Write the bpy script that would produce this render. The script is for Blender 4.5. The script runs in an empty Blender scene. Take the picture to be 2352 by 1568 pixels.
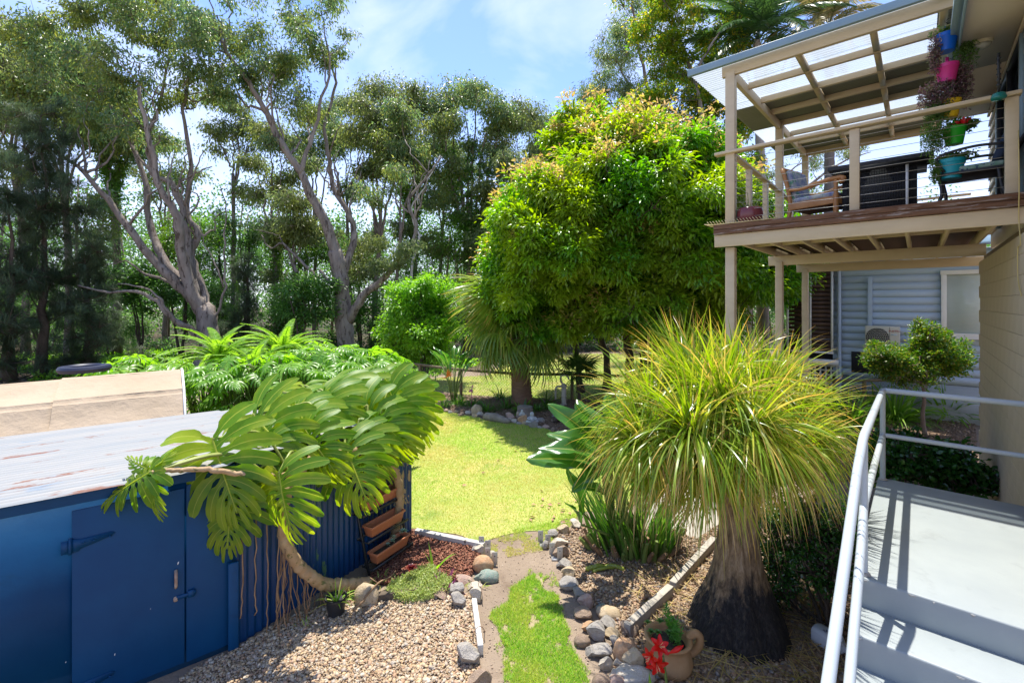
import bpy, math, random
import numpy as np
from mathutils import Vector, Matrix, noise as mnoise

# ------------------------------------------------------------------ camera, light, exposure
C = bpy.context.scene.collection
SC = bpy.context.scene
rnd = random.Random(11)
rs = np.random.RandomState(5)
R = math.radians
YAW = R(41.7)
FP = 1048.0            # focal length in units of 1/2352 of the picture width
EYE = 3.2              # eye height above the lawn
RT = np.array([math.cos(YAW), math.sin(YAW), 0.0])
FW = np.array([-math.sin(YAW), math.cos(YAW), 0.0])

cam_d = bpy.data.cameras.new('camera')
cam = bpy.data.objects.new('camera', cam_d)
C.objects.link(cam)
cam.location = (0, 0, EYE)
cam.rotation_euler = (R(90), 0, YAW)
cam_d.sensor_width = 36
cam_d.lens = 36 * FP / 2352
cam_d.shift_y = -89 / 2352
cam_d.clip_start = 0.05
cam_d.clip_end = 2000
SC.camera = cam

SUN = Vector((-0.215, 0.155, 1.0)).normalized()
world = bpy.data.worlds.new('World')
SC.world = world
world.use_nodes = True
nt = world.node_tree
nt.nodes.clear()
wo = nt.nodes.new('ShaderNodeOutputWorld')
bg = nt.nodes.new('ShaderNodeBackground')
bg.inputs['Strength'].default_value = 0.15
sky = nt.nodes.new('ShaderNodeTexSky')
sky.sky_type = 'NISHITA'
sky.sun_disc = False
sky.sun_elevation = math.asin(SUN.z)
sky.sun_rotation = math.atan2(SUN.x, SUN.y)
sky.ozone_density = 2.2
sky.air_density = 0.85
sky.dust_density = 0.25
tc = nt.nodes.new('ShaderNodeTexCoord')
mp = nt.nodes.new('ShaderNodeMapping')
mp.inputs['Rotation'].default_value = (0.2, 0.35, 0.6)
mp.inputs['Scale'].default_value = (1.0, 2.6, 3.2)
nz = nt.nodes.new('ShaderNodeTexNoise')
nz.inputs['Scale'].default_value = 1.25
nz.inputs['Detail'].default_value = 7
nz.inputs['Roughness'].default_value = 0.52
nz.inputs['Distortion'].default_value = 0.55
rp = nt.nodes.new('ShaderNodeValToRGB')
rp.color_ramp.elements[0].position = 0.46
rp.color_ramp.elements[0].color = (0, 0, 0, 1)
rp.color_ramp.elements[1].position = 0.80
rp.color_ramp.elements[1].color = (0.92, 0.92, 0.92, 1)
sep = nt.nodes.new('ShaderNodeSeparateXYZ')
hz = nt.nodes.new('ShaderNodeMapRange')
hz.inputs['From Min'].default_value = 0.42
hz.inputs['From Max'].default_value = 0.0
hz.inputs['To Min'].default_value = 0.0
hz.inputs['To Max'].default_value = 0.95
mx1 = nt.nodes.new('ShaderNodeMath'); mx1.operation = 'MAXIMUM'
mixc = nt.nodes.new('ShaderNodeMix'); mixc.data_type = 'RGBA'
mixc.inputs[7].default_value = (3.5, 3.65, 4.0, 1)
L = nt.links.new
L(tc.outputs['Generated'], mp.inputs['Vector'])
L(mp.outputs['Vector'], nz.inputs['Vector'])
L(nz.outputs['Fac'], rp.inputs['Fac'])
L(tc.outputs['Generated'], sep.inputs[0])
L(sep.outputs['Z'], hz.inputs['Value'])
L(rp.outputs['Color'], mx1.inputs[0])
L(hz.outputs['Result'], mx1.inputs[1])
L(mx1.outputs[0], mixc.inputs[0])
tint = nt.nodes.new('ShaderNodeMix'); tint.data_type = 'RGBA'; tint.blend_type = 'MULTIPLY'; tint.inputs[0].default_value = 1.0; tint.inputs[7].default_value = (0.80, 0.82, 1.0, 1)
L(sky.outputs['Color'], tint.inputs[6])
L(tint.outputs[2], mixc.inputs[6])
L(mixc.outputs[2], bg.inputs['Color'])
L(bg.outputs['Background'], wo.inputs['Surface'])

sun_d = bpy.data.lights.new('sun', 'SUN')
sun_d.energy = 3.5
sun_d.angle = R(0.55)
sun_d.color = (1.0, 0.955, 0.87)
sun = bpy.data.objects.new('sun', sun_d)
C.objects.link(sun)
sun.rotation_euler = SUN.to_track_quat('Z', 'Y').to_euler()
sun.location = (0, 0, 30)

SC.view_settings.view_transform = 'Standard'
SC.view_settings.look = 'None'
SC.view_settings.gamma = 1.0
SC.view_settings.exposure = 1.3
SC.render.engine = 'CYCLES'
SC.cycles.max_bounces = 8
SC.cycles.diffuse_bounces = 4
SC.cycles.glossy_bounces = 2
SC.cycles.transmission_bounces = 4
SC.cycles.transparent_max_bounces = 8
SC.cycles.sample_clamp_indirect = 6

# ------------------------------------------------------------------ placing helpers
def Wp(px, py, d):
    """point seen at (px, py) of the 2352-wide picture at a distance d along the view axis"""
    return Vector(FW * d + RT * ((px - 1176) / FP * d)) + Vector((0, 0, EYE + (695 - py) / FP * d))

def Gp(px, py, z=0.0):
    return Wp(px, py, (EYE - z) * FP / (py - 695))

def cxy(xc, d, z=0.0):
    v = FW * d + RT * xc
    return Vector((v[0], v[1], z))

def onY(px, py, Y):
    k = (px - 1176) / FP
    return Wp(px, py, Y / (FW[1] + k * RT[1]))

def onX(px, py, X):
    k = (px - 1176) / FP
    return Wp(px, py, X / (FW[0] + k * RT[0]))

def nrm(a):
    a = np.asarray(a, float)
    return a / np.maximum(np.linalg.norm(a, axis=-1, keepdims=True), 1e-9)

# ------------------------------------------------------------------ object helpers
ORG = {}

def tag(o, label=None, cat=None, group=None, kind=None):
    if label: o['label'] = label
    if cat: o['category'] = cat
    if group: o['group'] = group
    if kind: o['kind'] = kind
    return o

def empty(name, loc, label=None, cat=None, group=None):
    o = bpy.data.objects.new(name, None)
    C.objects.link(o)
    o.empty_display_size = 0.2
    o.location = loc
    ORG[o.name] = Vector(loc)
    return tag(o, label, cat, group)

def link(name, me, parent=None, M=None, mat=None):
    """mesh data with a world matrix M, linked under parent"""
    o = bpy.data.objects.new(name, me)
    C.objects.link(o)
    M = M if M is not None else Matrix.Identity(4)
    if parent is not None:
        o.parent = parent
        o.matrix_local = Matrix.Translation(-ORG[parent.name]) @ M
        ORG[o.name] = ORG[parent.name]
    else:
        o.matrix_world = M
        ORG[o.name] = M.translation.copy()
    if mat is not None and not me.materials:
        me.materials.append(mat)
    return o

def add_obj(name, V, F, mat, parent=None, uv=None, smooth=False, base=None):
    """V in world space; the object's origin goes to its base (top level) or to its thing's origin (child)"""
    V = np.asarray(V, np.float32)
    me = raw_mesh(name, V, F, mat, uv, smooth)
    if parent is not None:
        org = ORG[parent.name]
    else:
        org = Vector(base) if base is not None else Vector((float(V[:, 0].mean()), float(V[:, 1].mean()), float(V[:, 2].min())))
    co = (V - np.array(org, np.float32)).ravel()
    me.vertices.foreach_set('co', co)
    me.update()
    o = bpy.data.objects.new(name, me)
    C.objects.link(o)
    if parent is not None:
        o.parent = parent
        if parent.type == 'MESH' and parent.parent is None:
            pass
        ORG[o.name] = ORG[parent.name]
    else:
        o.location = org
        ORG[o.name] = org
    return o

def raw_mesh(name, V, F, mat=None, uv=None, smooth=False):
    V = np.asarray(V, np.float32)
    me = bpy.data.meshes.new(name)
    me.vertices.add(len(V))
    me.vertices.foreach_set('co', V.ravel())
    if isinstance(F, np.ndarray):
        nf, k = F.shape
        me.loops.add(nf * k)
        me.loops.foreach_set('vertex_index', F.astype(np.int32).ravel())
        me.polygons.add(nf)
        me.polygons.foreach_set('loop_start', np.arange(0, nf * k, k, dtype=np.int32))
        flat = F.ravel()
    else:
        ks = np.array([len(f) for f in F], np.int32)
        flat = np.array([i for f in F for i in f], np.int32)
        me.loops.add(len(flat))
        me.loops.foreach_set('vertex_index', flat)
        me.polygons.add(len(ks))
        me.polygons.foreach_set('loop_start', np.concatenate([[0], np.cumsum(ks)[:-1]]).astype(np.int32))
    if uv is not None:
        l = me.uv_layers.new(name='uv')
        l.data.foreach_set('uv', np.asarray(uv, np.float32)[flat].ravel())
    if mat is not None:
        me.materials.append(mat)
    me.update(calc_edges=True)
    if smooth:
        me.polygons.foreach_set('use_smooth', np.ones(len(me.polygons), bool))
    return me

class MB:
    def __init__(self):
        self.v = []; self.f = []
    def add(self, vs, fs):
        n = len(self.v)
        self.v += [tuple(p) for p in vs]
        self.f += [tuple(i + n for i in f) for f in fs]
        return self
    def frame(self, o, a, b, c):
        """box spanning origin o with edge vectors a, b, c"""
        o, a, b, c = Vector(o), Vector(a), Vector(b), Vector(c)
        if a.cross(b).dot(c) < 0:
            a, b = b, a
        vs = [o, o + a, o + a + b, o + b, o + c, o + a + c, o + a + b + c, o + b + c]
        return self.add(vs, [(0, 3, 2, 1), (4, 5, 6, 7), (0, 1, 5, 4), (1, 2, 6, 5), (2, 3, 7, 6), (3, 0, 4, 7)])
    def box(self, c, s, rz=0.0):
        a = Vector((math.cos(rz), math.sin(rz), 0)) * s[0]
        b = Vector((-math.sin(rz), math.cos(rz), 0)) * s[1]
        k = Vector((0, 0, s[2]))
        return self.frame(Vector(c) - a / 2 - b / 2 - k / 2, a, b, k)
    def beam(self, p0, p1, w, h, up=(0, 0, 1)):
        p0, p1 = Vector(p0), Vector(p1)
        a = p1 - p0
        s = a.cross(Vector(up)).normalized()
        u = s.cross(a).normalized()
        return self.frame(p0 - s * w / 2 - u * h / 2, a, s * w, u * h)
    def tube(self, pts, r, n=8, cap=True):
        pts = [Vector(p) for p in pts]
        rr = r if isinstance(r, (list, tuple)) else [r] * len(pts)
        vs = []; m = len(pts); pu = None
        for i, p in enumerate(pts):
            t = (pts[min(i + 1, m - 1)] - pts[max(i - 1, 0)])
            t = t.normalized() if t.length > 1e-9 else Vector((0, 0, 1))
            if pu is None:
                pu = Vector((0, 0, 1)) if abs(t.z) < 0.9 else Vector((1, 0, 0))
            s = t.cross(pu).normalized()
            u = s.cross(t).normalized()
            pu = u
            for k in range(n):
                a = 2 * math.pi * k / n
                vs.append(p + (s * math.cos(a) + u * math.sin(a)) * rr[i])
        fs = []
        for i in range(m - 1):
            for k in range(n):
                fs.append((i * n + k, i * n + (k + 1) % n, (i + 1) * n + (k + 1) % n, (i + 1) * n + k))
        if cap:
            fs.append(tuple(range(n - 1, -1, -1)))
            fs.append(tuple((m - 1) * n + k for k in range(n)))
        return self.add(vs, fs)
    def lathe(self, c, prof, n=20, sx=1, sy=1, cap=True):
        c = Vector(c); vs = []
        for r, z in prof:
            for k in range(n):
                a = 2 * math.pi * k / n
                vs.append(c + Vector((r * math.cos(a) * sx, r * math.sin(a) * sy, z)))
        fs = []; m = len(prof)
        for i in range(m - 1):
            for k in range(n):
                fs.append((i * n + k, i * n + (k + 1) % n, (i + 1) * n + (k + 1) % n, (i + 1) * n + k))
        if cap:
            fs.append(tuple(range(n - 1, -1, -1)))
            fs.append(tuple((m - 1) * n + k for k in range(n)))
        return self.add(vs, fs)
    def prism(self, poly, off):
        poly = [Vector(p) for p in poly]; off = Vector(off); n = len(poly)
        vs = poly + [p + off for p in poly]
        fs = [tuple(range(n - 1, -1, -1)), tuple(range(n, 2 * n))]
        fs += [(i, (i + 1) % n, n + (i + 1) % n, n + i) for i in range(n)]
        return self.add(vs, fs)
    def build(self, name, mat, parent=None, smooth=False, bevel=0, base=None, **tg):
        o = add_obj(name, np.array([tuple(x) for x in self.v], float), self.f, mat, parent, None, smooth, base)
        if bevel:
            m = o.modifiers.new('bevel', 'BEVEL')
            m.width = bevel; m.segments = 2; m.limit_method = 'ANGLE'; m.angle_limit = R(40)
        if smooth == 'auto':
            o.data.polygons.foreach_set('use_smooth', np.ones(len(o.data.polygons), bool))
            try:
                o.data.set_sharp_from_angle(angle=R(38))
            except Exception:
                pass
        return tag(o, **tg)

# ------------------------------------------------------------------ materials
def _nodes(m):
    m.use_nodes = True
    t = m.node_tree
    t.nodes.clear()
    return t, t.nodes, t.links.new

def _noise(n, l, vec, scale, detail=4, rough=0.55, dist=0.0):
    x = n.new('ShaderNodeTexNoise')
    x.inputs['Scale'].default_value = scale
    x.inputs['Detail'].default_value = detail
    x.inputs['Roughness'].default_value = rough
    x.inputs['Distortion'].default_value = dist
    l(vec, x.inputs['Vector'])
    return x.outputs['Fac']

def _ramp(n, l, fac, stops):
    r = n.new('ShaderNodeValToRGB')
    e = r.color_ramp.elements
    while len(e) < len(stops):
        e.new(0.5)
    for i, (p, c) in enumerate(stops):
        e[i].position = p
        e[i].color = (*c[:3], 1)
    l(fac, r.inputs['Fac'])
    return r.outputs['Color']

def _mix(n, l, fac, a, b, mode='MIX'):
    m = n.new('ShaderNodeMix'); m.data_type = 'RGBA'; m.blend_type = mode
    for i, x in ((0, fac), (6, a), (7, b)):
        if isinstance(x, (int, float)):
            m.inputs[i].default_value = x
        elif isinstance(x, tuple):
            m.inputs[i].default_value = (*x[:3], 1)
        else:
            l(x, m.inputs[i])
    return m.outputs[2]

def mat(name, c1, c2=None, scale=3.0, rough=0.6, bump=0.0, bscale=40.0, stretch=(1, 1, 1), spots=None, sscale=2.0,
        sthr=0.6, ssoft=0.05, metal=0.0, spec=0.4, obj_rand=0.0, dist=0.0, coat=0.0, detail=5, rot=(0, 0, 0), island=0.0, bdist=0.01):
    m = bpy.data.materials.new(name)
    t, n, l = _nodes(m)
    out = n.new('ShaderNodeOutputMaterial')
    b = n.new('ShaderNodeBsdfPrincipled')
    l(b.outputs[0], out.inputs[0])
    tcn = n.new('ShaderNodeTexCoord')
    mpn = n.new('ShaderNodeMapping')
    mpn.inputs['Scale'].default_value = stretch
    mpn.inputs['Rotation'].default_value = rot
    l(tcn.outputs['Object'], mpn.inputs['Vector'])
    vec = mpn.outputs['Vector']
    col = tuple(c1)
    if c2 is not None:
        col = _ramp(n, l, _noise(n, l, vec, scale, detail, 0.6, dist), [(0.32, c1), (0.68, c2)])
    if spots is not None:
        fac = _ramp(n, l, _noise(n, l, vec, sscale, 6, 0.65, 0.3), [(sthr, (0, 0, 0)), (sthr + ssoft, (1, 1, 1))])
        col = _mix(n, l, fac, col, tuple(spots))
    if obj_rand or island:
        if island:
            g = n.new('ShaderNodeNewGeometry'); rv = g.outputs['Random Per Island']; amt = island
        else:
            g = n.new('ShaderNodeObjectInfo'); rv = g.outputs['Random']; amt = obj_rand
        hs = n.new('ShaderNodeHueSaturation')
        mr = n.new('ShaderNodeMapRange')
        mr.inputs['To Min'].default_value = 1 - amt
        mr.inputs['To Max'].default_value = 1 + amt
        l(rv, mr.inputs['Value'])
        l(mr.outputs['Result'], hs.inputs['Value'])
        if isinstance(col, tuple):
            hs.inputs['Color'].default_value = (*col[:3], 1)
        else:
            l(col, hs.inputs['Color'])
        col = hs.outputs['Color']
    if isinstance(col, tuple):
        b.inputs['Base Color'].default_value = (*col[:3], 1)
    else:
        l(col, b.inputs['Base Color'])
    b.inputs['Roughness'].default_value = rough
    b.inputs['Metallic'].default_value = metal
    b.inputs['Specular IOR Level'].default_value = spec
    b.inputs['Coat Weight'].default_value = coat
    if bump:
        bp = n.new('ShaderNodeBump')
        bp.inputs['Strength'].default_value = bump
        bp.inputs['Distance'].default_value = bdist
        l(_noise(n, l, vec, bscale, 6, 0.6), bp.inputs['Height'])
        l(bp.outputs['Normal'], b.inputs['Normal'])
    return m

def leafmat(name, cols, trans=0.38, rough=0.42, nscale=0.6, alt=None, spec=0.5, tip=None, tipat=0.8, tcol=None, altp=0.52, rib=None, ribw=0.08):
    """cols: random colour per leaf; alt: second colour by broad noise; tip: colour towards the leaf's end (uv)"""
    m = bpy.data.materials.new(name)
    t, n, l = _nodes(m)
    out = n.new('ShaderNodeOutputMaterial')
    b = n.new('ShaderNodeBsdfPrincipled')
    g = n.new('ShaderNodeNewGeometry')
    k = len(cols)
    col = _ramp(n, l, g.outputs['Random Per Island'], [((i + 0.5) / k, c) for i, c in enumerate(cols)])
    tcn = n.new('ShaderNodeTexCoord')
    if alt is not None:
        f = _ramp(n, l, _noise(n, l, tcn.outputs['Object'], nscale, 3, 0.6), [(altp - 0.07, (0, 0, 0)), (altp + 0.09, (1, 1, 1))])
        col = _mix(n, l, f, col, _mix(n, l, 0.6, col, tuple(alt)))
    uvs = None
    if tip is not None or rib is not None:
        uvs = n.new('ShaderNodeSeparateXYZ')
        l(tcn.outputs['UV'], uvs.inputs[0])
    if rib is not None:
        rr_ = n.new('ShaderNodeMath'); rr_.operation = 'ABSOLUTE'
        l(uvs.outputs[0], rr_.inputs[0])
        f = _ramp(n, l, rr_.outputs[0], [(0.0, (1, 1, 1)), (ribw * 0.4, (0.8, 0.8, 0.8)), (ribw, (0, 0, 0))])
        col = _mix(n, l, f, col, tuple(rib))
    if tip is not None:
        ad = n.new('ShaderNodeMath'); ad.operation = 'ADD'
        mr = n.new('ShaderNodeMath'); mr.operation = 'MULTIPLY_ADD'
        mr.inputs[1].default_value = 0.5; mr.inputs[2].default_value = -0.3
        l(g.outputs['Random Per Island'], mr.inputs[0])
        l(uvs.outputs[1], ad.inputs[0]); l(mr.outputs[0], ad.inputs[1])
        f = _ramp(n, l, ad.outputs[0], [(tipat, (0, 0, 0)), (min(1, tipat + 0.18), (1, 1, 1))])
        col = _mix(n, l, f, col, tuple(tip))
    l(col, b.inputs['Base Color'])
    b.inputs['Roughness'].default_value = rough
    b.inputs['Specular IOR Level'].default_value = spec
    tr = n.new('ShaderNodeBsdfTranslucent')
    hs = n.new('ShaderNodeHueSaturation')
    hs.inputs['Hue'].default_value = 0.495
    hs.inputs['Saturation'].default_value = 1.1
    hs.inputs['Value'].default_value = 2.3
    l(col, hs.inputs['Color'])
    l(hs.outputs['Color'], tr.inputs['Color'])
    ms = n.new('ShaderNodeMixShader')
    ms.inputs[0].default_value = trans
    l(b.outputs[0], ms.inputs[1]); l(tr.outputs[0], ms.inputs[2])
    l(ms.outputs[0], out.inputs[0])
    return m

# ------------------------------------------------------------------ leaf and blade geometry (numpy)
DIA_V = np.array([(0, 0, 0), (0.42, 0.5, 0.10), (1, 0, -0.05), (0.42, -0.5, 0.10)], float)
DIA_F = np.array([(0, 1, 2), (0, 2, 3)])
LF_V = np.array([(0, 0, 0), (0.3, 0, 0), (0.68, 0, -0.03), (1, 0, -0.14), (0.28, 0.42, 0.09), (0.62, 0.38, 0.05), (0.28, -0.42, 0.09), (0.62, -0.38, 0.05)], float)
LF_F = np.array([(0, 1, 4), (0, 6, 1), (1, 5, 4), (1, 2, 5), (1, 6, 7), (1, 7, 2), (2, 3, 5), (2, 7, 3)])

def inst(TV, TF, O, D, N, Lx, Wy, Hz=None):
    n = len(O)
    A = nrm(D)
    B = nrm(np.cross(N, A))
    K = np.cross(A, B)
    Lx = np.broadcast_to(Lx, n)[:, None, None]; Wy = np.broadcast_to(Wy, n)[:, None, None]
    Hz = Lx if Hz is None else np.broadcast_to(Hz, n)[:, None, None]
    V = O[:, None] + A[:, None] * TV[None, :, 0:1] * Lx + B[:, None] * TV[None, :, 1:2] * Wy + K[:, None] * TV[None, :, 2:3] * Hz
    F = TF[None] + (np.arange(n) * len(TV))[:, None, None]
    return V.reshape(-1, 3), F.reshape(-1, TF.shape[1])

def cat(parts):
    Vs, Fs, n = [], [], 0
    for V, F in parts:
        Vs.append(V); Fs.append(F + n); n += len(V)
    return np.concatenate(Vs), np.concatenate(Fs)

def rdir(n):
    return nrm(rs.normal(size=(n, 3)))

def blades(O, D, Ln, Wd, droop, K=6, prof=None, side=None, fold=0.0):
    """curved strap leaves; returns V, F, UV"""
    O = np.asarray(O, float); n = len(O)
    D = nrm(D)
    Ln = np.broadcast_to(Ln, n); Wd = np.broadcast_to(Wd, n); droop = np.broadcast_to(droop, n)
    if prof is None:
        prof = lambda t: np.minimum(1, 0.35 + t * 4) * (1 - t ** 2.5) + 0.02
    P = O.copy(); d = D.copy()
    side0 = nrm(np.cross(D, np.array([0, 0, 1.0])) + 1e-4 + rs.normal(size=(n, 3)) * 0.25) if side is None else nrm(side)
    V = np.zeros((n, K + 1, 2, 3)); UV = np.zeros((n, K + 1, 2, 2))
    for k in range(K + 1):
        t = k / K
        s = nrm(side0 - d * (side0 * d).sum(1, keepdims=True))
        w = (Wd * prof(t))[:, None] * 0.5
        V[:, k, 0] = P - s * w; V[:, k, 1] = P + s * w
        UV[:, k, 0] = (-1, t); UV[:, k, 1] = (1, t)
        P = P + d * (Ln / K)[:, None]
        d = nrm(d + np.array([0, 0, -1.0]) * (droop / K)[:, None])
    base = (np.arange(n) * (K + 1) * 2)[:, None, None]
    q = np.array([(2 * k, 2 * k + 1, 2 * k + 3, 2 * k + 2) for k in range(K)])[None]
    return V.reshape(-1, 3), (q + base).reshape(-1, 4), UV.reshape(-1, 2)

def inpoly(x, y, poly):
    c = np.zeros(len(x), bool); n = len(poly); j = n - 1
    for i in range(n):
        xi, yi = poly[i]; xj, yj = poly[j]
        c ^= ((yi > y) != (yj > y)) & (x < (xj - xi) * (y - yi) / (yj - yi + 1e-12) + xi)
        j = i
    return c

def poly_points(poly, n):
    p = np.array(poly, float)
    lo, hi = p.min(0), p.max(0)
    out = np.zeros((0, 2))
    while len(out) < n:
        q = rs.uniform(lo, hi, size=(n * 2, 2))
        out = np.concatenate([out, q[inpoly(q[:, 0], q[:, 1], poly)]])
    return out[:n]

def gpoly(pxs, z=0.0):
    return [tuple(Gp(a, b, z)[:2]) for a, b in pxs]

def area(poly):
    p = np.array(poly)
    return abs(np.sum(p[:, 0] * np.roll(p[:, 1], -1) - p[:, 1] * np.roll(p[:, 0], -1))) / 2

def roughen(poly, step=0.25, amp=0.06):
    out = []
    n = len(poly)
    for i in range(n):
        a = np.array(poly[i]); b = np.array(poly[(i + 1) % n])
        m = max(1, int(np.linalg.norm(b - a) / step))
        for k in range(m):
            out.append(tuple(a + (b - a) * k / m + rs.normal(size=2) * amp * (1 if k else 0.5)))
    return out

def sheet(name, poly, z, material, kind='structure', **tg):
    V = np.array([(x, y, z) for x, y in poly])
    F = [tuple(range(len(poly)))]
    o = add_obj(name, V, F, material)
    if o.data.polygons[0].normal.z < 0:
        o.data.flip_normals()
    return tag(o, kind=kind, **tg)

# ------------------------------------------------------------------ tree building
def limb_pts(pts, wob=0.0, sub=4):
    """smooth (Catmull-Rom) polyline through pts"""
    P = [np.array(p, float) for p in pts]
    P = [2 * P[0] - P[1]] + P + [2 * P[-1] - P[-2]]
    out = []
    for i in range(1, len(P) - 2):
        for k in range(sub):
            t = k / sub
            a, b, c, d = P[i - 1], P[i], P[i + 1], P[i + 2]
            out.append(0.5 * ((2 * b) + (-a + c) * t + (2 * a - 5 * b + 4 * c - d) * t * t + (-a + 3 * b - 3 * c + d) * t ** 3))
    out.append(P[-2])
    if wob:
        for i in range(1, len(out)):
            out[i] = out[i] + rs.normal(size=3) * wob
    return out

class Tree:
    def __init__(self, name, label, base, cat='tree', group=None):
        self.root = empty(name, base, label, cat, group)
        self.mb = MB(); self.sk = []; self.cl = []
    def limb(self, pts, r0, r1, n=8, wob=0.0, sub=4, flare=0.0):
        P = limb_pts(pts, wob, sub)
        m = len(P)
        rr = [r0 + (r1 - r0) * (i / (m - 1)) ** 0.85 for i in range(m)]
        if flare:
            for i in range(min(4, m)):
                rr[i] *= 1 + flare * (1 - i / 4) ** 2
        rr = [r * (1 + 0.09 * rnd.uniform(-1, 1)) for r in rr]
        self.mb.tube(P, rr, n)
        for p, r in zip(P, rr):
            self.sk.append((p, r))
        return P
    def clumps(self, cen, rad, n, rc, shell=0.5, minz=-1.0, up=0.0):
        """clump centres in an ellipsoid; shell>0 pushes them to its surface"""
        cen = np.array(cen, float); rad = np.array(rad, float)
        got = 0
        while got < n:
            d = rdir(1)[0]
            if d[2] < minz:
                continue
            r = rnd.uniform(shell, 1.0)
            p = cen + d * rad * r
            self.cl.append((p, rc * rnd.uniform(0.7, 1.25)))
            got += 1
        return self
    def connect(self, frac=1.0, rmax=0.06):
        sk = self.sk
        order = sorted(range(len(self.cl)), key=lambda i: min(np.linalg.norm(self.cl[i][0] - q) for q, _ in sk[::3]))
        for i in order:
            p, rc = self.cl[i]
            if rnd.random() > frac:
                continue
            arr = np.array([q for q, _ in sk])
            dd = np.linalg.norm(arr - p, axis=1) + np.maximum(0, arr[:, 2] - p[2] + 0.3) * 3
            j = int(np.argmin(dd))
            q, rq = sk[j]
            dist = np.linalg.norm(p - q)
            if dist < 0.25:
                continue
            m1 = q + (p - q) * 0.4 + rs.normal(size=3) * dist * 0.08 + np.array([0, 0, -0.05 * dist])
            m2 = q + (p - q) * 0.75 + rs.normal(size=3) * dist * 0.07
            P = limb_pts([q, m1, m2, p], 0, 3)
            r0 = min(rq * 0.75, rmax * (0.35 + 0.25 * dist)); r1 = 0.008
            rr = [r0 + (r1 - r0) * k / (len(P) - 1) for k in range(len(P))]
            self.mb.tube(P, rr, 5, False)
            for k in range(1, len(P)):
                sk.append((P[k], rr[k]))
            for k in range(7):
                e = p + rdir(1)[0] * rc * 0.95
                self.mb.tube([P[-3], (P[-2] + e) / 2 + rs.normal(size=3) * 0.03, e], [0.018, 0.012, 0.005], 3, False)
        return self
    def trunk(self, m, name='trunk'):
        self.mb.build(name, m, self.root, smooth=True)
        return self
    def crown(self, m, per=260, tufts=9, Lf=0.13, Wf=0.045, mode='hang', flat=0.7, sub=0.36, name='crown', tmpl=0, cl=None, jit=1.0):
        O, D, N, S = [], [], [], []
        for p, rc in (cl if cl is not None else self.cl):
            k = max(3, int(tufts * (rc ** 1.2 if rc > 1 else 1)))
            td = rdir(k) * np.array([1, 1, flat])
            tc_ = p + td * rc * rs.uniform(0.35, 1.0, size=(k, 1))
            idx = rs.randint(0, k, size=per)
            off = rs.normal(size=(per, 3)) * np.array([1, 1, 0.75]) * rc * sub
            o = tc_[idx] + off * 0.75
            out = nrm(off + 1e-6)
            if mode == 'hang':
                d = nrm(out * 0.5 + rdir(per) * 0.5 + np.array([0, 0, -0.75]))
                nn = rdir(per)
            elif mode == 'out':
                d = nrm(out * 0.7 + nrm(o - p) * 0.5 + rdir(per) * 0.45 + np.array([0, 0, -0.35]))
                nn = nrm(np.array([0, 0, 1.0]) + rdir(per) * 0.55)
            else:
                d = nrm(out + rdir(per) * 0.6)
                nn = nrm(np.array([0, 0, 0.7]) + rdir(per) * 0.8)
            O.append(o); D.append(d); N.append(nn); S.append(rs.uniform(0.65, 1.25, size=per))
        O, D, N, S = map(np.concatenate, (O, D, N, S))
        TV, TF = ((DIA_V, DIA_F), (LF_V, LF_F))[tmpl]
        V, F = inst(TV, TF, O, D, N, Lf * S, Wf * S)
        return add_obj(name, V, F, m, self.root)

def mrad(px, d):
    return px / FP * d
# ------------------------------------------------------------------ shared materials
m_cream = mat('cream_paint', (0.60, 0.475, 0.30), (0.53, 0.415, 0.255), 2.2, 0.55, 0.12, 60, stretch=(1, 1, 3), spots=(0.36, 0.28, 0.18), sscale=6, sthr=0.68)
m_deckwood = mat('weathered_deck_board', (0.10, 0.042, 0.018), (0.20, 0.10, 0.05), 3, 0.7, 0.5, 35, stretch=(1, 1, 9), spots=(0.36, 0.30, 0.26), sscale=3.2, sthr=0.56, ssoft=0.1)
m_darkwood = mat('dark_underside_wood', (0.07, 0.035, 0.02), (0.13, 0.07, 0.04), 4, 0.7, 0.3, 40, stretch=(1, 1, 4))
m_block = mat('painted_block_wall', (0.56, 0.455, 0.325), (0.51, 0.41, 0.285), 1.6, 0.75, 0.35, 55, spots=(0.30, 0.235, 0.15), sscale=1.1, sthr=0.62, ssoft=0.15)
m_gutter = mat('blue_grey_gutter_steel', (0.20, 0.29, 0.33), (0.23, 0.32, 0.36), 2, 0.4)
m_bluewall = mat('blue_weatherboard_paint', (0.42, 0.53, 0.66), (0.45, 0.56, 0.70), 0.9, 0.55, 0.08, 30, stretch=(1, 1, 3), obj_rand=0.05)
m_white = mat('white_paint', (0.80, 0.79, 0.75), (0.75, 0.74, 0.70), 3, 0.5)
m_greypaint = mat('pale_grey_porch_paint', (0.255, 0.285, 0.29), (0.29, 0.32, 0.32), 2.2, 0.5, 0.10, 70, spots=(0.215, 0.235, 0.235), sscale=3.5, sthr=0.60, ssoft=0.2)
m_rail = mat('grey_rail_enamel', (0.37, 0.42, 0.455), (0.40, 0.44, 0.46), 3, 0.4)
m_shed = mat('navy_shed_enamel', (0.001, 0.042, 0.125), (0.002, 0.062, 0.165), 1.3, 0.5, 0.5, 9, spots=(0.003, 0.026, 0.065), sscale=2.4, sthr=0.6, ssoft=0.2, bdist=0.004, spec=0.25)
m_rust = mat('rusty_painted_steel', (0.22, 0.09, 0.04), (0.42, 0.36, 0.30), 14, 0.8, 0.5, 60)
m_timber = mat('grey_weathered_timber', (0.30, 0.27, 0.22), (0.42, 0.38, 0.32), 3, 0.8, 0.6, 45, stretch=(1, 1, 1), spots=(0.12, 0.10, 0.07), sscale=9, sthr=0.63)
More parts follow.
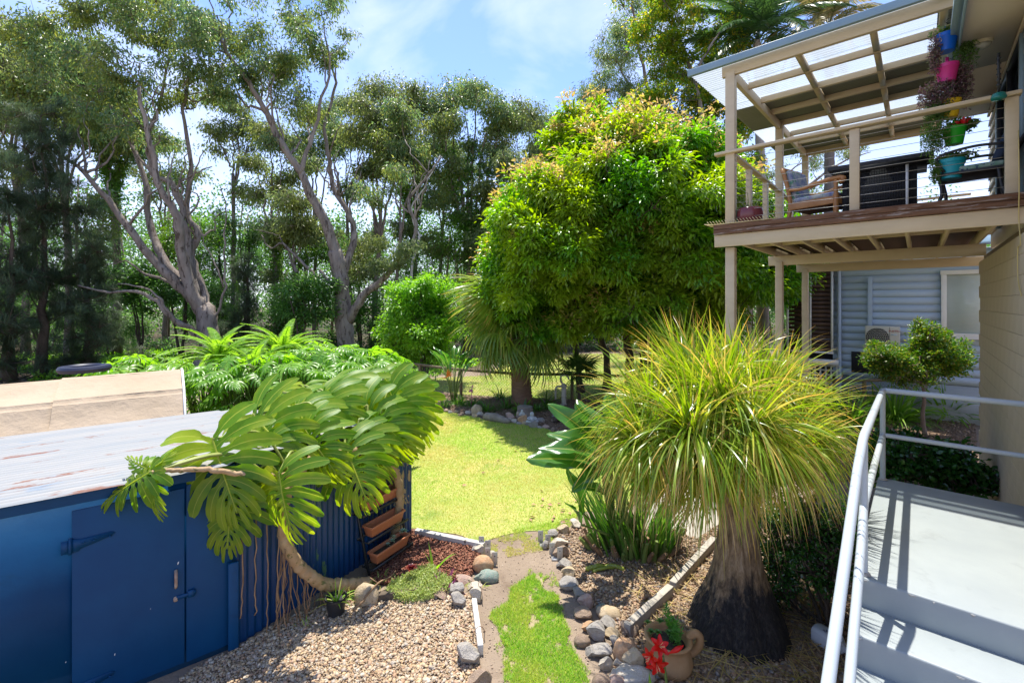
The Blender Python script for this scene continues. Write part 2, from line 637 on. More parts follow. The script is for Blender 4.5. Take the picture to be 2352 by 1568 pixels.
m_fence = mat('fence_timber', (0.11, 0.085, 0.045), (0.19, 0.15, 0.085), 6, 0.85, 0.5, 40)
m_wire = mat('galvanised_wire', (0.22, 0.22, 0.19), None, rough=0.5, metal=0.4)
m_terra = mat('terracotta_plastic', (0.42, 0.145, 0.062), (0.47, 0.17, 0.08), 5, 0.5, 0.05, 80)
m_black = mat('black_painted_metal', (0.016, 0.017, 0.019), (0.025, 0.026, 0.028), 4, 0.45)
m_soil = mat('potting_soil', (0.03, 0.02, 0.012), (0.07, 0.05, 0.03), 20, 0.95, 0.8, 60)

# bark
m_bark_grey = mat('grey_smooth_bark', (0.17, 0.135, 0.11), (0.30, 0.255, 0.215), 3.5, 0.9, 1.0, 16, stretch=(1, 1, 0.28), spots=(0.085, 0.062, 0.048), sscale=6, sthr=0.54, ssoft=0.08, bdist=0.05)
m_bark_brown = mat('brown_eucalypt_bark', (0.13, 0.095, 0.072), (0.26, 0.205, 0.165), 3, 0.9, 0.9, 16, stretch=(1, 1, 0.3), bdist=0.03)
m_bark_dark = mat('dark_bark', (0.06, 0.042, 0.03), (0.12, 0.09, 0.065), 4, 0.9, 0.9, 18, stretch=(1, 1, 0.4), bdist=0.03)
m_palmtrunk = mat('ringed_palm_bark', (0.16, 0.085, 0.05), (0.27, 0.16, 0.10), 6, 0.9, 0.8, 20, stretch=(0.6, 0.6, 3.5), bdist=0.02)

# foliage
m_euc = leafmat('eucalypt_leaves', [(0.07, 0.14, 0.05), (0.10, 0.18, 0.065), (0.14, 0.21, 0.07), (0.12, 0.18, 0.10), (0.22, 0.24, 0.06)], 0.50, 0.32, 0.45, alt=(0.18, 0.20, 0.03))
m_euc2 = leafmat('olive_eucalypt_leaves', [(0.09, 0.14, 0.05), (0.13, 0.18, 0.06), (0.17, 0.21, 0.07), (0.14, 0.17, 0.08)], 0.50, 0.34, 0.35, alt=(0.18, 0.20, 0.04))
m_ivy = leafmat('climbing_ivy_leaves', [(0.05, 0.13, 0.016), (0.08, 0.19, 0.022), (0.12, 0.25, 0.03)], 0.42, 0.4, 0.8, alt=(0.10, 0.16, 0.02))
m_cas = leafmat('she_oak_needles', [(0.05, 0.085, 0.05), (0.07, 0.11, 0.058), (0.095, 0.13, 0.06)], 0.36, 0.6, 0.5, alt=(0.06, 0.085, 0.03))
m_under = leafmat('understorey_leaves', [(0.055, 0.13, 0.03), (0.085, 0.19, 0.04), (0.13, 0.26, 0.05)], 0.46, 0.38, 0.4, alt=(0.05, 0.09, 0.02))
m_lilly = leafmat('lilly_pilly_leaves', [(0.045, 0.155, 0.014), (0.075, 0.225, 0.02), (0.12, 0.30, 0.025), (0.18, 0.37, 0.035)], 0.42, 0.28, 0.5, alt=(0.33, 0.38, 0.03), altp=0.49)
m_growth = leafmat('new_growth_leaves', [(0.38, 0.33, 0.06), (0.42, 0.24, 0.11), (0.32, 0.36, 0.05), (0.42, 0.29, 0.14)], 0.42, 0.36, 0.8)
m_bright = leafmat('bright_green_leaves', [(0.13, 0.29, 0.03), (0.18, 0.36, 0.035), (0.24, 0.42, 0.05)], 0.46, 0.36, 0.8, alt=(0.07, 0.18, 0.02))
m_golden = leafmat('golden_flowering_leaves', [(0.07, 0.16, 0.02), (0.11, 0.22, 0.03), (0.16, 0.26, 0.035), (0.46, 0.36, 0.04)], 0.46, 0.36, 0.5, alt=(0.18, 0.24, 0.02))
m_monst = leafmat('monstera_leaf', [(0.09, 0.20, 0.010), (0.12, 0.24, 0.014), (0.16, 0.28, 0.018), (0.11, 0.23, 0.012)], 0.50, 0.45, 1.6, alt=(0.34, 0.38, 0.03), spec=0.4, tip=(0.42, 0.27, 0.12), tipat=1.06, rib=(0.40, 0.44, 0.07), ribw=0.09)
m_philo = leafmat('philodendron_leaf', [(0.11, 0.25, 0.025), (0.16, 0.33, 0.035), (0.20, 0.36, 0.04)], 0.5, 0.36, 1.0, spec=0.6, rib=(0.22, 0.34, 0.06))
m_fern = leafmat('fern_frond', [(0.18, 0.32, 0.035), (0.24, 0.40, 0.05), (0.28, 0.40, 0.06)], 0.5, 0.5, 1.0)
m_fan = leafmat('fan_palm_leaf', [(0.12, 0.20, 0.03), (0.18, 0.27, 0.045), (0.26, 0.31, 0.065)], 0.42, 0.34, 1.0, tip=(0.36, 0.27, 0.08), tipat=0.86)
m_fandark = leafmat('shaded_fan_palm_leaf', [(0.04, 0.09, 0.018), (0.07, 0.13, 0.025)], 0.3, 0.36, 1.0)
m_queen = leafmat('feather_palm_leaf', [(0.04, 0.085, 0.025), (0.06, 0.12, 0.03)], 0.3, 0.32, 1.0)
m_pony = leafmat('ponytail_strap_leaf', [(0.12, 0.21, 0.015), (0.17, 0.27, 0.02), (0.24, 0.34, 0.035), (0.36, 0.37, 0.05), (0.14, 0.24, 0.016), (0.42, 0.36, 0.09)], 0.42, 0.30, 1.5, tip=(0.46, 0.30, 0.08), tipat=0.79)
m_ponydry = leafmat('dry_ponytail_leaf', [(0.42, 0.30, 0.13), (0.50, 0.36, 0.15), (0.34, 0.30, 0.06)], 0.3, 0.6, 1.5)
m_strel = leafmat('strelitzia_leaf', [(0.045, 0.135, 0.02), (0.06, 0.17, 0.024)], 0.36, 0.24, 1.0, spec=0.6, rib=(0.30, 0.34, 0.07))
m_stalk = mat('green_stalk', (0.10, 0.16, 0.03), (0.16, 0.20, 0.05), 8, 0.45)
m_drystalk = mat('dry_brown_sheath', (0.16, 0.09, 0.045), (0.30, 0.19, 0.10), 12, 0.8, 0.5, 50)
m_strap = leafmat('strappy_bed_leaf', [(0.04, 0.12, 0.018), (0.07, 0.18, 0.025), (0.12, 0.24, 0.03)], 0.36, 0.35, 1.0)
m_shrub = leafmat('glossy_shrub_leaf', [(0.018, 0.075, 0.014), (0.03, 0.11, 0.018), (0.045, 0.14, 0.02)], 0.28, 0.25, 1.0, spec=0.6)
m_topiary = leafmat('topiary_leaf', [(0.04, 0.12, 0.014), (0.065, 0.17, 0.018), (0.11, 0.21, 0.02), (0.22, 0.24, 0.03)], 0.34, 0.34, 1.4)
m_grass = leafmat('lawn_grass_blades', [(0.20, 0.36, 0.035), (0.28, 0.44, 0.05), (0.38, 0.50, 0.08), (0.56, 0.50, 0.20)], 0.40, 0.6, 0.55, alt=(0.50, 0.40, 0.15), altp=0.55)
m_grassnear = leafmat('path_grass_blades', [(0.16, 0.34, 0.035), (0.23, 0.42, 0.05), (0.34, 0.50, 0.08), (0.46, 0.46, 0.14)], 0.40, 0.5, 1.6, alt=(0.42, 0.44, 0.10), altp=0.56)

# ------------------------------------------------------------------ the ground
m_ground = mat('sandy_soil', (0.20, 0.148, 0.105), (0.29, 0.222, 0.16), 1.3, 0.95, 0.9, 28, spots=(0.145, 0.10, 0.068), sscale=1.6, sthr=0.58, ssoft=0.15, bdist=0.02)
m_forestfloor = mat('leaf_litter_floor', (0.055, 0.04, 0.025), (0.13, 0.095, 0.055), 1.4, 0.95, 0.9, 18, spots=(0.06, 0.09, 0.025), sscale=0.5, sthr=0.5, ssoft=0.1, bdist=0.05)
m_lawn = mat('mown_lawn', (0.24, 0.36, 0.05), (0.48, 0.40, 0.15), 0.75, 0.95, 0.9, 55, spots=(0.19, 0.27, 0.05), sscale=1.5, sthr=0.56, ssoft=0.15, bdist=0.02, detail=8)
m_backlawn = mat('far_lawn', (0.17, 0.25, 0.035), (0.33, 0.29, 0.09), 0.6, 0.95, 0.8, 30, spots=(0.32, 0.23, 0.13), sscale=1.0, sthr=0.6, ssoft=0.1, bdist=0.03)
m_gravelbase = mat('gravel_bedding', (0.30, 0.20, 0.12), (0.42, 0.31, 0.20), 30, 0.95, 1.0, 60, bdist=0.02)
m_mulchbase = mat('mulch_bedding', (0.11, 0.035, 0.02), (0.20, 0.075, 0.04), 25, 0.95, 1.0, 50, bdist=0.02)
m_brownmulch = mat('brown_chip_bedding', (0.15, 0.095, 0.06), (0.27, 0.18, 0.12), 18, 0.95, 1.0, 40, bdist=0.03)
m_conc = mat('pale_concrete', (0.32, 0.29, 0.24), (0.38, 0.34, 0.28), 4, 0.85, 0.3, 50)

sheet('ground', [(-300, -60), (300, -60), (300, 400), (-300, 400)], 0.0, m_ground)
ff = roughen(gpoly([(-600, 900), (0, 873), (300, 872), (600, 868), (860, 850), (925, 845)]) + [tuple(Wp(1120, 0, 21)[:2]), tuple(Wp(1180, 0, 29)[:2]), tuple(Wp(1560, 0, 30)[:2]), tuple(Wp(1900, 0, 30)[:2]), tuple(Wp(2500, 0, 60)[:2]), tuple(Wp(2400, 0, 160)[:2]), tuple(Wp(-500, 0, 160)[:2])], 2.5, 0.25)
sheet('forest_floor', ff, 0.004, m_forestfloor)

LAWN = gpoly([(925, 1214), (960, 1212), (1040, 1228), (1118, 1244), (1185, 1226), (1250, 1214), (1290, 1196), (1330, 1176), (1460, 1160), (1520, 1100), (1560, 1050), (1500, 1016), (1420, 1014), (1330, 1003), (1285, 993), (1205, 975), (1130, 966), (1060, 952), (1000, 944), (900, 940), (700, 935), (700, 1000), (880, 1100)])
LAWN = roughen(LAWN, 0.16, 0.05)
sheet('lawn', LAWN, 0.008, m_lawn)
PATCH = gpoly([(1172, 1800), (1180, 1640), (1158, 1560), (1162, 1490), (1142, 1440), (1130, 1405), (1165, 1385), (1172, 1350), (1225, 1318), (1262, 1325), (1248, 1350), (1282, 1372), (1292, 1420), (1308, 1450), (1300, 1482), (1335, 1520), (1352, 1568), (1390, 1700), (1420, 1800)])
PATCH = roughen(PATCH, 0.10, 0.02)
sheet('grass_strip', PATCH, 0.004, mat('path_turf_soil', (0.26, 0.22, 0.10), (0.37, 0.29, 0.19), 7, 0.95, 0.8, 50, bdist=0.02))
bl = [tuple(Wp(a, 0, d)[:2]) for a, d in [(905, 17.6), (1059, 15.9), (1178, 15.2), (1314, 15.1), (1500, 14.6), (1750, 13.6), (1800, 17), (1780, 27), (1560, 29), (1180, 28), (1120, 20), (1010, 19.5)]]
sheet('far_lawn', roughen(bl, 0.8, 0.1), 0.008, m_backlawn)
BB = gpoly([(985, 940), (1040, 946), (1060, 950), (1130, 962), (1205, 972), (1285, 990), (1330, 1000), (1420, 1011), (1500, 1013), (1560, 1040), (1700, 1060), (1900, 1110), (2035, 1095), (2200, 1180), (2250, 1100), (2240, 965), (1985, 958), (1750, 935)]) + [tuple(Wp(a, 0, d)[:2]) for a, d in [(1500, 14.5), (1314, 15.0), (1178, 15.1), (1059, 15.8), (905, 17.4)]]
sheet('garden_bed', BB, 0.012, m_brownmulch)
GL = gpoly([(330, 1800), (395, 1590), (430, 1545), (545, 1490), (640, 1430), (760, 1385), (800, 1378), (860, 1368), (960, 1358), (1040, 1352), (1082, 1365), (1100, 1490), (1106, 1640), (1112, 1800)])
sheet('gravel_bed', GL, 0.006, m_gravelbase)
MU = gpoly([(905, 1262), (948, 1220), (1030, 1236), (1112, 1256), (1098, 1290), (1090, 1310), (1075, 1335), (1000, 1345), (880, 1345), (845, 1335)])
sheet('mulch_bed', MU, 0.014, m_mulchbase)
GR = gpoly([(1275, 1232), (1300, 1300), (1325, 1365), (1372, 1400), (1410, 1450), (1420, 1520), (1380, 1600), (1400, 1900), (2100, 1900), (2140, 1700), (2100, 1500), (2080, 1350), (2050, 1250), (1900, 1180), (1760, 1160), (1640, 1212), (1600, 1240), (1560, 1226), (1480, 1215), (1330, 1205)])
sheet('gravel_bed', GR, 0.006, m_gravelbase)
SL = gpoly([(1490, 1218), (1560, 1226), (1600, 1240), (1645, 1210), (1720, 1170), (1680, 1120), (1540, 1120), (1480, 1160)])
sheet('concrete_pad', SL, 0.02, m_conc)

# pebbles, chips and blades: nobody could count them
ICO = bpy.data.meshes.new('ico_tmp')
import bmesh
_b = bmesh.new(); bmesh.ops.create_icosphere(_b, subdivisions=1, radius=0.5); _b.to_mesh(ICO); _b.free()
IV = np.array([v.co[:] for v in ICO.vertices]); IF = np.array([p.vertices[:] for p in ICO.polygons])
OV = np.array([(1, 0, 0), (0.3, 0.9, 0), (-0.8, 0.6, 0), (-0.8, -0.6, 0), (0.4, -0.9, 0), (0.1, 0.1, 0.62), (-0.1, 0, -0.5)], float) * 0.5
OF = np.array([(0, 1, 5), (1, 2, 5), (2, 3, 5), (3, 4, 5), (4, 0, 5), (1, 0, 6), (2, 1, 6), (3, 2, 6), (4, 3, 6), (0, 4, 6)])

def scatter_pebbles(name, poly, n, smin, smax, material, z=0.012, far=False):
    p = poly_points(poly, n)
    # fewer in the distance
    O = np.column_stack([p, np.full(n, z)])
    O[:, 2] += rs.uniform(0, 0.014, n)
    s = rs.uniform(smin, smax, n) * (0.55 + 1.25 * rs.rand(n) ** 4)
    D = rdir(n) * np.array([1, 1, 0.25]); N = nrm(np.array([0, 0, 1.0]) + rdir(n) * 0.3)
    V, F = inst(IV, IF, O, D, N, s * 1.2, s * 0.9, s * 0.62)
    V = V + rs.normal(size=V.shape) * (np.repeat(s, len(IV))[:, None] * 0.05)
    o = add_obj(name, V, F, material, smooth=True)
    return tag(o, kind='stuff')

def pebmat(name, cols, rough=0.7):
    m = bpy.data.materials.new(name)
    t, n, l = _nodes(m)
    out = n.new('ShaderNodeOutputMaterial'); b = n.new('ShaderNodeBsdfPrincipled')
    g = n.new('ShaderNodeNewGeometry')
    k = len(cols)
    c = _ramp(n, l, g.outputs['Random Per Island'], [((i + 0.5) / k, x) for i, x in enumerate(cols)])
    tcn = n.new('ShaderNodeTexCoord')
    f = _noise(n, l, tcn.outputs['Object'], 60, 3)
    c = _mix(n, l, _ramp(n, l, f, [(0.4, (0, 0, 0)), (0.8, (0.5, 0.5, 0.5))]), c, (0.16, 0.11, 0.08))
    l(c, b.inputs['Base Color']); b.inputs['Roughness'].default_value = rough
    l(b.outputs[0], out.inputs[0])
    return m

m_peb = pebmat('river_pebbles', [(0.44, 0.31, 0.17), (0.54, 0.43, 0.28), (0.33, 0.22, 0.12), (0.60, 0.53, 0.40), (0.24, 0.16, 0.10), (0.46, 0.27, 0.15), (0.38, 0.34, 0.28), (0.52, 0.36, 0.19)])
m_peb2 = pebmat('brown_river_pebbles', [(0.30, 0.19, 0.10), (0.42, 0.30, 0.18), (0.22, 0.14, 0.08), (0.48, 0.37, 0.24), (0.15, 0.10, 0.07), (0.36, 0.20, 0.11), (0.24, 0.21, 0.18)])
scatter_pebbles('pebble_gravel', GL, 26000, 0.017, 0.030, m_peb)
scatter_pebbles('pebble_gravel', GR, 36000, 0.019, 0.034, m_peb2)
dirt = gpoly([(1090, 1340), (1100, 1250), (1250, 1220), (1275, 1240), (1330, 1380), (1400, 1500), (1420, 1700), (1110, 1700), (1100, 1400)])
scatter_pebbles('soil_crumbs', dirt, 2600, 0.005, 0.014, pebmat('soil_crumbs', [(0.40, 0.30, 0.21), (0.50, 0.40, 0.30), (0.30, 0.21, 0.14)]), z=0.0)

m_chip = pebmat('red_bark_chips', [(0.22, 0.07, 0.035), (0.30, 0.115, 0.06), (0.15, 0.04, 0.02), (0.36, 0.17, 0.10), (0.26, 0.085, 0.045)], 0.9)
def chips(name, poly, n, l0, l1, material, z):
    p = poly_points(poly, n)
    O = np.column_stack([p, z + rs.uniform(0, 0.03, n)])
    D = rdir(n) * np.array([1, 1, 0.35]); N = nrm(np.array([0, 0, 1.0]) + rdir(n) * 0.5)
    s = rs.uniform(l0, l1, n)
    V, F = inst(OV, OF, O, D, N, s, s * 0.42, s * 0.25)
    return tag(add_obj(name, V, F, material), kind='stuff')
chips('bark_mulch', MU, 6500, 0.025, 0.065, m_chip, 0.018)
m_chip2 = pebmat('brown_leaf_litter', [(0.22, 0.14, 0.08), (0.32, 0.22, 0.13), (0.14, 0.09, 0.055), (0.42, 0.31, 0.21)], 0.9)
chips('leaf_mulch', BB, 16000, 0.04, 0.10, m_chip2, 0.016)
llz = [tuple(Wp(a, 0, d)[:2]) for a, d in [(-250, 17), (300, 19), (700, 21), (1120, 24), (1700, 27), (1500, 33), (300, 30), (-500, 26)]]
chips('leaf_litter', llz, 9000, 0.08, 0.22, m_chip2, 0.01)

def grass(name, poly, n, h, material, w=0.006, z=0.008, lean=0.6, bare=None):
    p = poly_points(poly, n)
    if bare is not None:
        p = p[np.array([mnoise.noise(Vector((x * 5.5, y * 5.5, 1.7))) + 0.6 * mnoise.noise(Vector((x * 17, y * 17, 5))) > bare for x, y in p])]
        n = len(p)
    dist = np.linalg.norm(p, axis=1)
    O = np.column_stack([p, np.full(n, z)])
    hh = h * rs.uniform(0.5, 1.4, n)
    D = nrm(np.column_stack([rs.normal(size=(n, 2)) * lean, np.ones(n)]))
    N = rdir(n)
    k = np.clip(dist / 6, 0.8, 2.2)
    V, F = inst(np.array([(0, -0.5, 0), (0, 0.5, 0), (0.6, 0.3, 0.12), (1, 0, 0.3)], float), np.array([(0, 1, 2), (0, 2, 3)]), O, D, N, hh, w * k)
    return tag(add_obj(name, V, F, material), kind='stuff')
grass('lawn_grass', LAWN, 150000, 0.024, m_grass, 0.006)
grass('path_grass', PATCH, 34000, 0.036, m_grassnear, 0.0075, bare=-0.42)
edge = gpoly([(1105, 1245), (1185, 1216), (1250, 1204), (1300, 1186), (1345, 1172), (1340, 1196), (1280, 1225), (1262, 1262), (1180, 1278), (1120, 1290)])
grass('sparse_grass', edge, 9000, 0.024, m_grass, 0.006, bare=-0.05)
g2 = gpoly([(1165, 1380), (1215, 1310), (1270, 1310), (1300, 1390), (1310, 1480), (1380, 1580), (1150, 1580), (1135, 1460)])
grass('sparse_grass', g2, 9000, 0.032, m_grassnear, 0.007, bare=0.05)
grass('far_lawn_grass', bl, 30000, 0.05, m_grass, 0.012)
# ------------------------------------------------------------------ the house with its timber deck
X0, X1 = -2.16, 0.78           # deck from its outer edge to the house wall
Y0, Y1, Y2 = 6.913, 10.14, 12.86
ZD = 4.315                     # deck top
house = empty('house', (X1 + 1.5, 9, 0), 'cream two storey house wall of painted blocks below and weatherboards above', 'house')
bw, bh = 0.40, 0.205
def blockmesh():
    b = bmesh.new()
    bmesh.ops.create_cube(b, size=1)
    me = bpy.data.meshes.new('block')
    for v in b.verts:
        v.co = Vector((v.co.x * 0.12, v.co.y * (bw - 0.0025), v.co.z * (bh - 0.0025)))
    bmesh.ops.bevel(b, geom=b.edges[:], offset=0.002, segments=1, affect='EDGES')
    b.to_mesh(me); b.free()
    me.materials.append(m_block)
    return me
bm_block = blockmesh()
core = MB()
core.box((X1 + 0.12, (4.0 + 11.2) / 2, 2.0), (0.13, 7.19, 4.0))
core.box((X1 + 3.5, 11.1, 2.0), (6.6, 0.13, 3.99))
core.build('wall_mortar', mat('painted_mortar', (0.42, 0.335, 0.225), (0.38, 0.30, 0.20), 3, 0.9), house)
rows = int(4.05 / bh)
for r in range(rows):
    y = 6.2 + (bw / 2 if r % 2 else 0)
    while y < 11.1:
        link('block', bm_block, house, Matrix.Translation((X1 + 0.055, y, bh * (r + 0.5))))
        y += bw
far_blocks = MB()
for r in range(rows):
    x = X1 + 0.25 + (bw / 2 if r % 2 else 0)
    while x < X1 + 2.0:
        far_blocks.box((x, 11.22, bh * (r + 0.5)), (bw - 0.008, 0.1, bh - 0.008)); x += bw
far_blocks.build('end_wall_blocks', m_block, house, kind='stuff')
for y in np.arange(4.0, 6.0, bw):
    for r in range(rows):
        if r % 2 == 0:
            pass
near = MB()
for r in range(rows):
    near.box((X1 + 0.058, 5.0, bh * (r + 0.5)), (0.118, 2.0 + (0 if r % 2 else 0.2), bh - 0.008))
near.build('near_wall_blocks', m_block, house, kind='stuff')

# upper storey: weatherboards, sliding door, eave
m_wb = mat('cream_weatherboard_paint', (0.60, 0.52, 0.40), (0.55, 0.47, 0.36), 2, 0.5, 0.08, 40, obj_rand=0.04)
up = MB(); up.box((X1 + 0.20, 7.5, 5.4), (0.16, 7.0, 2.6)); up.box((X1 + 3.5, 10.92, 5.6), (6.4, 0.14, 3.0)); up.build('upper_wall', m_wb, house)
wbm = MB()
wbm.prism([(0, 0, 0), (0.035, 0, 0), (0.012, 0, 0.19), (0, 0, 0.19)], (0, 1.0, 0))
wb_me = raw_mesh('weatherboard', np.array([tuple(v) for v in wbm.v]), wbm.f, m_wb)
for k in range(11):
    z = 4.33 + 0.18 * k
    for ya, yb in ((4.4, 7.62), (9.62, 10.98)):
        link('weatherboard', wb_me, house, Matrix.Translation((X1 + 0.12, ya, z)) @ Matrix.Diagonal((-1, yb - ya, 1, 1)))
door = MB()
for y in (7.66, 8.6, 9.58):
    door.box((X1 + 0.10, y, 5.25), (0.07, 0.07, 1.9))
door.box((X1 + 0.10, 8.62, 6.18), (0.07, 2.0, 0.06)); door.box((X1 + 0.10, 8.62, 4.37), (0.07, 2.0, 0.09))
dr = door.build('sliding_door', mat('dark_aluminium', (0.03, 0.035, 0.045), None, rough=0.4, metal=0.3), house)
m_glass = mat('dark_window_glass', (0.03, 0.045, 0.055), None, rough=0.06, spec=0.8)
g_ = MB(); g_.box((X1 + 0.115, 8.13, 5.28), (0.012, 0.86, 1.72)); g_.build('pane', m_glass, dr)
g_ = MB(); g_.box((X1 + 0.115, 9.09, 5.28), (0.012, 0.90, 1.72)); g_.build('pane', m_glass, dr)
tr = MB(); tr.box((X1 + 0.085, 7.58, 5.25), (0.05, 0.09, 1.95)); tr.box((X1 + 0.085, 9.67, 5.25), (0.05, 0.09, 1.95)); tr.build('door_trim', m_gutter, house)
m_soffit = mat('cream_eave_lining', (0.55, 0.48, 0.37), (0.51, 0.44, 0.34), 1.5, 0.7)
so = MB()
for ya, yb in ((3.6, 6.0), (6.006, 8.4), (8.406, 10.5)):
    so.box((0.575 + 0.15, (ya + yb) / 2, 6.235), (0.72, yb - ya, 0.02))
so.build('eave_lining', m_soffit, house)
ea = MB(); ea.box((0.355, 7.1, 6.28), (0.018, 7.0, 0.20)); ea.box((0.31, 7.1, 6.33), (0.07, 7.0, 0.10)); ea.build('eave_gutter', m_gutter, house)
cv = MB(); cv.box((X1 + 0.06, 7.4, 6.205), (0.03, 6.4, 0.035)); cv.build('quad_trim', m_cream, house)
rf = MB(); rf.prism([(0.30, 3.4, 6.42), (X1 + 6, 3.4, 7.5), (X1 + 6, 3.4, 7.56), (0.30, 3.4, 6.48)], (0, 7.3, 0)); rf.build('roof', m_gutter, house)

deck = empty('timber_deck', (X0, Y0, 0), 'cream timber balcony deck on tall posts with wire rails and a clear corrugated roof', 'deck')
pw = 0.125
def post(x, y, z0, z1, name='post', w=pw):
    m = MB(); m.box((x, y, (z0 + z1) / 2), (w, w, z1 - z0)); return m.build(name, m_cream, deck, bevel=0.006)
xs = X0 + 0.13
ZB = ZD - 0.315
for y, zt in ((Y0 + 0.14, 6.53), (Y1, 6.74), (Y2, 6.80)):
    post(xs, y, 0.0, ZB - 0.003); post(xs, y, ZD + 0.012, zt - 0.003)
# fascia boards
for k, (z0, z1, mm, yy, nm) in enumerate([(ZD - 0.068, ZD, m_deckwood, Y0 - 0.045, 'deck_edge_board'), (ZD - 0.140, ZD - 0.072, m_deckwood, Y0 - 0.040, 'deck_edge_board')]):
    m = MB(); m.box(((X0 + X1) / 2 - 0.0, yy, (z0 + z1) / 2), (X1 - X0 + 0.10, 0.045, z1 - z0)); m.build(nm, mm, deck, bevel=0.004)
m = MB(); m.box(((X0 + X1) / 2 - 0.01, Y0 + 0.0, ZD - 0.145 - 0.085), (X1 - X0 + 0.08, 0.05, 0.17)); m.build('front_beam', m_cream, deck, bevel=0.004)
m = MB(); m.box((X0 - 0.03, (Y0 + Y2) / 2, ZD - 0.07), (0.045, Y2 - Y0, 0.138)); m.build('deck_edge_board', m_deckwood, deck, bevel=0.004)
# joists (run away from the viewer), bearers across at the posts
for i in range(8):
    x = X0 + 0.06 + i * (X1 - X0 - 0.16) / 7
    m = MB(); m.box((x, (Y0 + Y2) / 2 + 0.03, ZD - 0.13), (0.045, Y2 - Y0 - 0.05, 0.14)); m.build('joist', m_cream, deck)
for y in (Y1, Y2):
    m = MB(); m.box(((X0 + X1) / 2 - (0.03 if y < 11 else -1.0), y, ZD - 0.295), (X1 - X0 + (0.06 if y < 11 else 2.1), 0.06, 0.185)); m.build('bearer', m_cream, deck, bevel=0.004)
m = MB(); m.box(((X0 + X1) / 2, Y0 + 1.65, ZD - 0.12), (X1 - X0 - 0.1, 0.045, 0.10)); m.build('noggin', m_cream, deck)
# deck boards run left to right
bd = MB(); bd.box((0, 0, 0), (X1 - X0 + 0.04, 0.136, 0.024))
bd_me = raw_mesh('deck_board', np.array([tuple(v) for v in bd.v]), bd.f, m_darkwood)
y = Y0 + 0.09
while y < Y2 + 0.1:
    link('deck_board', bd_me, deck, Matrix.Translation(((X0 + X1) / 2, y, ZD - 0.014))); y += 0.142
# railing
ZR = ZD + 1.05
m = MB(); m.box(((X0 + X1) / 2 - 0.03, Y0 + 0.10, ZR), (X1 - X0 + 0.09, 0.125, 0.042)); m.build('handrail', m_cream, deck, bevel=0.008)
m = MB(); m.box((xs, (Y0 + Y2) / 2 + 0.1, ZR - 0.003), (0.09, Y2 - Y0 - 0.2, 0.04)); m.build('handrail', m_cream, deck, bevel=0.006)
m = MB(); m.box(((X0 + X1) / 2 + 0.1, Y2, ZR - 0.003), (X1 - X0 - 0.2, 0.09, 0.04)); m.build('handrail', m_cream, deck, bevel=0.006)
for x in (onY(1963, 400, Y0 + 0.11).x, 0.725):
    m = MB(); m.box((x, Y0 + 0.11, (ZD + ZR) / 2 - 0.004), (0.10, 0.075, ZR - ZD - 0.05)); m.build('rail_post', m_cream, deck, bevel=0.004)
for y in (8.0, 9.05, 11.2):
    m = MB(); m.box((xs, y, (ZD + ZR) / 2 - 0.004), (0.075, 0.10, ZR - ZD - 0.05)); m.build('rail_post', m_cream, deck, bevel=0.004)
m_cable = mat('steel_rail_cable', (0.45, 0.42, 0.36), None, rough=0.35, metal=0.6)
for k in range(9):
    z = ZD + 0.10 + k * 0.104
    m = MB(); m.tube([(xs, Y0 + 0.11, z), (X1 - 0.03, Y0 + 0.11, z)], 0.0032, 5); m.build('rail_wire', m_cable, deck)
    m = MB(); m.tube([(xs, Y0 + 0.15, z), (xs, Y2, z)], 0.0032, 5); m.build('rail_wire', m_cable, deck)
# roof frame; it rises a little towards the back
def zr(y): return 6.575 + (y - Y0) * 0.040
rows_y = [Y0 + 0.12, Y0 + 0.95, Y0 + 1.72, Y0 + 2.45, Y1, Y0 + 4.1, Y0 + 4.9, Y2]
for i, y in enumerate(rows_y):
    big = i in (0, 7)
    h = 0.15 if big else 0.095
    z = zr(y) + (-0.03 if big else -0.005)
    xa = X0 + 0.02 if big else xs + 0.03
    m = MB(); m.box(((xa + 0.34) / 2, y, z), (0.34 - xa, 0.055 if not big else 0.06, h)); m.build('roof_beam' if big else 'roof_batten', m_cream, deck, bevel=0.003)
m = MB(); m.beam((xs, Y0 + 0.16, zr(Y0) - 0.055), (xs, Y2, zr(Y2) - 0.055), 0.06, 0.15); m.build('side_beam', m_cream, deck, bevel=0.003)
for x in (-1.22, -0.42, 0.22):
    for a, b in zip(rows_y[:-1], rows_y[1:]):
        m = MB(); m.beam((x, a + 0.03, zr(a) - 0.008), (x, b - 0.03, zr(b) - 0.008), 0.07, 0.075); m.build('noggin', m_cream, deck)
# corrugated roof sheets: ridges run left to right
def corr_sheet(xa, xb, ya, yb, zf, pitch=0.076, amp=0.014, n=8):
    ys = np.arange(ya, yb + 1e-6, pitch / n)
    z = np.array([zf(y) for y in ys]) + amp * np.sin(2 * np.pi * (ys - ya) / pitch)
    V = np.concatenate([np.column_stack([np.full(len(ys), x), ys, z]) for x in (xa, xb)])
    m_ = len(ys)
    F = np.array([(i, i + 1, m_ + i + 1, m_ + i) for i in range(m_ - 1)])
    return V, F
m_clear = bpy.data.materials.new('clear_polycarbonate')
t_, n_, l_ = _nodes(m_clear)
o_ = n_.new('ShaderNodeOutputMaterial'); p_ = n_.new('ShaderNodeBsdfPrincipled'); tr_ = n_.new('ShaderNodeBsdfTranslucent'); ts_ = n_.new('ShaderNodeBsdfTransparent')
p_.inputs['Base Color'].default_value = (0.55, 0.60, 0.64, 1); p_.inputs['Roughness'].default_value = 0.25
tr_.inputs['Color'].default_value = (0.62, 0.68, 0.74, 1); ts_.inputs['Color'].default_value = (0.80, 0.87, 0.90, 1)
a_ = n_.new('ShaderNodeMixShader'); a_.inputs[0].default_value = 0.45; l_(p_.outputs[0], a_.inputs[1]); l_(tr_.outputs[0], a_.inputs[2])
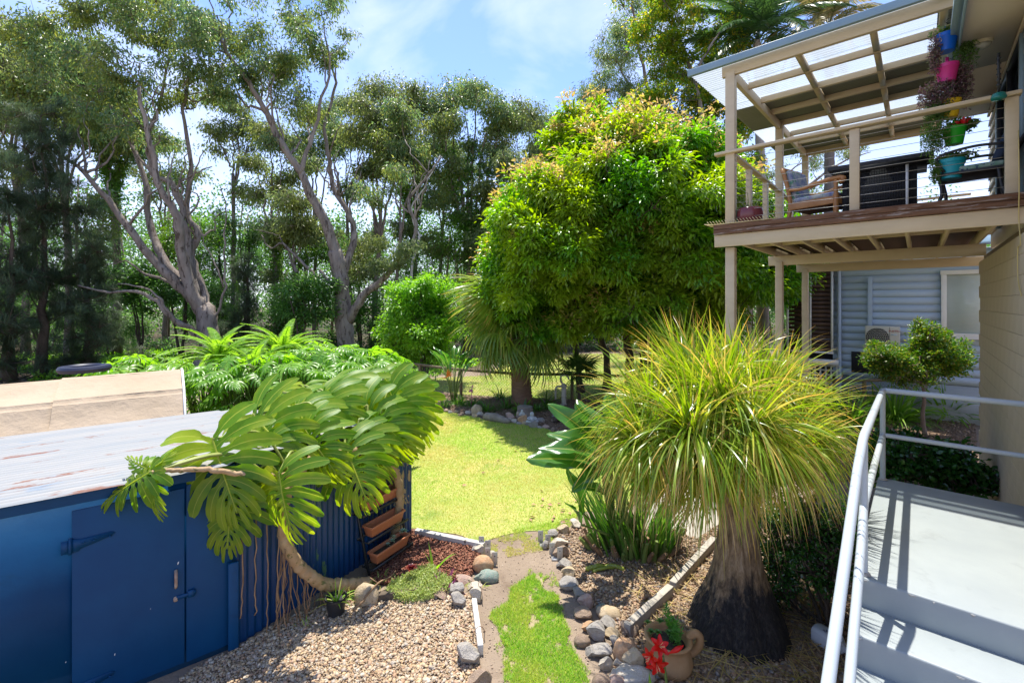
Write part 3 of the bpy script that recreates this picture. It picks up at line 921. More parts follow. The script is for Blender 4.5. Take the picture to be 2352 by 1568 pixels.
b_ = n_.new('ShaderNodeMixShader'); b_.inputs[0].default_value = 0.30; l_(a_.outputs[0], b_.inputs[1]); l_(ts_.outputs[0], b_.inputs[2]); l_(b_.outputs[0], o_.inputs[0])
m_opq = mat('olive_steel_sheet', (0.20, 0.20, 0.155), (0.17, 0.17, 0.13), 2, 0.45)
zs = lambda y: zr(y) + 0.062
XL = X0 - 0.42
for nm, mm, ya, yb, xa, xb in [('clear_roof_sheet', m_clear, Y0 - 0.02, Y0 + 0.86, XL, 0.18), ('clear_roof_sheet', m_clear, Y0 + 0.84, Y0 + 1.74, XL, 0.18),
                       ('clear_roof_sheet', m_clear, Y0 + 1.72, Y0 + 2.05, XL, 0.18), ('steel_roof_sheet', m_opq, Y0 + 2.03, Y0 + 3.55, XL, 0.36),
                       ('clear_roof_sheet', m_clear, Y0 + 3.53, Y0 + 4.85, XL, 0.18), ('steel_roof_sheet', m_opq, Y0 + 4.83, Y2 + 0.25, XL, 0.36),
                       ('steel_roof_sheet', m_opq, Y0 - 0.02, Y0 + 2.02, 0.17, 0.40)]:
    V, F = corr_sheet(xa, xb, ya, yb, zs)
    if nm == 'steel_roof_sheet' and xa > 0: V[:, 2] -= 0.004
    add_obj(nm, V, F, mm, deck, smooth=True)
m = MB(); m.box(((XL + 0.34) / 2 - 0.0, Y0 - 0.05, 6.62), (0.34 - XL, 0.06, 0.10)); m.build('roof_gutter', m_gutter, deck, bevel=0.006)

# things on and around the deck
def at_deck(px, py): return Gp(px, py, ZD)

# ceiling light under the eave
lt = empty('eave_light', onX(2256, 150, X1 - 0.3), 'cream oval bunker light with ribbed glass under the eave', 'light')
c = Wp(2255, 108, 5.28); c.z = 6.224
m = MB(); m.lathe(c, [(0.088, 0), (0.088, -0.03), (0.08, -0.036)], 20, 1.1, 0.85); m.build('base', mat('cream_plastic', (0.52, 0.48, 0.33), None, rough=0.5), lt, smooth='auto')
m = MB(); m.lathe(c, [(0.075, -0.034), (0.07, -0.06), (0.055, -0.082), (0.03, -0.094), (0.004, -0.098)], 20, 1.1, 0.85); m.build('lamp_glass', mat('frosted_glass', (0.35, 0.36, 0.31), None, rough=0.25), lt, smooth=True)

# extension cord on the wall
m = MB()
m.tube(limb_pts([onX(2339, 300, X1 - 0.02), onX(2341, 420, X1 - 0.03), onX(2340, 500, X1 - 0.02), onX(2344, 560, X1 - 0.02), onX(2338, 570, X1 - 0.02), onX(2338, 640, X1 - 0.02), onX(2346, 680, X1 - 0.02)]), 0.005, 6)
m.build('extension_cord', mat('yellow_cord', (0.55, 0.42, 0.16), None, rough=0.5), None, smooth=True, label='thin yellow cord hanging down the house wall past the deck edge', cat='cord')

# ------------------------------------------------------------------ grey landing and stairs
ZL, XA = 1.22, -0.345
st = empty('outdoor_stairs', (0.2, 4, 0), 'pale grey painted concrete landing with steps leading down from it', 'stairs')
m = MB(); m.box(((XA + X1) / 2 - 0.003, (4.14 + 6.65) / 2, ZL - 0.11), (X1 - XA - 0.006, 2.51, 0.22)); m.build('landing', m_greypaint, st, bevel=0.012)
m = MB(); m.box(((XA + X1) / 2 + 0.04, (4.3 + 6.5) / 2, 0.5), (X1 - XA - 0.16, 2.2, 1.0)); m.build('landing_base', m_block, st)
yy = 4.14; z = ZL
for k in range(5):
    z -= 0.205
    m = MB(); m.box(((XA + X1) / 2 + 0.3, yy - 0.19 + 0.005, z - 0.5 * (0.22 if k < 5 else z)), (X1 - XA + 0.6, 0.39, 0.22)); m.build('step', m_greypaint, st, bevel=0.012)
    yy -= 0.375
m = MB(); m.box((0.35, 4.7, ZL - 0.112), (X1 - XA - 0.1, 1.0, 0.21))
chp = MB(); r7 = random.Random(3)
for (x0_, x1_, y_, z_) in ((XA, X1, 4.14, ZL), (XA, X1 + 0.5, 3.755, ZL - 0.205), (XA, X1 + 0.6, 3.38, ZL - 0.41)):
    x = x0_ + 0.05
    while x < x1_:
        w_ = r7.uniform(0.01, 0.07); h_ = r7.uniform(0.004, 0.014)
        chp.prism([(x, y_ - 0.0035, z_ - 0.012), (x + w_ * 0.3, y_ - 0.0035, z_ - 0.012 - h_), (x + w_ * 0.8, y_ - 0.0035, z_ - 0.012 - h_ * 0.6), (x + w_, y_ - 0.0035, z_ - 0.010)], (0, 0.002, 0)); x += w_ + r7.uniform(0.05, 0.5)
chp.build('chipped_paint', mat('bare_chipped_edge', (0.50, 0.50, 0.48), (0.30, 0.28, 0.26), 30, 0.8), st, kind='stuff')
rl = empty('stair_railing', (XA + 0.04, 4.2, ZL), 'grey painted tube railing around the landing and down the steps', 'railing')
xr = XA + 0.045
TF, TN = (xr, 6.58), (xr, 4.20)
zt, zm = ZL + 1.0, ZL + 0.5
m = MB(); m.tube([(X1 - 0.01, 6.58, zt), (xr + 0.03, 6.58, zt), (xr, 6.56, zt - 0.004), (xr, 4.24, zt), (xr - 0.002, 4.17, zt - 0.02), (xr - 0.01, 3.9, zt - 0.155), (xr - 0.03, 2.0, zt - 1.19)], 0.029, 14); m.build('top_rail', m_rail, rl, smooth='auto')
m = MB(); m.tube([(X1 - 0.01, 6.58, zm), (xr, 6.58, zm)], 0.025, 12); m.build('middle_rail', m_rail, rl, smooth='auto')
m = MB(); m.tube([(xr, 6.58, zm), (xr, 4.24, zm), (xr + 0.002, 4.17, zm - 0.02), (xr + 0.01, 3.9, zm - 0.155), (xr + 0.03, 1.9, zm - 1.24)], 0.027, 12); m.build('middle_rail', m_rail, rl, smooth='auto')
for y in (6.58, 4.20):
    m = MB(); m.tube([(xr, y, ZL + 0.012), (xr, y, zt - 0.02)], 0.026, 12); po = m.build('rail_post', m_rail, rl, smooth='auto')
    m = MB(); m.lathe((xr, y, ZL), [(0.045, 0.002), (0.043, 0.010), (0.032, 0.022)], 10); m.build('weld_plate', mat('chipped_rail_base', (0.42, 0.43, 0.41), (0.22, 0.19, 0.16), 40, 0.7), po)

# white waste pipe beside the wall
m = MB(); m.tube(limb_pts([Gp(2252, 1100, 0.0) + Vector((0, 0, 0.0)), onX(2250, 1100, X1 - 0.0), onX(2232, 1060, X1 - 0.08), onX(2222, 1030, X1 - 0.10), onX(2216, 1042, X1 - 0.12), onX(2214, 1060, X1 - 0.12)][1:]), 0.045, 10)
m.build('waste_pipe', m_white, None, smooth=True, label='short white plastic waste pipe bending out of the block wall', cat='pipe')

# ------------------------------------------------------------------ blue neighbouring house (its wall runs parallel to the deck front)
YH = 16.9
nb = empty('blue_house', onY(1950, 870, YH), 'blue weatherboard house beyond the fence with white trimmed window', 'house')
xl = onY(1912, 700, YH).x; xrr = onY(2420, 700, YH).x
zb = onY(1925, 862, YH).z; ztop = onY(1925, 586, YH).z
m = MB(); m.box(((xl + xrr) / 2, YH + 0.6, (zb + ztop) / 2), (xrr - xl, 1.0, ztop - zb)); m.build('wall', m_bluewall, nb)
bh_ = 0.213
wb2 = MB(); wb2.prism([(0, 0, 0), (0, 0.014, 0), (0, 0.008, bh_ - 0.010), (0, 0.001, bh_ - 0.010)], (1.0, 0, 0))
wv = np.array([tuple(v) for v in wb2.v]); wv[:, 1] *= -1
wb2_me = raw_mesh('weatherboard', wv, wb2.f, m_bluewall)
wxa, wxb = onY(2168, 690, YH).x, onY(2330, 690, YH).x
wz0, wz1 = onY(2168, 766, YH).z, onY(2168, 629, YH).z
k = 0
while zb + 0.02 + k * bh_ < ztop - 0.1:
    z0 = zb + 0.02 + k * bh_
    spans = [(xl, xrr)] if (z0 + bh_ < wz0 or z0 > wz1) else [(xl, wxa - 0.02), (wxb + 0.02, xrr)]
    for a, b in spans:
        link('weatherboard', wb2_me, nb, Matrix.Translation((a, YH + 0.1, z0)) @ Matrix.Diagonal((b - a, 1, 1, 1)))
    k += 1
wf = MB()
for a, b, c_, d_ in ((wxa, wxb, wz0 - 0.09, wz0 + 0.02), (wxa, wxb, wz1 - 0.02, wz1 + 0.09)):
    wf.box(((a + b) / 2, YH + 0.02, (c_ + d_) / 2), (b - a + 0.14, 0.10, d_ - c_))
for x in (wxa, wxb):
    wf.box((x, YH + 0.022, (wz0 + wz1) / 2), (0.11, 0.09, wz1 - wz0 - 0.045))
wf.box(((wxa + wxb) / 2, YH + 0.03, wz0 - 0.11), (wxb - wxa + 0.24, 0.16, 0.04))
win = wf.build('window_frame', m_white, nb, bevel=0.004)
m = MB(); m.box(((wxa + wxb) / 2, YH + 0.055, (wz0 + wz1) / 2), (wxb - wxa, 0.012, wz1 - wz0)); m.build('pane', mat('window_pane', (0.58, 0.66, 0.62), (0.66, 0.74, 0.70), 1.0, 0.12, spec=0.7), win)
bl_ = MB()
for k in range(44):
    bl_.box(((wxa + wxb) / 2, YH + 0.047, wz0 + 0.06 + k * (wz1 - wz0 - 0.1) / 44), (wxb - wxa - 0.12, 0.004, 0.012))
bl_.build('blind_slats', mat('pale_blind', (0.62, 0.66, 0.62), None, rough=0.5), win, kind='stuff')
# slatted porch to the left, its white frame and lattice under it
sx0, sx1 = onY(1806, 700, YH - 0.4).x, onY(1912, 700, YH - 0.4).x
sz0, sz1 = onY(1850, 805, YH - 0.4).z, onY(1850, 626, YH - 0.4).z
m_slat = mat('dark_stained_slat', (0.05, 0.028, 0.018), (0.09, 0.052, 0.034), 5, 0.6, obj_rand=0.25)
sl = MB(); sl.box((0, 0, 0), (sx1 - sx0, 0.03, 0.105)); sl_me = raw_mesh('slat', np.array([tuple(v) for v in sl.v]), sl.f, m_slat)
k = 0; z = sz0 + 0.06
while z < sz1:
    link('slat', sl_me, nb, Matrix.Translation(((sx0 + sx1) / 2, YH - 0.36 + rnd.uniform(-0.01, 0.01), z)) @ Matrix.Rotation(rnd.uniform(-0.004, 0.004), 4, 'Y'))
    z += 0.128
fr = MB()
for px in (1809, 1861, 1911):
    x = onY(px, 700, YH - 0.45).x; fr.box((x, YH - 0.44, (sz0 + sz1) / 2), (0.055, 0.05, sz1 - sz0 + 0.1))
fr.box(((sx0 + sx1) / 2, YH - 0.442, sz0 - 0.02), (sx1 - sx0 + 0.05, 0.05, 0.055))
fr.box(((sx0 + sx1) / 2, YH - 0.442, sz0 - 0.30), (sx1 - sx0 + 0.3, 0.12, 0.15)); fr.box(((sx0 + sx1) / 2, YH - 0.442, sz1 + 0.17), (sx1 - sx0 + 0.2, 0.10, 0.28))
fr.build('porch_frame', m_white, nb)
m_dark = mat('porch_interior', (0.03, 0.03, 0.035), None, rough=0.9)
la = MB(); lz1 = sz0 - 0.38; lz0 = lz1 - 1.25; lx0 = onY(1780, 700, YH - 0.4).x; lx1 = onY(1930, 700, YH - 0.4).x
for q in np.arange(lx0, lx1, 0.135): la.box((q, YH - 0.40, (lz0 + lz1) / 2), (0.045, 0.012, lz1 - lz0))
for q in np.arange(lz0, lz1, 0.135): la.box(((lx0 + lx1) / 2, YH - 0.387, q), (lx1 - lx0, 0.012, 0.045))
la.build('lattice', mat('cream_lattice', (0.56, 0.55, 0.46), None, rough=0.6), nb, kind='stuff')
m = MB(); m.box(((lx0 + lx1) / 2, YH + 0.9, 1.0), (lx1 - lx0, 1.2, 2.0)); m.build('subfloor', m_dark, nb)
m = MB(); m.box(((sx0 + sx1) / 2, YH + 0.9, 3.2), (sx1 - sx0, 0.1, 2.3)); m.build('porch_back_wall', m_dark, nb)
dp = MB(); x = onY(1925, 700, YH).x
dp.tube([(x - 0.05, YH - 0.10, ztop + 0.05), (x - 0.05, YH - 0.10, ztop - 0.1), (x + 0.03, YH - 0.06, ztop - 0.28), (x + 0.04, YH - 0.06, zb - 1.2)], 0.052, 10); dp.build('downpipe', m_bluewall, nb, smooth='auto')
dp = MB(); x = onY(1998, 700, YH).x; dp.box((x, YH + 0.02, (onY(1998, 636, YH).z + onY(1998, 748, YH).z) / 2), (0.11, 0.10, onY(1998, 636, YH).z - onY(1998, 748, YH).z)); dp.build('duct_cover', m_bluewall, nb, bevel=0.01)
m = MB(); m.box(((xl + xrr) / 2, YH + 0.5, zb / 2 - 0.02), (xrr - xl - 0.1, 0.8, zb)); m.build('base_wall', mat('grey_base_wall', (0.30, 0.34, 0.36), (0.34, 0.38, 0.40), 2, 0.8), nb)
m = MB(); m.box((onY(1985, 835, YH).x, YH + 0.08, onY(1985, 833, YH).z), (0.62, 0.05, 0.62)); m.build('subfloor_vent', m_dark, nb)
rfp = MB(); rfp.prism([(xl - 2.2, YH - 0.9, ztop - 0.02), (xl - 2.2, YH + 5, ztop + 1.0), (xl - 2.2, YH + 5, ztop + 1.08), (xl - 2.2, YH - 0.9, ztop + 0.06)], (xrr - xl + 3, 0, 0)); rfp.build('roof', m_gutter, nb)

# air conditioner hung on the blue wall
a0, a1 = onY(1987, 748, YH - 0.3), onY(2067, 803, YH - 0.3)
ac = empty('air_conditioner', ((a0.x + a1.x) / 2, YH - 0.15, a1.z), 'cream air conditioner outdoor unit with round fan grille on the blue wall', 'air conditioner')
aw, ah = a1.x - a0.x, a0.z - a1.z; ay = YH - 0.15
m_acb = mat('cream_enamel', (0.60, 0.57, 0.48), None, rough=0.4)
m = MB(); m.box(((a0.x + a1.x) / 2, ay, (a0.z + a1.z) / 2), (aw, 0.30, ah)); m.build('casing', m_acb, ac, bevel=0.015)
fc = Vector((a0.x + aw * 0.36, ay - 0.153, (a0.z + a1.z) / 2))
m = MB(); vs = [fc + Vector((math.cos(t) * ah * 0.42, 0.0, math.sin(t) * ah * 0.42)) for t in np.linspace(0, 2 * math.pi, 28, endpoint=False)]; m.prism(vs, (0, 0.004, 0)); m.build('fan_opening', m_black, ac)
m = MB()
for q in np.linspace(0.12, 0.95, 7): m.tube([fc + Vector((math.cos(t) * ah * 0.43 * q, -0.008, math.sin(t) * ah * 0.43 * q)) for t in np.linspace(0, 2 * math.pi, 25)], 0.004, 4)
for q in np.linspace(-0.9, 0.9, 9):
    hh = ah * 0.43 * math.sqrt(1 - q * q) ; m.tube([fc + Vector((-hh, -0.010, q * ah * 0.43)), fc + Vector((hh, -0.010, q * ah * 0.43))], 0.004, 4)
m.build('fan_grille', m_acb, ac)
m = MB(); m.box((a0.x + aw * 0.715, ay - 0.152, fc.z), (0.012, 0.006, ah * 0.94)); m.build('panel_seam', mat('dark_seam', (0.2, 0.19, 0.16), None), ac)
m = MB(); m.box((a0.x + aw * 0.83, ay - 0.152, fc.z + ah * 0.14), (aw * 0.16, 0.005, 0.035)); m.build('rating_sticker', mat('pale_sticker', (0.45, 0.55, 0.62), None), ac)
def text(name, body, loc, size, rot, material, parent, ext=0.0008):
    cu = bpy.data.curves.new(name, 'FONT'); cu.body = body; cu.size = size; cu.extrude = ext; cu.align_x = 'CENTER'
    tmp = bpy.data.objects.new(name + '_tmp', cu); C.objects.link(tmp)
    dg = bpy.context.evaluated_depsgraph_get()
    me = bpy.data.meshes.new_from_object(tmp.evaluated_get(dg))
    bpy.data.objects.remove(tmp)
    me.materials.clear(); me.materials.append(material)
    return link(name, me, parent, Matrix.Translation(loc) @ Matrix.Rotation(rot[2], 4, 'Z') @ Matrix.Rotation(rot[1], 4, 'Y') @ Matrix.Rotation(rot[0], 4, 'X'))
text('lettering', 'FUJITSU', (a0.x + aw * 0.85, ay - 0.156, fc.z + ah * 0.26), 0.07, (R(90), 0, 0), mat('red_print', (0.45, 0.03, 0.03), None), ac)

# ------------------------------------------------------------------ blue garden shed
def S2(n_, t_, z): # shed frame: t along its front, n across
    return cxy(0.616 * n_ + 0.788 * t_, -0.788 * n_ + 0.616 * t_, z)
def inv(p, q):     # cam coords to (n, t)
    return 0.616 * p - 0.788 * q, 0.788 * p + 0.616 * q
ZS = 1.73
shed = empty('blue_shed', S2(-5.9, -1.0, 0), 'navy blue painted steel shed with a pale rusty corrugated roof', 'shed')
C1 = cxy(-2.576, 4.245); C2 = cxy(-1.400, 6.36); C3 = cxy(-3.95, 6.13)
CF = S2(-4.90, -4.6, 0); CB = S2(-7.26, -4.6, 0)
def up_(p, z): return Vector((p.x, p.y, z))
# front wall (flat sheet) with a door in it
fd = (C1 - CF).normalized(); fn = Vector((fd.y, -fd.x, 0))
if fn.dot(-C1) < 0: fn = -fn
m = MB(); m.frame(CF, C1 - CF, -fn * 0.06, (0, 0, ZS - 0.02)); m.build('front_wall', m_shed, shed)
m = MB(); m.frame(up_(CF, ZS - 0.10) + fn * 0.002, C1 - CF, fn * 0.03, (0, 0, 0.085)); m.build('top_flashing', m_shed, shed, bevel=0.006)
def onF(px, z, off=0.0):    # point of the front wall under picture column px
    k = (px - 1176) / FP
    r = Vector(FW + RT * k); q = CF + fn * off
    t = (Vector((q.x, q.y, 0)).dot(fn)) / Vector((r.x, r.y, 0)).dot(fn)
    return Vector((r.x * t, r.y * t, z))
dA, dB = onF(165, 0.0, 0.012), onF(424, 0.0, 0.012)
dz1 = ZS - 0.15
m = MB(); m.frame(up_(dA, 0.055) - fn * 0.008, dB - dA, fn * 0.018, (0, 0, dz1 - 0.055)); dr = m.build('door', m_shed, shed, bevel=0.005)
m = MB(); m.frame(up_(dB, 0.05) - fn * 0.003 + fd * 0.012, (onF(531, 0) - dB) * 0.985, fn * 0.010, (0, 0, dz1 - 0.03)); m.build('side_panel', m_shed, shed, bevel=0.003)
for z in (1.31, 0.18):
    m = MB()
    o = up_(dA, z) + fn * 0.012
    m.prism([o - Vector((0, 0, 0.05)), o + fd * 0.04 + Vector((0, 0, -0.05)), o + fd * 0.05 + Vector((0, 0, -0.035)), o + fd * 0.24 + Vector((0, 0, 0.012)), o + fd * 0.255 + Vector((0, 0, 0.03)), o + fd * 0.23 + Vector((0, 0, 0.045)), o + fd * 0.05 + Vector((0, 0, 0.04)), o + Vector((0, 0, 0.055))], fn * 0.006)
    m.tube([o + fn * 0.008 - Vector((0, 0, 0.06)) - fd * 0.008, o + fn * 0.008 + Vector((0, 0, 0.065)) - fd * 0.008], 0.011, 8)
    m.frame(o - fd * 0.06 - Vector((0, 0, 0.05)) , fd * 0.05, fn * 0.006, (0, 0, 0.10))
    for q in (0.07, 0.13, 0.225): m.lathe(o + fd * q + fn * 0.010 + Vector((0, 0, 0.01)), [(0.008, -0.006), (0.008, 0.006)], 8)
    m.build('hinge', m_shed, dr)
hp = onF(404, 0.80, 0.03)
m = MB(); m.tube([hp + Vector((0, 0, 0.09)), hp + fn * 0.03 + Vector((0, 0, 0.06)), hp + fn * 0.03 - Vector((0, 0, 0.03)), hp - Vector((0, 0, 0.06))], 0.012, 7); m.build('handle', m_rust, dr)
hb = onF(428, 0.63, 0.02)
m = MB(); m.frame(hb - fd * 0.07, fd * 0.14, fn * 0.012, (0, 0, 0.03)); m.frame(hb + fd * 0.01 - Vector((0, 0, 0.012)), fd * 0.05, fn * 0.02, (0, 0, 0.06)); m.build('bolt', m_shed, dr)
m = MB(); m.lathe(hb - fd * 0.075 + Vector((0, 0, 0.01)), [(0.016, -0.02), (0.018, 0), (0.012, 0.02)], 8); m.build('rusty_bolt_end', m_rust, dr)
cp = onF(523, 0.0, 0.03)
m = MB(); m.frame(up_(cp, 0.02), fd * 0.085, fn * 0.04, (0, 0, 0.80)); m.build('corner_channel', m_shed, shed, bevel=0.01)
m = MB(); m.frame(onF(12, 0.0, 0.03), -fd * 0.10, fn * 0.05, (0, 0, 0.34)); m.build('corner_channel', m_rust, shed, bevel=0.008)
# chips and drips of old paint on the door
m = MB()
for px, z, s in ((407, 0.93, 0.018), (262, 0.34, 0.012), (150, 0.42, 0.008), (345, 0.62, 0.006)):
    o = onF(px, z, 0.0225); m.prism([o, o + fd * s * 0.5 + Vector((0, 0, s * 0.2)), o + fd * s * 0.7 + Vector((0, 0, s * 1.4)), o + fd * s * 0.3 + Vector((0, 0, s * 1.2))], fn * 0.001)
m.build('paint_chips', m_white, dr)
# corrugated side wall
def corr_wall(A, B, z0, z1, pitch=0.076, amp=0.010, n=8):
    d = (B - A); Lg = d.length; d = d / Lg; nn = Vector((d.y, -d.x, 0))
    if nn.dot(-A) < 0: nn = -nn
    k = int(Lg / pitch * n); V = []
    for z in (z0, z1):
        for i in range(k + 1):
            s = Lg * i / k
            ph = (s / pitch) % 1.0
            V.append(A + d * s + nn * (amp * math.sin(2 * math.pi * ph)) + Vector((0, 0, z)))
    F = np.array([(i, i + 1, k + 1 + i + 1, k + 1 + i) for i in range(k)])
    return np.array([tuple(v) for v in V]), F
m_shedside = bpy.data.materials.new('navy_corrugated_enamel')
t_, n_, l_ = _nodes(m_shedside)
o_ = n_.new('ShaderNodeOutputMaterial'); b_ = n_.new('ShaderNodeBsdfPrincipled'); tc_ = n_.new('ShaderNodeTexCoord'); mp_ = n_.new('ShaderNodeMapping'); mp_.inputs['Scale'].default_value = (1, 1, 0.28)
l_(tc_.outputs['Object'], mp_.inputs['Vector'])
cc = _ramp(n_, l_, _noise(n_, l_, mp_.outputs['Vector'], 3, 5), [(0.35, (0.002, 0.034, 0.115)), (0.65, (0.003, 0.052, 0.15))])
f1 = _noise(n_, l_, mp_.outputs['Vector'], 11, 7, 0.72, 0.4)
sx = n_.new('ShaderNodeSeparateXYZ'); l_(tc_.outputs['UV'], sx.inputs[0])
ad = n_.new('ShaderNodeMath'); ad.operation = 'MULTIPLY_ADD'; ad.inputs[1].default_value = 0.17; l_(_ramp(n_, l_, sx.outputs[0], [(0.80, (0, 0, 0)), (0.93, (1, 1, 1))]), ad.inputs[0]); l_(f1, ad.inputs[2])
cc = _mix(n_, l_, _ramp(n_, l_, ad.outputs[0], [(0.72, (0, 0, 0)), (0.735, (1, 1, 1))]), cc, (0.44, 0.31, 0.15))
f2 = _noise(n_, l_, mp_.outputs['Vector'], 7.0, 7, 0.75, 0.2)
ad2 = n_.new('ShaderNodeMath'); ad2.operation = 'MULTIPLY_ADD'; ad2.inputs[1].default_value = 0.22; l_(_ramp(n_, l_, sx.outputs[0], [(0.24, (0, 0, 0)), (0.30, (1, 1, 1)), (0.40, (1, 1, 1)), (0.46, (0, 0, 0))]), ad2.inputs[0]); l_(f2, ad2.inputs[2])
cc = _mix(n_, l_, _ramp(n_, l_, ad2.outputs[0], [(0.76, (0, 0, 0)), (0.775, (1, 1, 1))]), cc, (0.10, 0.20, 0.08))
l_(cc, b_.inputs['Base Color']); b_.inputs['Roughness'].default_value = 0.38; l_(b_.outputs[0], o_.inputs[0])
V, F = corr_wall(C1, C2, 0.0, ZS - 0.02)
nn_ = len(V) // 2
uv = np.column_stack([np.tile(np.linspace(0, 1, nn_), 2), np.repeat([0, 1], nn_)])
add_obj('side_wall', V, F, m_shedside, shed, uv=uv, smooth=True)
V, F = corr_wall(C2, C3, 0.0, ZS - 0.02); add_obj('back_wall', V, F, m_shed, shed, smooth=True)
# roof: polygon strip cut into corrugated sheets whose ridges run along the front
m_roof = bpy.data.materials.new('weathered_zinc_roof')
t_, n_, l_ = _nodes(m_roof)
o_ = n_.new('ShaderNodeOutputMaterial'); b_ = n_.new('ShaderNodeBsdfPrincipled'); tc_ = n_.new('ShaderNodeTexCoord'); mp_ = n_.new('ShaderNodeMapping')
mp_.inputs['Rotation'].default_value = (0, 0, -math.atan2(fd.y, fd.x)); mp_.inputs['Scale'].default_value = (1, 1, 1)
mq = n_.new('ShaderNodeMapping'); mq.inputs['Scale'].default_value = (0.32, 2.6, 1)
l_(tc_.outputs['Object'], mp_.inputs['Vector']); l_(mp_.outputs['Vector'], mq.inputs['Vector'])
cc = _ramp(n_, l_, _noise(n_, l_, mq.outputs['Vector'], 2.2, 6, 0.65), [(0.35, (0.32, 0.31, 0.29)), (0.62, (0.25, 0.265, 0.27))])
cc = _mix(n_, l_, _ramp(n_, l_, _noise(n_, l_, mq.outputs['Vector'], 1.7, 7, 0.7, 0.5), [(0.60, (0, 0, 0)), (0.67, (0.75, 0.75, 0.75))]), cc, (0.12, 0.20, 0.29))
cc = _mix(n_, l_, _ramp(n_, l_, _noise(n_, l_, mq.outputs['Vector'], 3.4, 8, 0.75, 0.3), [(0.575, (0, 0, 0)), (0.63, (0.9, 0.9, 0.9))]), cc, (0.21, 0.085, 0.05))
l_(cc, b_.inputs['Base Color']); b_.inputs['Roughness'].default_value = 0.65; b_.inputs['Specular IOR Level'].default_value = 0.2; l_(b_.outputs[0], o_.inputs[0])
fr_, ft_ = -4.80, 0.62
def right_t(n_):   # right end of the roof for a line at offset n_
    if n_ > -5.87: return 0.62 + (n_ + 4.86) / (-5.87 + 4.86) * (2.86 - 0.62)
    return 2.86 + (n_ + 5.87) / (-7.28 + 5.87) * (0.66 - 2.86)
step = 0.076 / 6; ns = np.arange(-7.30, -4.82, step)
for a, b in ((-7.30, -6.47), (-6.50, -5.62), (-5.66, -4.80)):
    q = np.arange(a, b, step); V = []
    for n_v in q:
        z = ZS + 0.012 + 0.010 * math.sin(2 * math.pi * n_v / 0.076) + (0.004 if a > -7 else 0) * (1 if a > -6 else 0.5)
        V.append(S2(n_v, -4.7, z)); V.append(S2(n_v, max(right_t(n_v), 0.5), z))
    F = np.array([(2 * i, 2 * i + 1, 2 * i + 3, 2 * i + 2) for i in range(len(q) - 1)])
    add_obj('roof_sheet', np.array([tuple(v) for v in V]), F, m_roof, shed, smooth=True)

# ------------------------------------------------------------------ tan canvas cover behind the shed
m_canvas = mat('tan_canvas', (0.42, 0.325, 0.225), (0.37, 0.28, 0.185), 1.6, 0.85, 0.7, 12, stretch=(1, 1, 1), bdist=0.02)
cov = empty('covered_caravan', S2(-9.0, -2, 0), 'long low trailer under a tan canvas cover behind the blue shed', 'trailer')
prof = [(-7.46, 0.05), (-7.47, 1.0), (-7.56, 1.56), (-7.93, 1.90), (-8.01, 1.96), (-8.52, 2.155), (-8.72, 2.15), (-9.5, 1.80), (-10.0, 1.3), (-10.05, 0.05)]
PP = [np.array((a, b, 0)) for a, b in prof]
for (ta, tb, off) in ((-7.5, -0.955, 0.0), (-1.0, 0.31, 0.022)):
    ts = np.linspace(ta, tb, int((tb - ta) / 0.06)); V = []; F = []
    for j in range(len(PP) - 1):
        kk = max(2, int(np.linalg.norm(PP[j + 1] - PP[j]) / 0.06)); b0_ = len(V)
        for i, t in enumerate(ts):
            for q_ in range(kk + 1):
                p = PP[j] + (PP[j + 1] - PP[j]) * q_ / kk
                e_ = min(q_, kk - q_) / kk * 2
                s_ = j * 3 + q_ / kk
                w = (mnoise.noise(Vector((t * 2.2, s_ * 1.1, off * 90))) * 0.016 + mnoise.noise(Vector((t * 7, s_ * 3, off * 90))) * 0.010) * (0.25 + 0.75 * min(1, e_ * 2)) - 0.012 * math.sin(math.pi * q_ / kk)
                V.append(S2(p[0] + w + off, t, p[1] + off + w))
        for i in range(len(ts) - 1):
            for q_ in range(kk):
                F.append((b0_ + i * (kk + 1) + q_, b0_ + i * (kk + 1) + q_ + 1, b0_ + (i + 1) * (kk + 1) + q_ + 1, b0_ + (i + 1) * (kk + 1) + q_))
    add_obj('canvas_panel', np.array([tuple(v) for v in V]), np.array(F), m_canvas, cov, smooth=True)
m = MB(); m.tube([S2(p[0] + 0.03, 0.32, p[1] + 0.03) for p in PP], 0.016, 6); m.build('white_piping', m_white, cov, smooth=True)
m = MB(); m.prism([S2(p[0], 0.29, p[1]) for p in PP], tuple((S2(0, 0.01, 0) - S2(0, 0, 0)))); m.build('end_panel', m_canvas, cov)
ty = empty('tyre', Wp(192, 832, 6.9), 'dark blue rubber tyre lying on top of the tan canvas cover', 'tyre')
tc0 = Wp(195, 832, 7.5); tc0.z = 2.12
m = MB(); m.lathe(tc0, [(0.24, -0.045), (0.31, -0.05), (0.335, -0.02), (0.34, 0.01), (0.32, 0.045), (0.25, 0.055), (0.22, 0.03), (0.22, -0.03), (0.24, -0.045)], 36, cap=False); m.build('tread', mat('dark_rubber', (0.015, 0.02, 0.045), None, rough=0.5), ty, smooth='auto')
m = MB(); m.lathe(tc0, [(0.215, 0.0), (0.16, 0.012), (0.05, 0.02), (0.002, 0.02)], 30); m.build('rim', mat('blue_rim', (0.10, 0.14, 0.25), None, rough=0.4), ty, smooth='auto')
# ------------------------------------------------------------------ the two big multi-limbed trees
def wpts(L_):
    return [np.array(Wp(*q)) for q in L_]

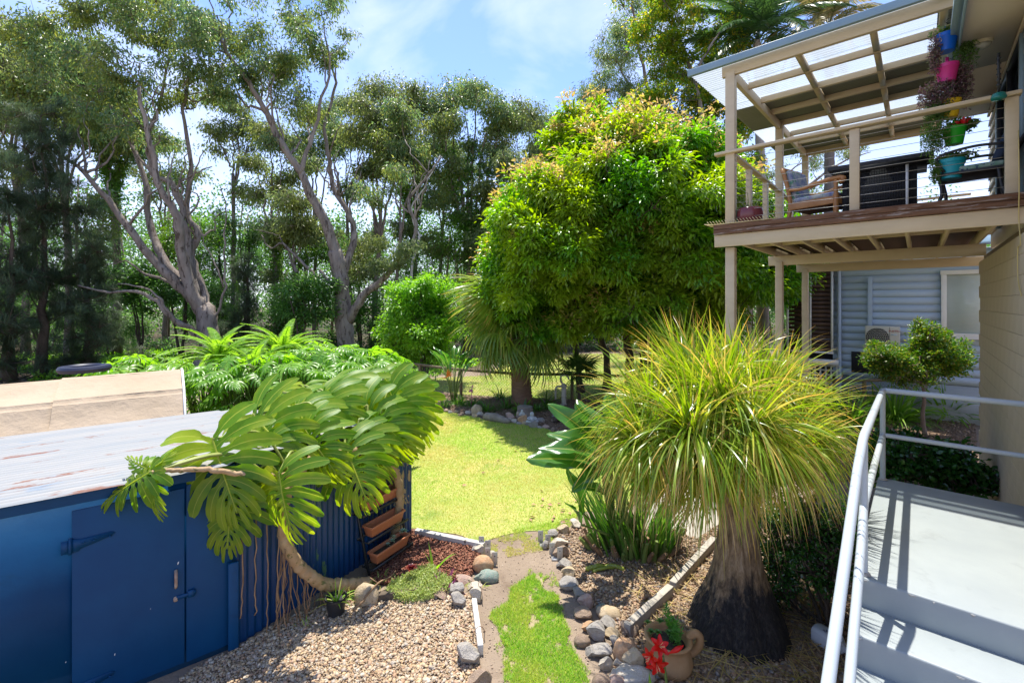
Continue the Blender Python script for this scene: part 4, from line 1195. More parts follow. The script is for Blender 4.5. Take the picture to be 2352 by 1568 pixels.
def blob(T, px, py, d, rx, ry, n, rc, dep=None, shell=0.35, minz=-1.0):
    """ellipsoid of leaf clumps, rx and ry in picture units"""
    c = Wp(px, py, d); k = d / FP
    a = nrm(np.array(FW)); 
    for _ in range(n):
        v = rdir(1)[0]
        while v[2] < minz: v = rdir(1)[0]
        r = rnd.uniform(shell, 1.0)
        dd = (dep if dep is not None else rx * k * 0.7)
        p = np.array(c) + RT * v[0] * rx * k * r + FW * v[1] * dd * r + np.array([0, 0, 1.0]) * v[2] * ry * k * r
        T.cl.append((p, rc * rnd.uniform(0.7, 1.25)))

A = Tree('broad_gum_tree', 'grey trunked gum tree with many limbs fanning out low beside the dark she-oak', Wp(478, 847, 22))
d = 22
A.limb(wpts([(478, 850, d), (482, 790, d), (474, 730, d), (462, 700, d)]), 0.52, 0.40, 12, 0.03, flare=0.35)
A.limb(wpts([(465, 712, d), (440, 672, d - .3), (418, 590, d - .6), (408, 500, d - 1), (370, 440, d - 1.2), (345, 330, d - 1.6), (318, 200, d - 2)]), 0.34, 0.07, 9, 0.03)
A.limb(wpts([(450, 690, d), (395, 640, d - .5), (330, 570, d - 1), (262, 478, d - 1.4), (195, 402, d - 1.8), (110, 330, d - 2)]), 0.27, 0.05, 8, 0.03)
A.limb(wpts([(432, 668, d), (372, 590, d + .4), (345, 520, d + .8), (336, 430, d + .8), (300, 330, d + 1), (240, 215, d + 1), (200, 120, d + 1)]), 0.22, 0.05, 8, 0.03)
A.limb(wpts([(480, 730, d), (462, 660, d + .4), (440, 590, d + .6), (452, 540, d + .6), (430, 470, d + .6), (438, 380, d + .6), (420, 250, d + .6), (440, 140, d)]), 0.25, 0.05, 8, 0.04)
A.limb(wpts([(452, 690, d), (433, 585, d + .2), (415, 480, d + .3), (395, 420, d + .3), (352, 400, d), (340, 330, d), (372, 220, d), (392, 100, d)]), 0.2, 0.04, 8, 0.04)
A.limb(wpts([(470, 790, d - .3), (435, 752, d - .8), (400, 738, d - 1.2), (362, 692, d - 1.5), (300, 668, d - 1.8), (238, 668, d - 2.1), (180, 655, d - 2.4)]), 0.17, 0.03, 7, 0.03)
A.limb(wpts([(402, 742, d - 1.2), (386, 715, d - 1.4), (370, 690, d - 1.6), (340, 664, d - 1.7), (270, 650, d - 2)]), 0.10, 0.02, 6, 0.03)
A.limb(wpts([(450, 712, d), (400, 652, d), (330, 628, d - .4), (290, 600, d - .7), (240, 610, d - 1)]), 0.10, 0.02, 6, 0.03)
A.limb(wpts([(484, 740, d), (506, 705, d), (516, 640, d), (514, 560, d), (520, 480, d), (505, 430, d)]), 0.075, 0.02, 6, 0.03)
A.limb(wpts([(514, 660, d), (496, 610, d), (470, 560, d), (455, 500, d)]), 0.04, 0.015, 5, 0.03)
for _i in range(26):
    p_, r_ = rnd.choice([q for q in A.sk if 0.06 < q[1] < 0.22 and q[0][2] > 5])
    e = p_ + np.array([rnd.uniform(-1.8, 1.8), rnd.uniform(-1.2, 1.2), rnd.uniform(0.8, 3.2)])
    A.limb([p_, (p_ + e) / 2 + rs.normal(size=3) * 0.25, e], min(0.07, r_ * 0.7), 0.02, 6, 0.05)
for (px, py, rx, ry, n) in [(130, 90, 110, 80, 16), (270, 60, 120, 70, 18), (420, 70, 120, 80, 20), (220, 190, 100, 55, 13), (360, 190, 110, 50, 13), (470, 170, 70, 60, 11), (300, 290, 110, 35, 8), (180, 280, 80, 30, 5), (30, 60, 60, 60, 8), (520, 110, 50, 60, 8), (330, -40, 260, 60, 20)]:
    blob(A, px, py, 21.5, rx, ry, n, 0.62, dep=2.6)
A.connect(1.0, 0.11); A.trunk(m_bark_grey); A.crown(m_euc, 250, 14, 0.20, 0.07, 'hang', 0.75, 0.42)

B = Tree('forked_gum_tree', 'large straight gum tree forking above a peeling grey trunk behind the philodendrons', Wp(795, 838, 24))
d = 24
B.limb(wpts([(797, 850, d), (795, 780, d), (786, 720, d), (785, 660, d), (778, 610, d), (770, 575, d)]), 0.50, 0.34, 12, 0.03, flare=0.3)
B.limb(wpts([(776, 600, d), (752, 520, d - .3), (716, 455, d - .6), (690, 395, d - 1), (640, 320, d - 1.2), (612, 260, d - 1.5), (570, 190, d - 1.7), (520, 120, d - 2), (500, 60, d - 2)]), 0.29, 0.06, 9, 0.03)
B.limb(wpts([(782, 640, d), (812, 560, d + .6), (806, 500, d + .9), (770, 440, d + 1), (757, 370, d + 1.2), (745, 290, d + 1.4), (770, 190, d + 1.6), (740, 90, d + 1.6)]), 0.21, 0.05, 8, 0.04)
B.limb(wpts([(800, 740, d), (832, 680, d - .4), (868, 650, d - .6), (900, 620, d - .8), (935, 590, d - .9), (956, 520, d - 1), (940, 460, d - 1), (985, 400, d - 1), (1015, 360, d - 1)]), 0.24, 0.03, 8, 0.03)
B.limb(wpts([(690, 400, d - 1), (712, 330, d - .8), (735, 250, d - .6), (760, 150, d - .6), (740, 60, d - .6)]), 0.13, 0.03, 7, 0.04)
B.limb(wpts([(640, 320, d - 1.2), (600, 250, d - 1), (560, 240, d - 1), (520, 160, d - 1)]), 0.10, 0.03, 6, 0.04)
B.limb(wpts([(786, 660, d), (758, 648, d - .1), (735, 620, d - .2)]), 0.15, 0.08, 7, 0.02)
B.limb(wpts([(735, 640, d + .5), (690, 600, d + .6), (650, 560, d + .8), (620, 570, d + 1), (600, 540, d + 1)]), 0.09, 0.03, 6, 0.03)
for _i in range(26):
    p_, r_ = rnd.choice([q for q in B.sk if 0.05 < q[1] < 0.22 and q[0][2] > 5])
    e = p_ + np.array([rnd.uniform(-1.8, 1.8), rnd.uniform(-1.2, 1.2), rnd.uniform(0.8, 3.2)])
    B.limb([p_, (p_ + e) / 2 + rs.normal(size=3) * 0.25, e], min(0.07, r_ * 0.7), 0.02, 6, 0.05)
for (px, py, rx, ry, n) in [(560, 90, 80, 55, 11), (660, 120, 80, 55, 13), (600, 180, 80, 45, 11), (740, 110, 55, 60, 8), (770, 30, 45, 35, 5), (690, 230, 60, 35, 6), (640, 10, 80, 40, 8), (640, 330, 60, 25, 3), (835, 440, 50, 30, 4), (900, 400, 50, 30, 4)]:
    blob(B, px, py, 23.4, rx, ry, n, 0.60, dep=2.4)
B.connect(1.0, 0.11); B.trunk(m_bark_grey); B.crown(m_euc, 250, 14, 0.20, 0.07, 'hang', 0.75, 0.42)
blue_cl = []
T2 = Tree.__new__(Tree); T2.cl = blue_cl
for (px, py, rx, ry, n) in [(880, 610, 60, 26, 7), (850, 560, 40, 22, 4), (930, 570, 40, 22, 4)]:
    blob(T2, px, py, 22.8, rx, ry, n, 0.55, dep=1.0)
B.crown(m_euc2, 420, 9, 0.13, 0.05, 'hang', 0.6, 0.34, name='low_foliage', cl=blue_cl)

# ------------------------------------------------------------------ slender forest gums behind
def gum(px, d, ytop, wpx, label, ivy=0, fork=0.45, lean=0, rt=0.16, nl=4, low=2, m=None, dens=1.5, bark=None, name='tall_gum_tree', yb=None):
    T = Tree(name, label, Wp(px, 695 + EYE * FP / d, d), group='slender gums at the edge of the forest')
    y0 = 695 + EYE * FP / d
    H_ = y0 - ytop
    yf = y0 - H_ * fork
    base = [(px, y0 + 2, d), (px + lean * 0.3 + rnd.uniform(-4, 4), y0 - H_ * fork * 0.5, d), (px + lean, yf, d)]
    T.limb(wpts(base), rt, rt * 0.72, 8, 0.03, flare=0.3)
    tops = []
    for i in range(nl):
        s = (i - (nl - 1) / 2) / max(1, (nl - 1) / 2) if nl > 1 else 0
        ex = px + lean + s * wpx * rnd.uniform(0.6, 0.95); ey = ytop + (y0 - ytop) * (0.06 + 0.14 * abs(s)) + rnd.uniform(0, 20)
        dd = d + rnd.uniform(-1.2, 1.2)
        mid1 = (px + lean + s * wpx * 0.25 + rnd.uniform(-6, 6), yf + (ey - yf) * 0.3, d)
        mid2 = (px + lean + s * wpx * 0.55 + rnd.uniform(-8, 8), yf + (ey - yf) * 0.62, (d + dd) / 2)
        st_ = rnd.uniform(-0.04, 0.12)
        T.limb(wpts([(px + lean * (1 - st_), yf + H_ * st_ * 0.6, d), mid1, mid2, (ex, ey, dd)]), rt * rnd.uniform(0.4, 0.62), 0.02, 6, 0.05)
        tops.append((ex, ey, dd)); tops.append((mid2[0], mid2[1], mid2[2]))
    for i, (x, y, q) in enumerate(tops):
        if i % 2 == 0:
            blob(T, x, y + 8, q, wpx * 0.52, wpx * 0.30, int(9 * dens), 0.62, dep=1.4)
        elif rnd.random() < 0.8:
            blob(T, x + rnd.uniform(-1, 1) * wpx * 0.3, y, q, wpx * 0.36, wpx * 0.25, int(4 * dens), 0.6, dep=1.0)
    for i in range(low):
        blob(T, px + rnd.uniform(-1, 1) * wpx * 0.8, yf + rnd.uniform(-0.25, 0.12) * H_, d + rnd.uniform(-1, 1), wpx * 0.45, wpx * 0.30, 7, 0.6, dep=1.2)
    T.connect(0.95, 0.08)
    T.trunk(bark or (m_bark_brown if rnd.random() < 0.6 else m_bark_grey))
    T.crown(m or (m_euc if rnd.random() < 0.4 else m_euc2), 135, 11, 0.23, 0.082, 'hang', 0.7, 0.6)
    if ivy:
        O, N = [], []
        for p, r in T.sk:
            if r < 0.05: continue
            hh = (p[2]) / ((y0 - ytop) / FP * d)
            if hh > ivy: continue
            k = int(130)
            v = rdir(k) * np.array([1, 1, 0.9])
            O.append(p + v * (r + 0.10 + 0.30 * rs.rand(k, 1) ** 2)); N.append(v)
        if O:
            O = np.concatenate(O); N = np.concatenate(N)
            V, F = inst(DIA_V, DIA_F, O, nrm(rdir(len(O)) * 0.8 + np.array([0, 0, -0.7])), nrm(N + rdir(len(O)) * 0.4), 0.13, 0.11)
            add_obj('ivy', V, F, m_ivy, T.root)
    return T

gum(1075, 31, 128, 95, 'tallest domed gum tree of the forest edge, its trunk thick with ivy', ivy=0.75, fork=0.38, lean=5, rt=0.30, nl=6, low=5, dens=1.7)
gum(960, 32, 150, 70, 'gum tree with two ivy stems just left of the tallest domed gum', ivy=0.6, fork=0.42, lean=-12, rt=0.22, nl=5, low=4, m=m_euc2)
gum(1215, 33, 195, 80, 'round headed gum tree just left of the golden flowering tree top', fork=0.40, lean=-5, rt=0.2, nl=5, low=5, m=m_euc2)
gum(1140, 30, 330, 50, 'short pale gum leaning right between two taller domed gums', fork=0.5, lean=28, rt=0.14, nl=3, low=3)
gum(1290, 36, 215, 60, 'distant gum tree whose crown peeps over the orange tipped evergreen', fork=0.5, lean=4, rt=0.18, nl=4, low=4)
gum(862, 29, 160, 70, 'gum tree rising behind the right fork of the large straight gum', fork=0.4, lean=10, rt=0.2, nl=5, low=4, ivy=0.3)
gum(905, 27, 200, 45, 'thin brown gum with a steep fork in the middle of the forest edge', fork=0.5, lean=16, rt=0.13, nl=3, low=3, m=m_euc)
gum(640, 28, 240, 55, 'dark stemmed gum with ivy sleeves left of the large straight gum', ivy=0.55, fork=0.42, lean=-8, rt=0.19, nl=4, low=1, dens=1.0)
gum(535, 30, 150, 60, 'straight thin gum standing clear against the white sky', ivy=0.42, fork=0.62, lean=2, rt=0.15, nl=4, low=1, dens=0.8)
gum(268, 27, 140, 70, 'ivy covered trunk standing behind the fanned limbs of the broad gum', ivy=0.7, fork=0.55, lean=-6, rt=0.24, nl=4, low=3)
gum(160, 25, 40, 90, 'brown gum tree rising out of the dark she-oak', fork=0.45, lean=-10, rt=0.2, nl=5, low=3, m=m_euc)
gum(60, 27, 20, 90, 'gum tree at the edge of the picture behind the she-oak', fork=0.5, lean=-20, rt=0.2, nl=5, low=3)
gum(-60, 24, 0, 110, 'gum tree reaching in from beyond the she-oak on the shed side', fork=0.5, lean=20, rt=0.22, nl=5, low=4)
gum(720, 33, 175, 60, 'slim gum seen through the fork of the large straight gum', fork=0.5, lean=4, rt=0.15, nl=4, low=1, dens=1.0)
gum(800, 36, 150, 60, 'far gum whose crown fills the gap right of the large straight gum', fork=0.5, lean=-4, rt=0.16, nl=4, low=4)
gum(1010, 35, 260, 60, 'far brown stemmed gum between the two ivy covered gums', fork=0.5, lean=6, rt=0.15, nl=4, low=4)
gum(690, 26, 420, 40, 'low crooked gum in the understorey left of the peeling trunk', fork=0.55, lean=-15, rt=0.12, nl=3, low=2, ivy=0.5)
gum(380, 33, 260, 60, 'far gum seen low between the limbs of the broad gum', fork=0.5, lean=-5, rt=0.15, nl=4, low=1, dens=0.8)

# white dead snag in front of the forest gums
S = Tree('dead_tree', 'bleached dead limb standing bare in front of the ivy covered gums', Wp(935, 800, 26), cat='dead tree')
S.limb(wpts([(930, 820, 26), (938, 700, 26), (948, 600, 26), (962, 540, 26), (945, 480, 26), (975, 430, 26), (1012, 362, 26)]), 0.10, 0.025, 7, 0.05)
S.limb(wpts([(960, 470, 26), (955, 430, 26), (948, 400, 26)]), 0.04, 0.015, 5, 0.02)
S.trunk(mat('bleached_wood', (0.42, 0.38, 0.34), (0.52, 0.48, 0.44), 4, 0.8))

# ------------------------------------------------------------------ she-oaks: fine drooping needles
def sheoak(px, d, ytop, wpx, label, n, per, ybot=860, hw=1.0):
    T = Tree('she_oak', label, Wp(px, 695 + EYE * FP / d, d), group='dark she-oaks')
    y0 = 695 + EYE * FP / d
    T.limb(wpts([(px, y0, d), (px + 4, y0 - 120, d), (px + 8, (y0 + ytop) / 2, d), (px + 2, ytop + 20, d)]), 0.22 * hw, 0.03, 8, 0.05, flare=0.25)
    for i in range(n):
        t = rnd.random() ** 0.8
        y = ytop + (ybot - ytop) * t
        w = wpx * (0.25 + 0.75 * t) * rnd.uniform(0.1, 1)
        a = rnd.uniform(0, 2 * math.pi)
        p = np.array(Wp(px + w * math.cos(a), y, d)) + FW * math.sin(a) * w / FP * d
        T.cl.append((p, rnd.uniform(0.45, 0.85)))
    T.connect(0.9, 0.045); T.trunk(m_bark_dark)
    O, D = [], []
    for p, rc in T.cl:
        k = 16
        hub = p + rdir(k) * rc * rs.uniform(0.2, 0.9, size=(k, 1))
        idx = rs.randint(0, k, per)
        O.append(hub[idx] + rs.normal(size=(per, 3)) * 0.07)
        base_d = nrm(rdir(k) * 0.7 + (hub - p) / rc * 0.8 + np.array([0, 0, 0.25]))
        D.append(nrm(base_d[idx] + rdir(per) * 0.38))
    O = np.concatenate(O); D = np.concatenate(D)
    V, F, UV = blades(O, D, rs.uniform(0.22, 0.5, len(O)), 0.014, 1.1, K=2, prof=lambda t: 1 - 0.7 * t)
    add_obj('crown', V, F, m_cas, T.root)
sheoak(95, 19.5, 250, 175, 'huge dark feathery she-oak filling the side of the picture beyond the tan cover', 95, 560, 850)
sheoak(20, 18.5, 420, 150, 'second dark she-oak with a leaning forked base nearest the tan cover', 50, 520, 850)
sheoak(200, 21, 560, 110, 'low weeping she-oak branches in front of the broad gum tree', 34, 480, 830)
sheoak(562, 25, 590, 60, 'small grey green she-oak right of the broad gum trunk', 30, 420, 800)
sheoak(500, 30, 470, 60, 'blurry she-oak far behind the broad gum trunk', 24, 380, 760)

# ------------------------------------------------------------------ understorey shrubs
def bush(px, d, py, rx, ry, label, n, rc, m, per=260, Lf=0.14, Wf=0.075, mode='out', name='shrub', flat=0.6, tmpl=0, bark=None, group=None, cat='shrub', growth=None, dep=None, sub=0.36, tufts=9):
    T = Tree(name, label, Wp(px, 695 + EYE * FP / d, d), cat=cat, group=group)
    y0 = 695 + EYE * FP / d
    for k in range(3):
        a = rnd.uniform(-0.5, 0.5)
        T.limb(wpts([(px + a * 8, y0, d), (px + a * rx * 0.6, (y0 + py) / 2, d + a), (px + a * rx, py, d + a * 2)]), 0.05 + 0.02 * rx / 60, 0.02, 6, 0.04)
    blob(T, px, py, d, rx, ry, n, rc, shell=0.45, dep=dep)
    T.connect(0.7, 0.04); T.trunk(bark or m_bark_dark)
    T.crown(m, per, tufts, Lf, Wf, mode, flat, sub, tmpl=tmpl)
    return T
G_ = 'dark shrubs under the forest gums'
bush(700, 23, 690, 70, 60, 'layered green shrub between the small she-oak and the peeling gum trunk', 26, 0.6, m_under, group=G_, Lf=0.17, Wf=0.09)
bush(640, 25, 730, 50, 60, 'dark rounded shrub just right of the small she-oak', 18, 0.6, m_under, group=G_)
bush(330, 25, 660, 90, 60, 'glossy dark shrub behind the low limbs of the broad gum', 30, 0.7, m_under, group=G_, Lf=0.17, Wf=0.09)
bush(250, 26, 740, 90, 50, 'shaded thicket left of the broad gum trunk', 24, 0.7, m_under, group=G_)
bush(420, 26, 560, 90, 60, 'vine draped thicket high behind the broad gum limbs', 26, 0.7, m_ivy, group=G_)
bush(570, 30, 520, 90, 80, 'vine covered thicket behind the small she-oak', 26, 0.8, m_under, group=G_)
bush(690, 30, 560, 70, 70, 'ivy mound hanging from the low crooked gum', 24, 0.7, m_ivy, group=G_)
bush(860, 27, 720, 70, 60, 'pale mossy thicket right of the peeling gum trunk', 24, 0.7, m_under, group=G_)
bush(960, 30, 640, 90, 60, 'dark thicket under the ivy covered gums', 30, 0.8, m_under, group=G_)
bush(1080, 31, 570, 90, 90, 'ivy curtain at the foot of the tallest domed gum', 36, 0.8, m_ivy, group=G_)
bush(1180, 33, 560, 80, 90, 'dense green thicket behind the tip of the evergreen tree', 30, 0.8, m_under, group=G_)
bush(830, 32, 600, 80, 60, 'dim thicket behind the fork of the large straight gum', 24, 0.8, m_under, group=G_)
bush(480, 27, 700, 70, 60, 'dark shrub directly behind the broad gum trunk', 20, 0.7, m_under, group=G_)
bush(560, 27, 800, 60, 40, 'low green shrub beside the tree ferns', 14, 0.6, m_under, group=G_)
bush(740, 24, 790, 50, 40, 'low leafy shrub at the foot of the peeling gum trunk', 12, 0.5, m_under, group=G_)
bush(100, 28, 720, 160, 90, 'black green thicket behind the huge she-oak', 30, 0.9, m_under, group=G_)
for (px, d_, py, rx, ry, n_, lab) in [(1160, 29, 770, 80, 30, 14, 'shaded bush at the far end of the back lawn behind the fan palms'), (1270, 30, 765, 80, 34, 16, 'shaded bush closing the back lawn left of the evergreen trunks'), (1380, 31, 760, 80, 34, 16, 'shaded bush seen between the evergreen trunks'), (1500, 29, 765, 80, 34, 16, 'shaded bush behind the right hand evergreen trunks'), (1620, 27, 770, 90, 40, 18, 'shaded bush beyond the yellow flowered tree'), (1330, 34, 700, 140, 50, 24, 'tall thicket closing the view under the evergreen'), (1560, 34, 700, 140, 50, 24, 'tall thicket closing the view beside the deck posts'),
                                   (200, 30, 800, 120, 40, 20, 'low thicket in the gloom left of the broad gum'), (380, 30, 810, 100, 34, 16, 'low thicket at the back of the broad gum trunk'), (680, 29, 800, 100, 34, 16, 'low thicket between the tree ferns and the forest gums'), (900, 27, 800, 80, 34, 14, 'low thicket behind the rail fence and bushy tree'), (1020, 30, 740, 90, 50, 18, 'thicket behind the light green bushy tree')]:
    bush(px, d_, py, rx, ry, lab, n_, 0.75, m_under, group=G_, Lf=0.18, Wf=0.09)
# far wood that reads as one mass
O = []
for i in range(1700):
    px = rnd.uniform(-500, 2300); dd = rnd.uniform(36, 66)
    y = 740 - rnd.random() ** 1.1 * 330 * 36 / dd
    O.append((np.array(Wp(px, y, dd)), 1.5))
Tm = Tree.__new__(Tree); Tm.root = None
O2, D2, N2 = [], [], []
for p, rc in O:
    k = 110
    o = p + rs.normal(size=(k, 3)) * rc * 0.55; O2.append(o); D2.append(rdir(k)); N2.append(rdir(k))
V, F = inst(DIA_V, DIA_F, np.concatenate(O2), np.concatenate(D2), np.concatenate(N2), 0.30, 0.17)
tag(add_obj('distant_woods', V, F, m_under), kind='stuff')
mtr = MB()
for i in range(110):
    px = rnd.uniform(-300, 2000); dd = rnd.uniform(36, 58); h = rnd.uniform(6, 14); p = Wp(px, 695, dd); p.z = 0
    mtr.tube([p, p + Vector((rnd.uniform(-.4, .4), rnd.uniform(-.4, .4), h * 0.5)), p + Vector((rnd.uniform(-1, 1), rnd.uniform(-1, 1), h))], [0.16, 0.12, 0.05], 5)
mtr.build('distant_trunks', m_bark_brown, None, kind='stuff')

# ground cover: low green plants on the forest floor
n = 26000
gp = poly_points([tuple(Wp(a, 0, d)[:2]) for a, d in [(-300, 17.5), (300, 19), (600, 19.5), (905, 18.2), (1010, 20), (1120, 24), (900, 28), (300, 28), (-500, 26)]], n)
O = np.column_stack([gp, rs.rand(n) ** 2 * 0.32])
keep = np.array([mnoise.noise(Vector((x * 0.55, y * 0.55, 3))) > -0.12 for x, y in gp])
O = O[keep]
V, F = inst(DIA_V, DIA_F, O, nrm(rdir(len(O)) + np.array([0, 0, 0.2])), nrm(np.array([0, 0, 1]) + rdir(len(O)) * 0.6), rs.uniform(0.12, 0.26, len(O)), 0.11)
tag(add_obj('ground_cover', V, F, m_bright), kind='stuff')

# ------------------------------------------------------------------ trees around the lawn
bush(972, 18.0, 738, 88, 108, 'light green bushy tree hanging over the wooden rail fence', 95, 0.50, m_bright, per=380, Lf=0.12, Wf=0.075, name='bushy_tree', cat='tree', dep=1.4)

E = Tree('evergreen_tree', 'huge glossy evergreen tree with orange new growth towering over the fence', Wp(1470, 895, 16.8))
d = 16.8
for px, x2, r in ((1447, 1400, 0.20), (1480, 1480, 0.22), (1502, 1560, 0.19), (1395, 1330, 0.15)):
    E.limb(wpts([(px, 895, d), (px - 2, 820, d), ((px + x2) / 2, 700, d), (x2, 560, d + .4), (x2 + 10, 420, d + .5)]), r, 0.06, 9, 0.03, flare=0.3)
E.limb(wpts([(1334, 900, d - 1.5), (1328, 840, d - 1.5), (1322, 780, d - 1.3), (1330, 690, d - .6), (1360, 600, d)]), 0.11, 0.05, 8, 0.02, flare=0.5)
d = 14.8
k = d / FP
def surf(px, py, rx, ry, n, rc, dep, shell=0.82, minz=-0.55): blob(E, px, py, d, rx, ry, n, rc, dep=dep, shell=shell, minz=minz)
surf(1440, 520, 250, 215, 250, 0.5, 4.2)
surf(1560, 600, 240, 170, 130, 0.5, 4.0)
d = 12.0; surf(1290, 600, 100, 90, 60, 0.40, 1.1, shell=0.6)
d = 14.8
d = 13.6; surf(1265, 560, 135, 150, 90, 0.5, 2.6)
d = 13.2; surf(1215, 640, 85, 110, 50, 0.42, 1.7, shell=0.6, minz=-0.8)
d = 14.8
surf(1440, 440, 170, 115, 100, 0.5, 3.0, minz=-0.1)
surf(1700, 620, 110, 130, 60, 0.5, 2.4)
surf(1440, 680, 230, 75, 90, 0.5, 3.8, shell=0.6, minz=-1)
d = 14.2; surf(1300, 735, 110, 45, 26, 0.42, 1.6, shell=0.4, minz=-1); surf(1560, 735, 140, 42, 30, 0.45, 2.0, shell=0.4, minz=-1); surf(1190, 690, 60, 60, 20, 0.4, 1.0, shell=0.4, minz=-1); d = 14.8
surf(1375, 365, 100, 80, 50, 0.42, 1.8, shell=0.6, minz=-0.6)
surf(1340, 300, 60, 55, 22, 0.4, 1.3, shell=0.5, minz=-1)
for q_ in ((1182, 480, 30, 40), (1230, 415, 34, 30), (1160, 560, 26, 34), (1290, 318, 34, 40), (1150, 640, 26, 30), (1350, 290, 26, 26)): surf(*q_, 7, 0.36, 0.6, shell=0.2, minz=-1)
surf(1600, 420, 90, 70, 40, 0.45, 1.8, shell=0.5, minz=-1)
inner = Tree.__new__(Tree); inner.cl = []
blob(inner, 1460, 560, d, 250, 190, 110, 0.85, dep=3.2, shell=0.1)
E.connect(0.5, 0.05); E.trunk(m_bark_dark)
E.crown(m_lilly, 330, 9, 0.165, 0.064, 'out', 0.6, 0.34, tmpl=1)
E.crown(m_lilly, 200, 8, 0.22, 0.12, 'out', 0.8, 0.4, name='inner_foliage', cl=inner.cl)
zt_ = np.array([c[0][2] for c in E.cl])
top = [c for c in E.cl if (c[0][2] > 6.0 and rnd.random() < 0.42) or rnd.random() < 0.045]
E.crown(m_growth, 85, 7, 0.14, 0.055, 'up', 0.8, 0.32, name='new_growth', cl=[(p + np.array([0, 0, 0.22]) + nrm(p - np.array(Wp(1450, 560, 14.8))) * 0.22, rc * 0.85) for p, rc in top], tmpl=1)

Fg = Tree('golden_flowering_tree', 'tall tree dotted with yellow blossom beside the balcony roof', Wp(1640, 900, 13.5 + 5))
d = 18.5
Fg.limb(wpts([(1650, 876, d), (1655, 700, d), (1640, 500, d), (1625, 330, d), (1600, 200, d), (1560, 90, d)]), 0.2, 0.05, 8, 0.03)
Fg.limb(wpts([(1628, 360, d - 1), (1606, 230, d - 1), (1598, 170, d - 1), (1630, 110, d - 1), (1660, 60, d - 1)]), 0.09, 0.03, 7, 0.03)
Fg.limb(wpts([(1640, 480, d), (1700, 380, d), (1690, 280, d), (1720, 190, d), (1700, 80, d)]), 0.10, 0.03, 7, 0.03)
for (px, py, rx, ry, n) in [(1530, 60, 80, 60, 22), (1560, 150, 70, 60, 22), (1520, 240, 60, 50, 16), (1590, 250, 70, 60, 20), (1470, 250, 50, 30, 9), (1640, 60, 70, 70, 16), (1580, 330, 90, 50, 20), (1660, 330, 70, 60, 14), (1690, 420, 70, 60, 16), (1650, 190, 60, 60, 16), (1700, 260, 50, 60, 12), (1620, 420, 80, 60, 18), (1690, 130, 40, 50, 8), (1500, -10, 90, 50, 14), (1600, -30, 100, 60, 12)]:
    blob(Fg, px, py, d, rx, ry, n, 0.42, dep=1.5)
Fg.connect(0.8, 0.05); Fg.trunk(m_bark_grey); Fg.crown(m_golden, 290, 8, 0.13, 0.06, 'out', 0.7, 0.35)

Gm = Tree('weeping_gum_tree', 'wispy gum tree with fine hanging twigs behind the yellow flowered tree', Wp(1560, 800, 27))
d = 27
Gm.limb(wpts([(1560, 815, d), (1550, 600, d), (1530, 400, d), (1500, 250, d), (1470, 120, d), (1450, 10, d)]), 0.25, 0.05, 8, 0.05)
Gm.limb(wpts([(1535, 420, d), (1460, 300, d), (1400, 240, d), (1360, 200, d)]), 0.10, 0.03, 6, 0.05)
Gm.limb(wpts([(1510, 300, d), (1450, 200, d), (1410, 130, d)]), 0.10, 0.03, 6, 0.05)
for (px, py, rx, ry, n) in [(1380, 200, 50, 40, 12), (1410, 130, 50, 45, 14), (1450, 60, 55, 55, 18), (1490, 0, 60, 50, 16), (1430, 210, 50, 35, 9), (1470, 290, 60, 30, 8), (1350, 240, 25, 20, 4)]:
    blob(Gm, px, py, d, rx, ry, n, 0.55, dep=1.8)
Gm.connect(1.0, 0.05); Gm.trunk(m_bark_brown); Gm.crown(m_euc, 240, 8, 0.18, 0.045, 'hang', 0.9, 0.42)

# bare branches seen through the deck rail
Gr = Tree('gum_tree', 'spreading gum tree seen low behind the deck rails', Wp(1830, 830, 24))
d = 24
Gr.limb(wpts([(1720, 842, d), (1722, 640, d), (1740, 500, d), (1850, 430, d), (1940, 370, d), (2000, 350, d)]), 0.16, 0.02, 7, 0.04)
Gr.limb(wpts([(1740, 500, d), (1810, 400, d), (1890, 350, d)]), 0.08, 0.02, 6, 0.04)
for (px, py, rx, ry, n) in [(1850, 370, 50, 22, 6), (1950, 345, 50, 18, 6), (1770, 420, 50, 50, 9), (1890, 440, 40, 16, 3)]:
    blob(Gr, px, py, d, rx, ry, n, 0.42, dep=1.0)
Gr.connect(1.0, 0.04); Gr.trunk(m_bark_brown); Gr.crown(m_euc, 150, 7, 0.14, 0.04, 'hang', 0.9, 0.42)

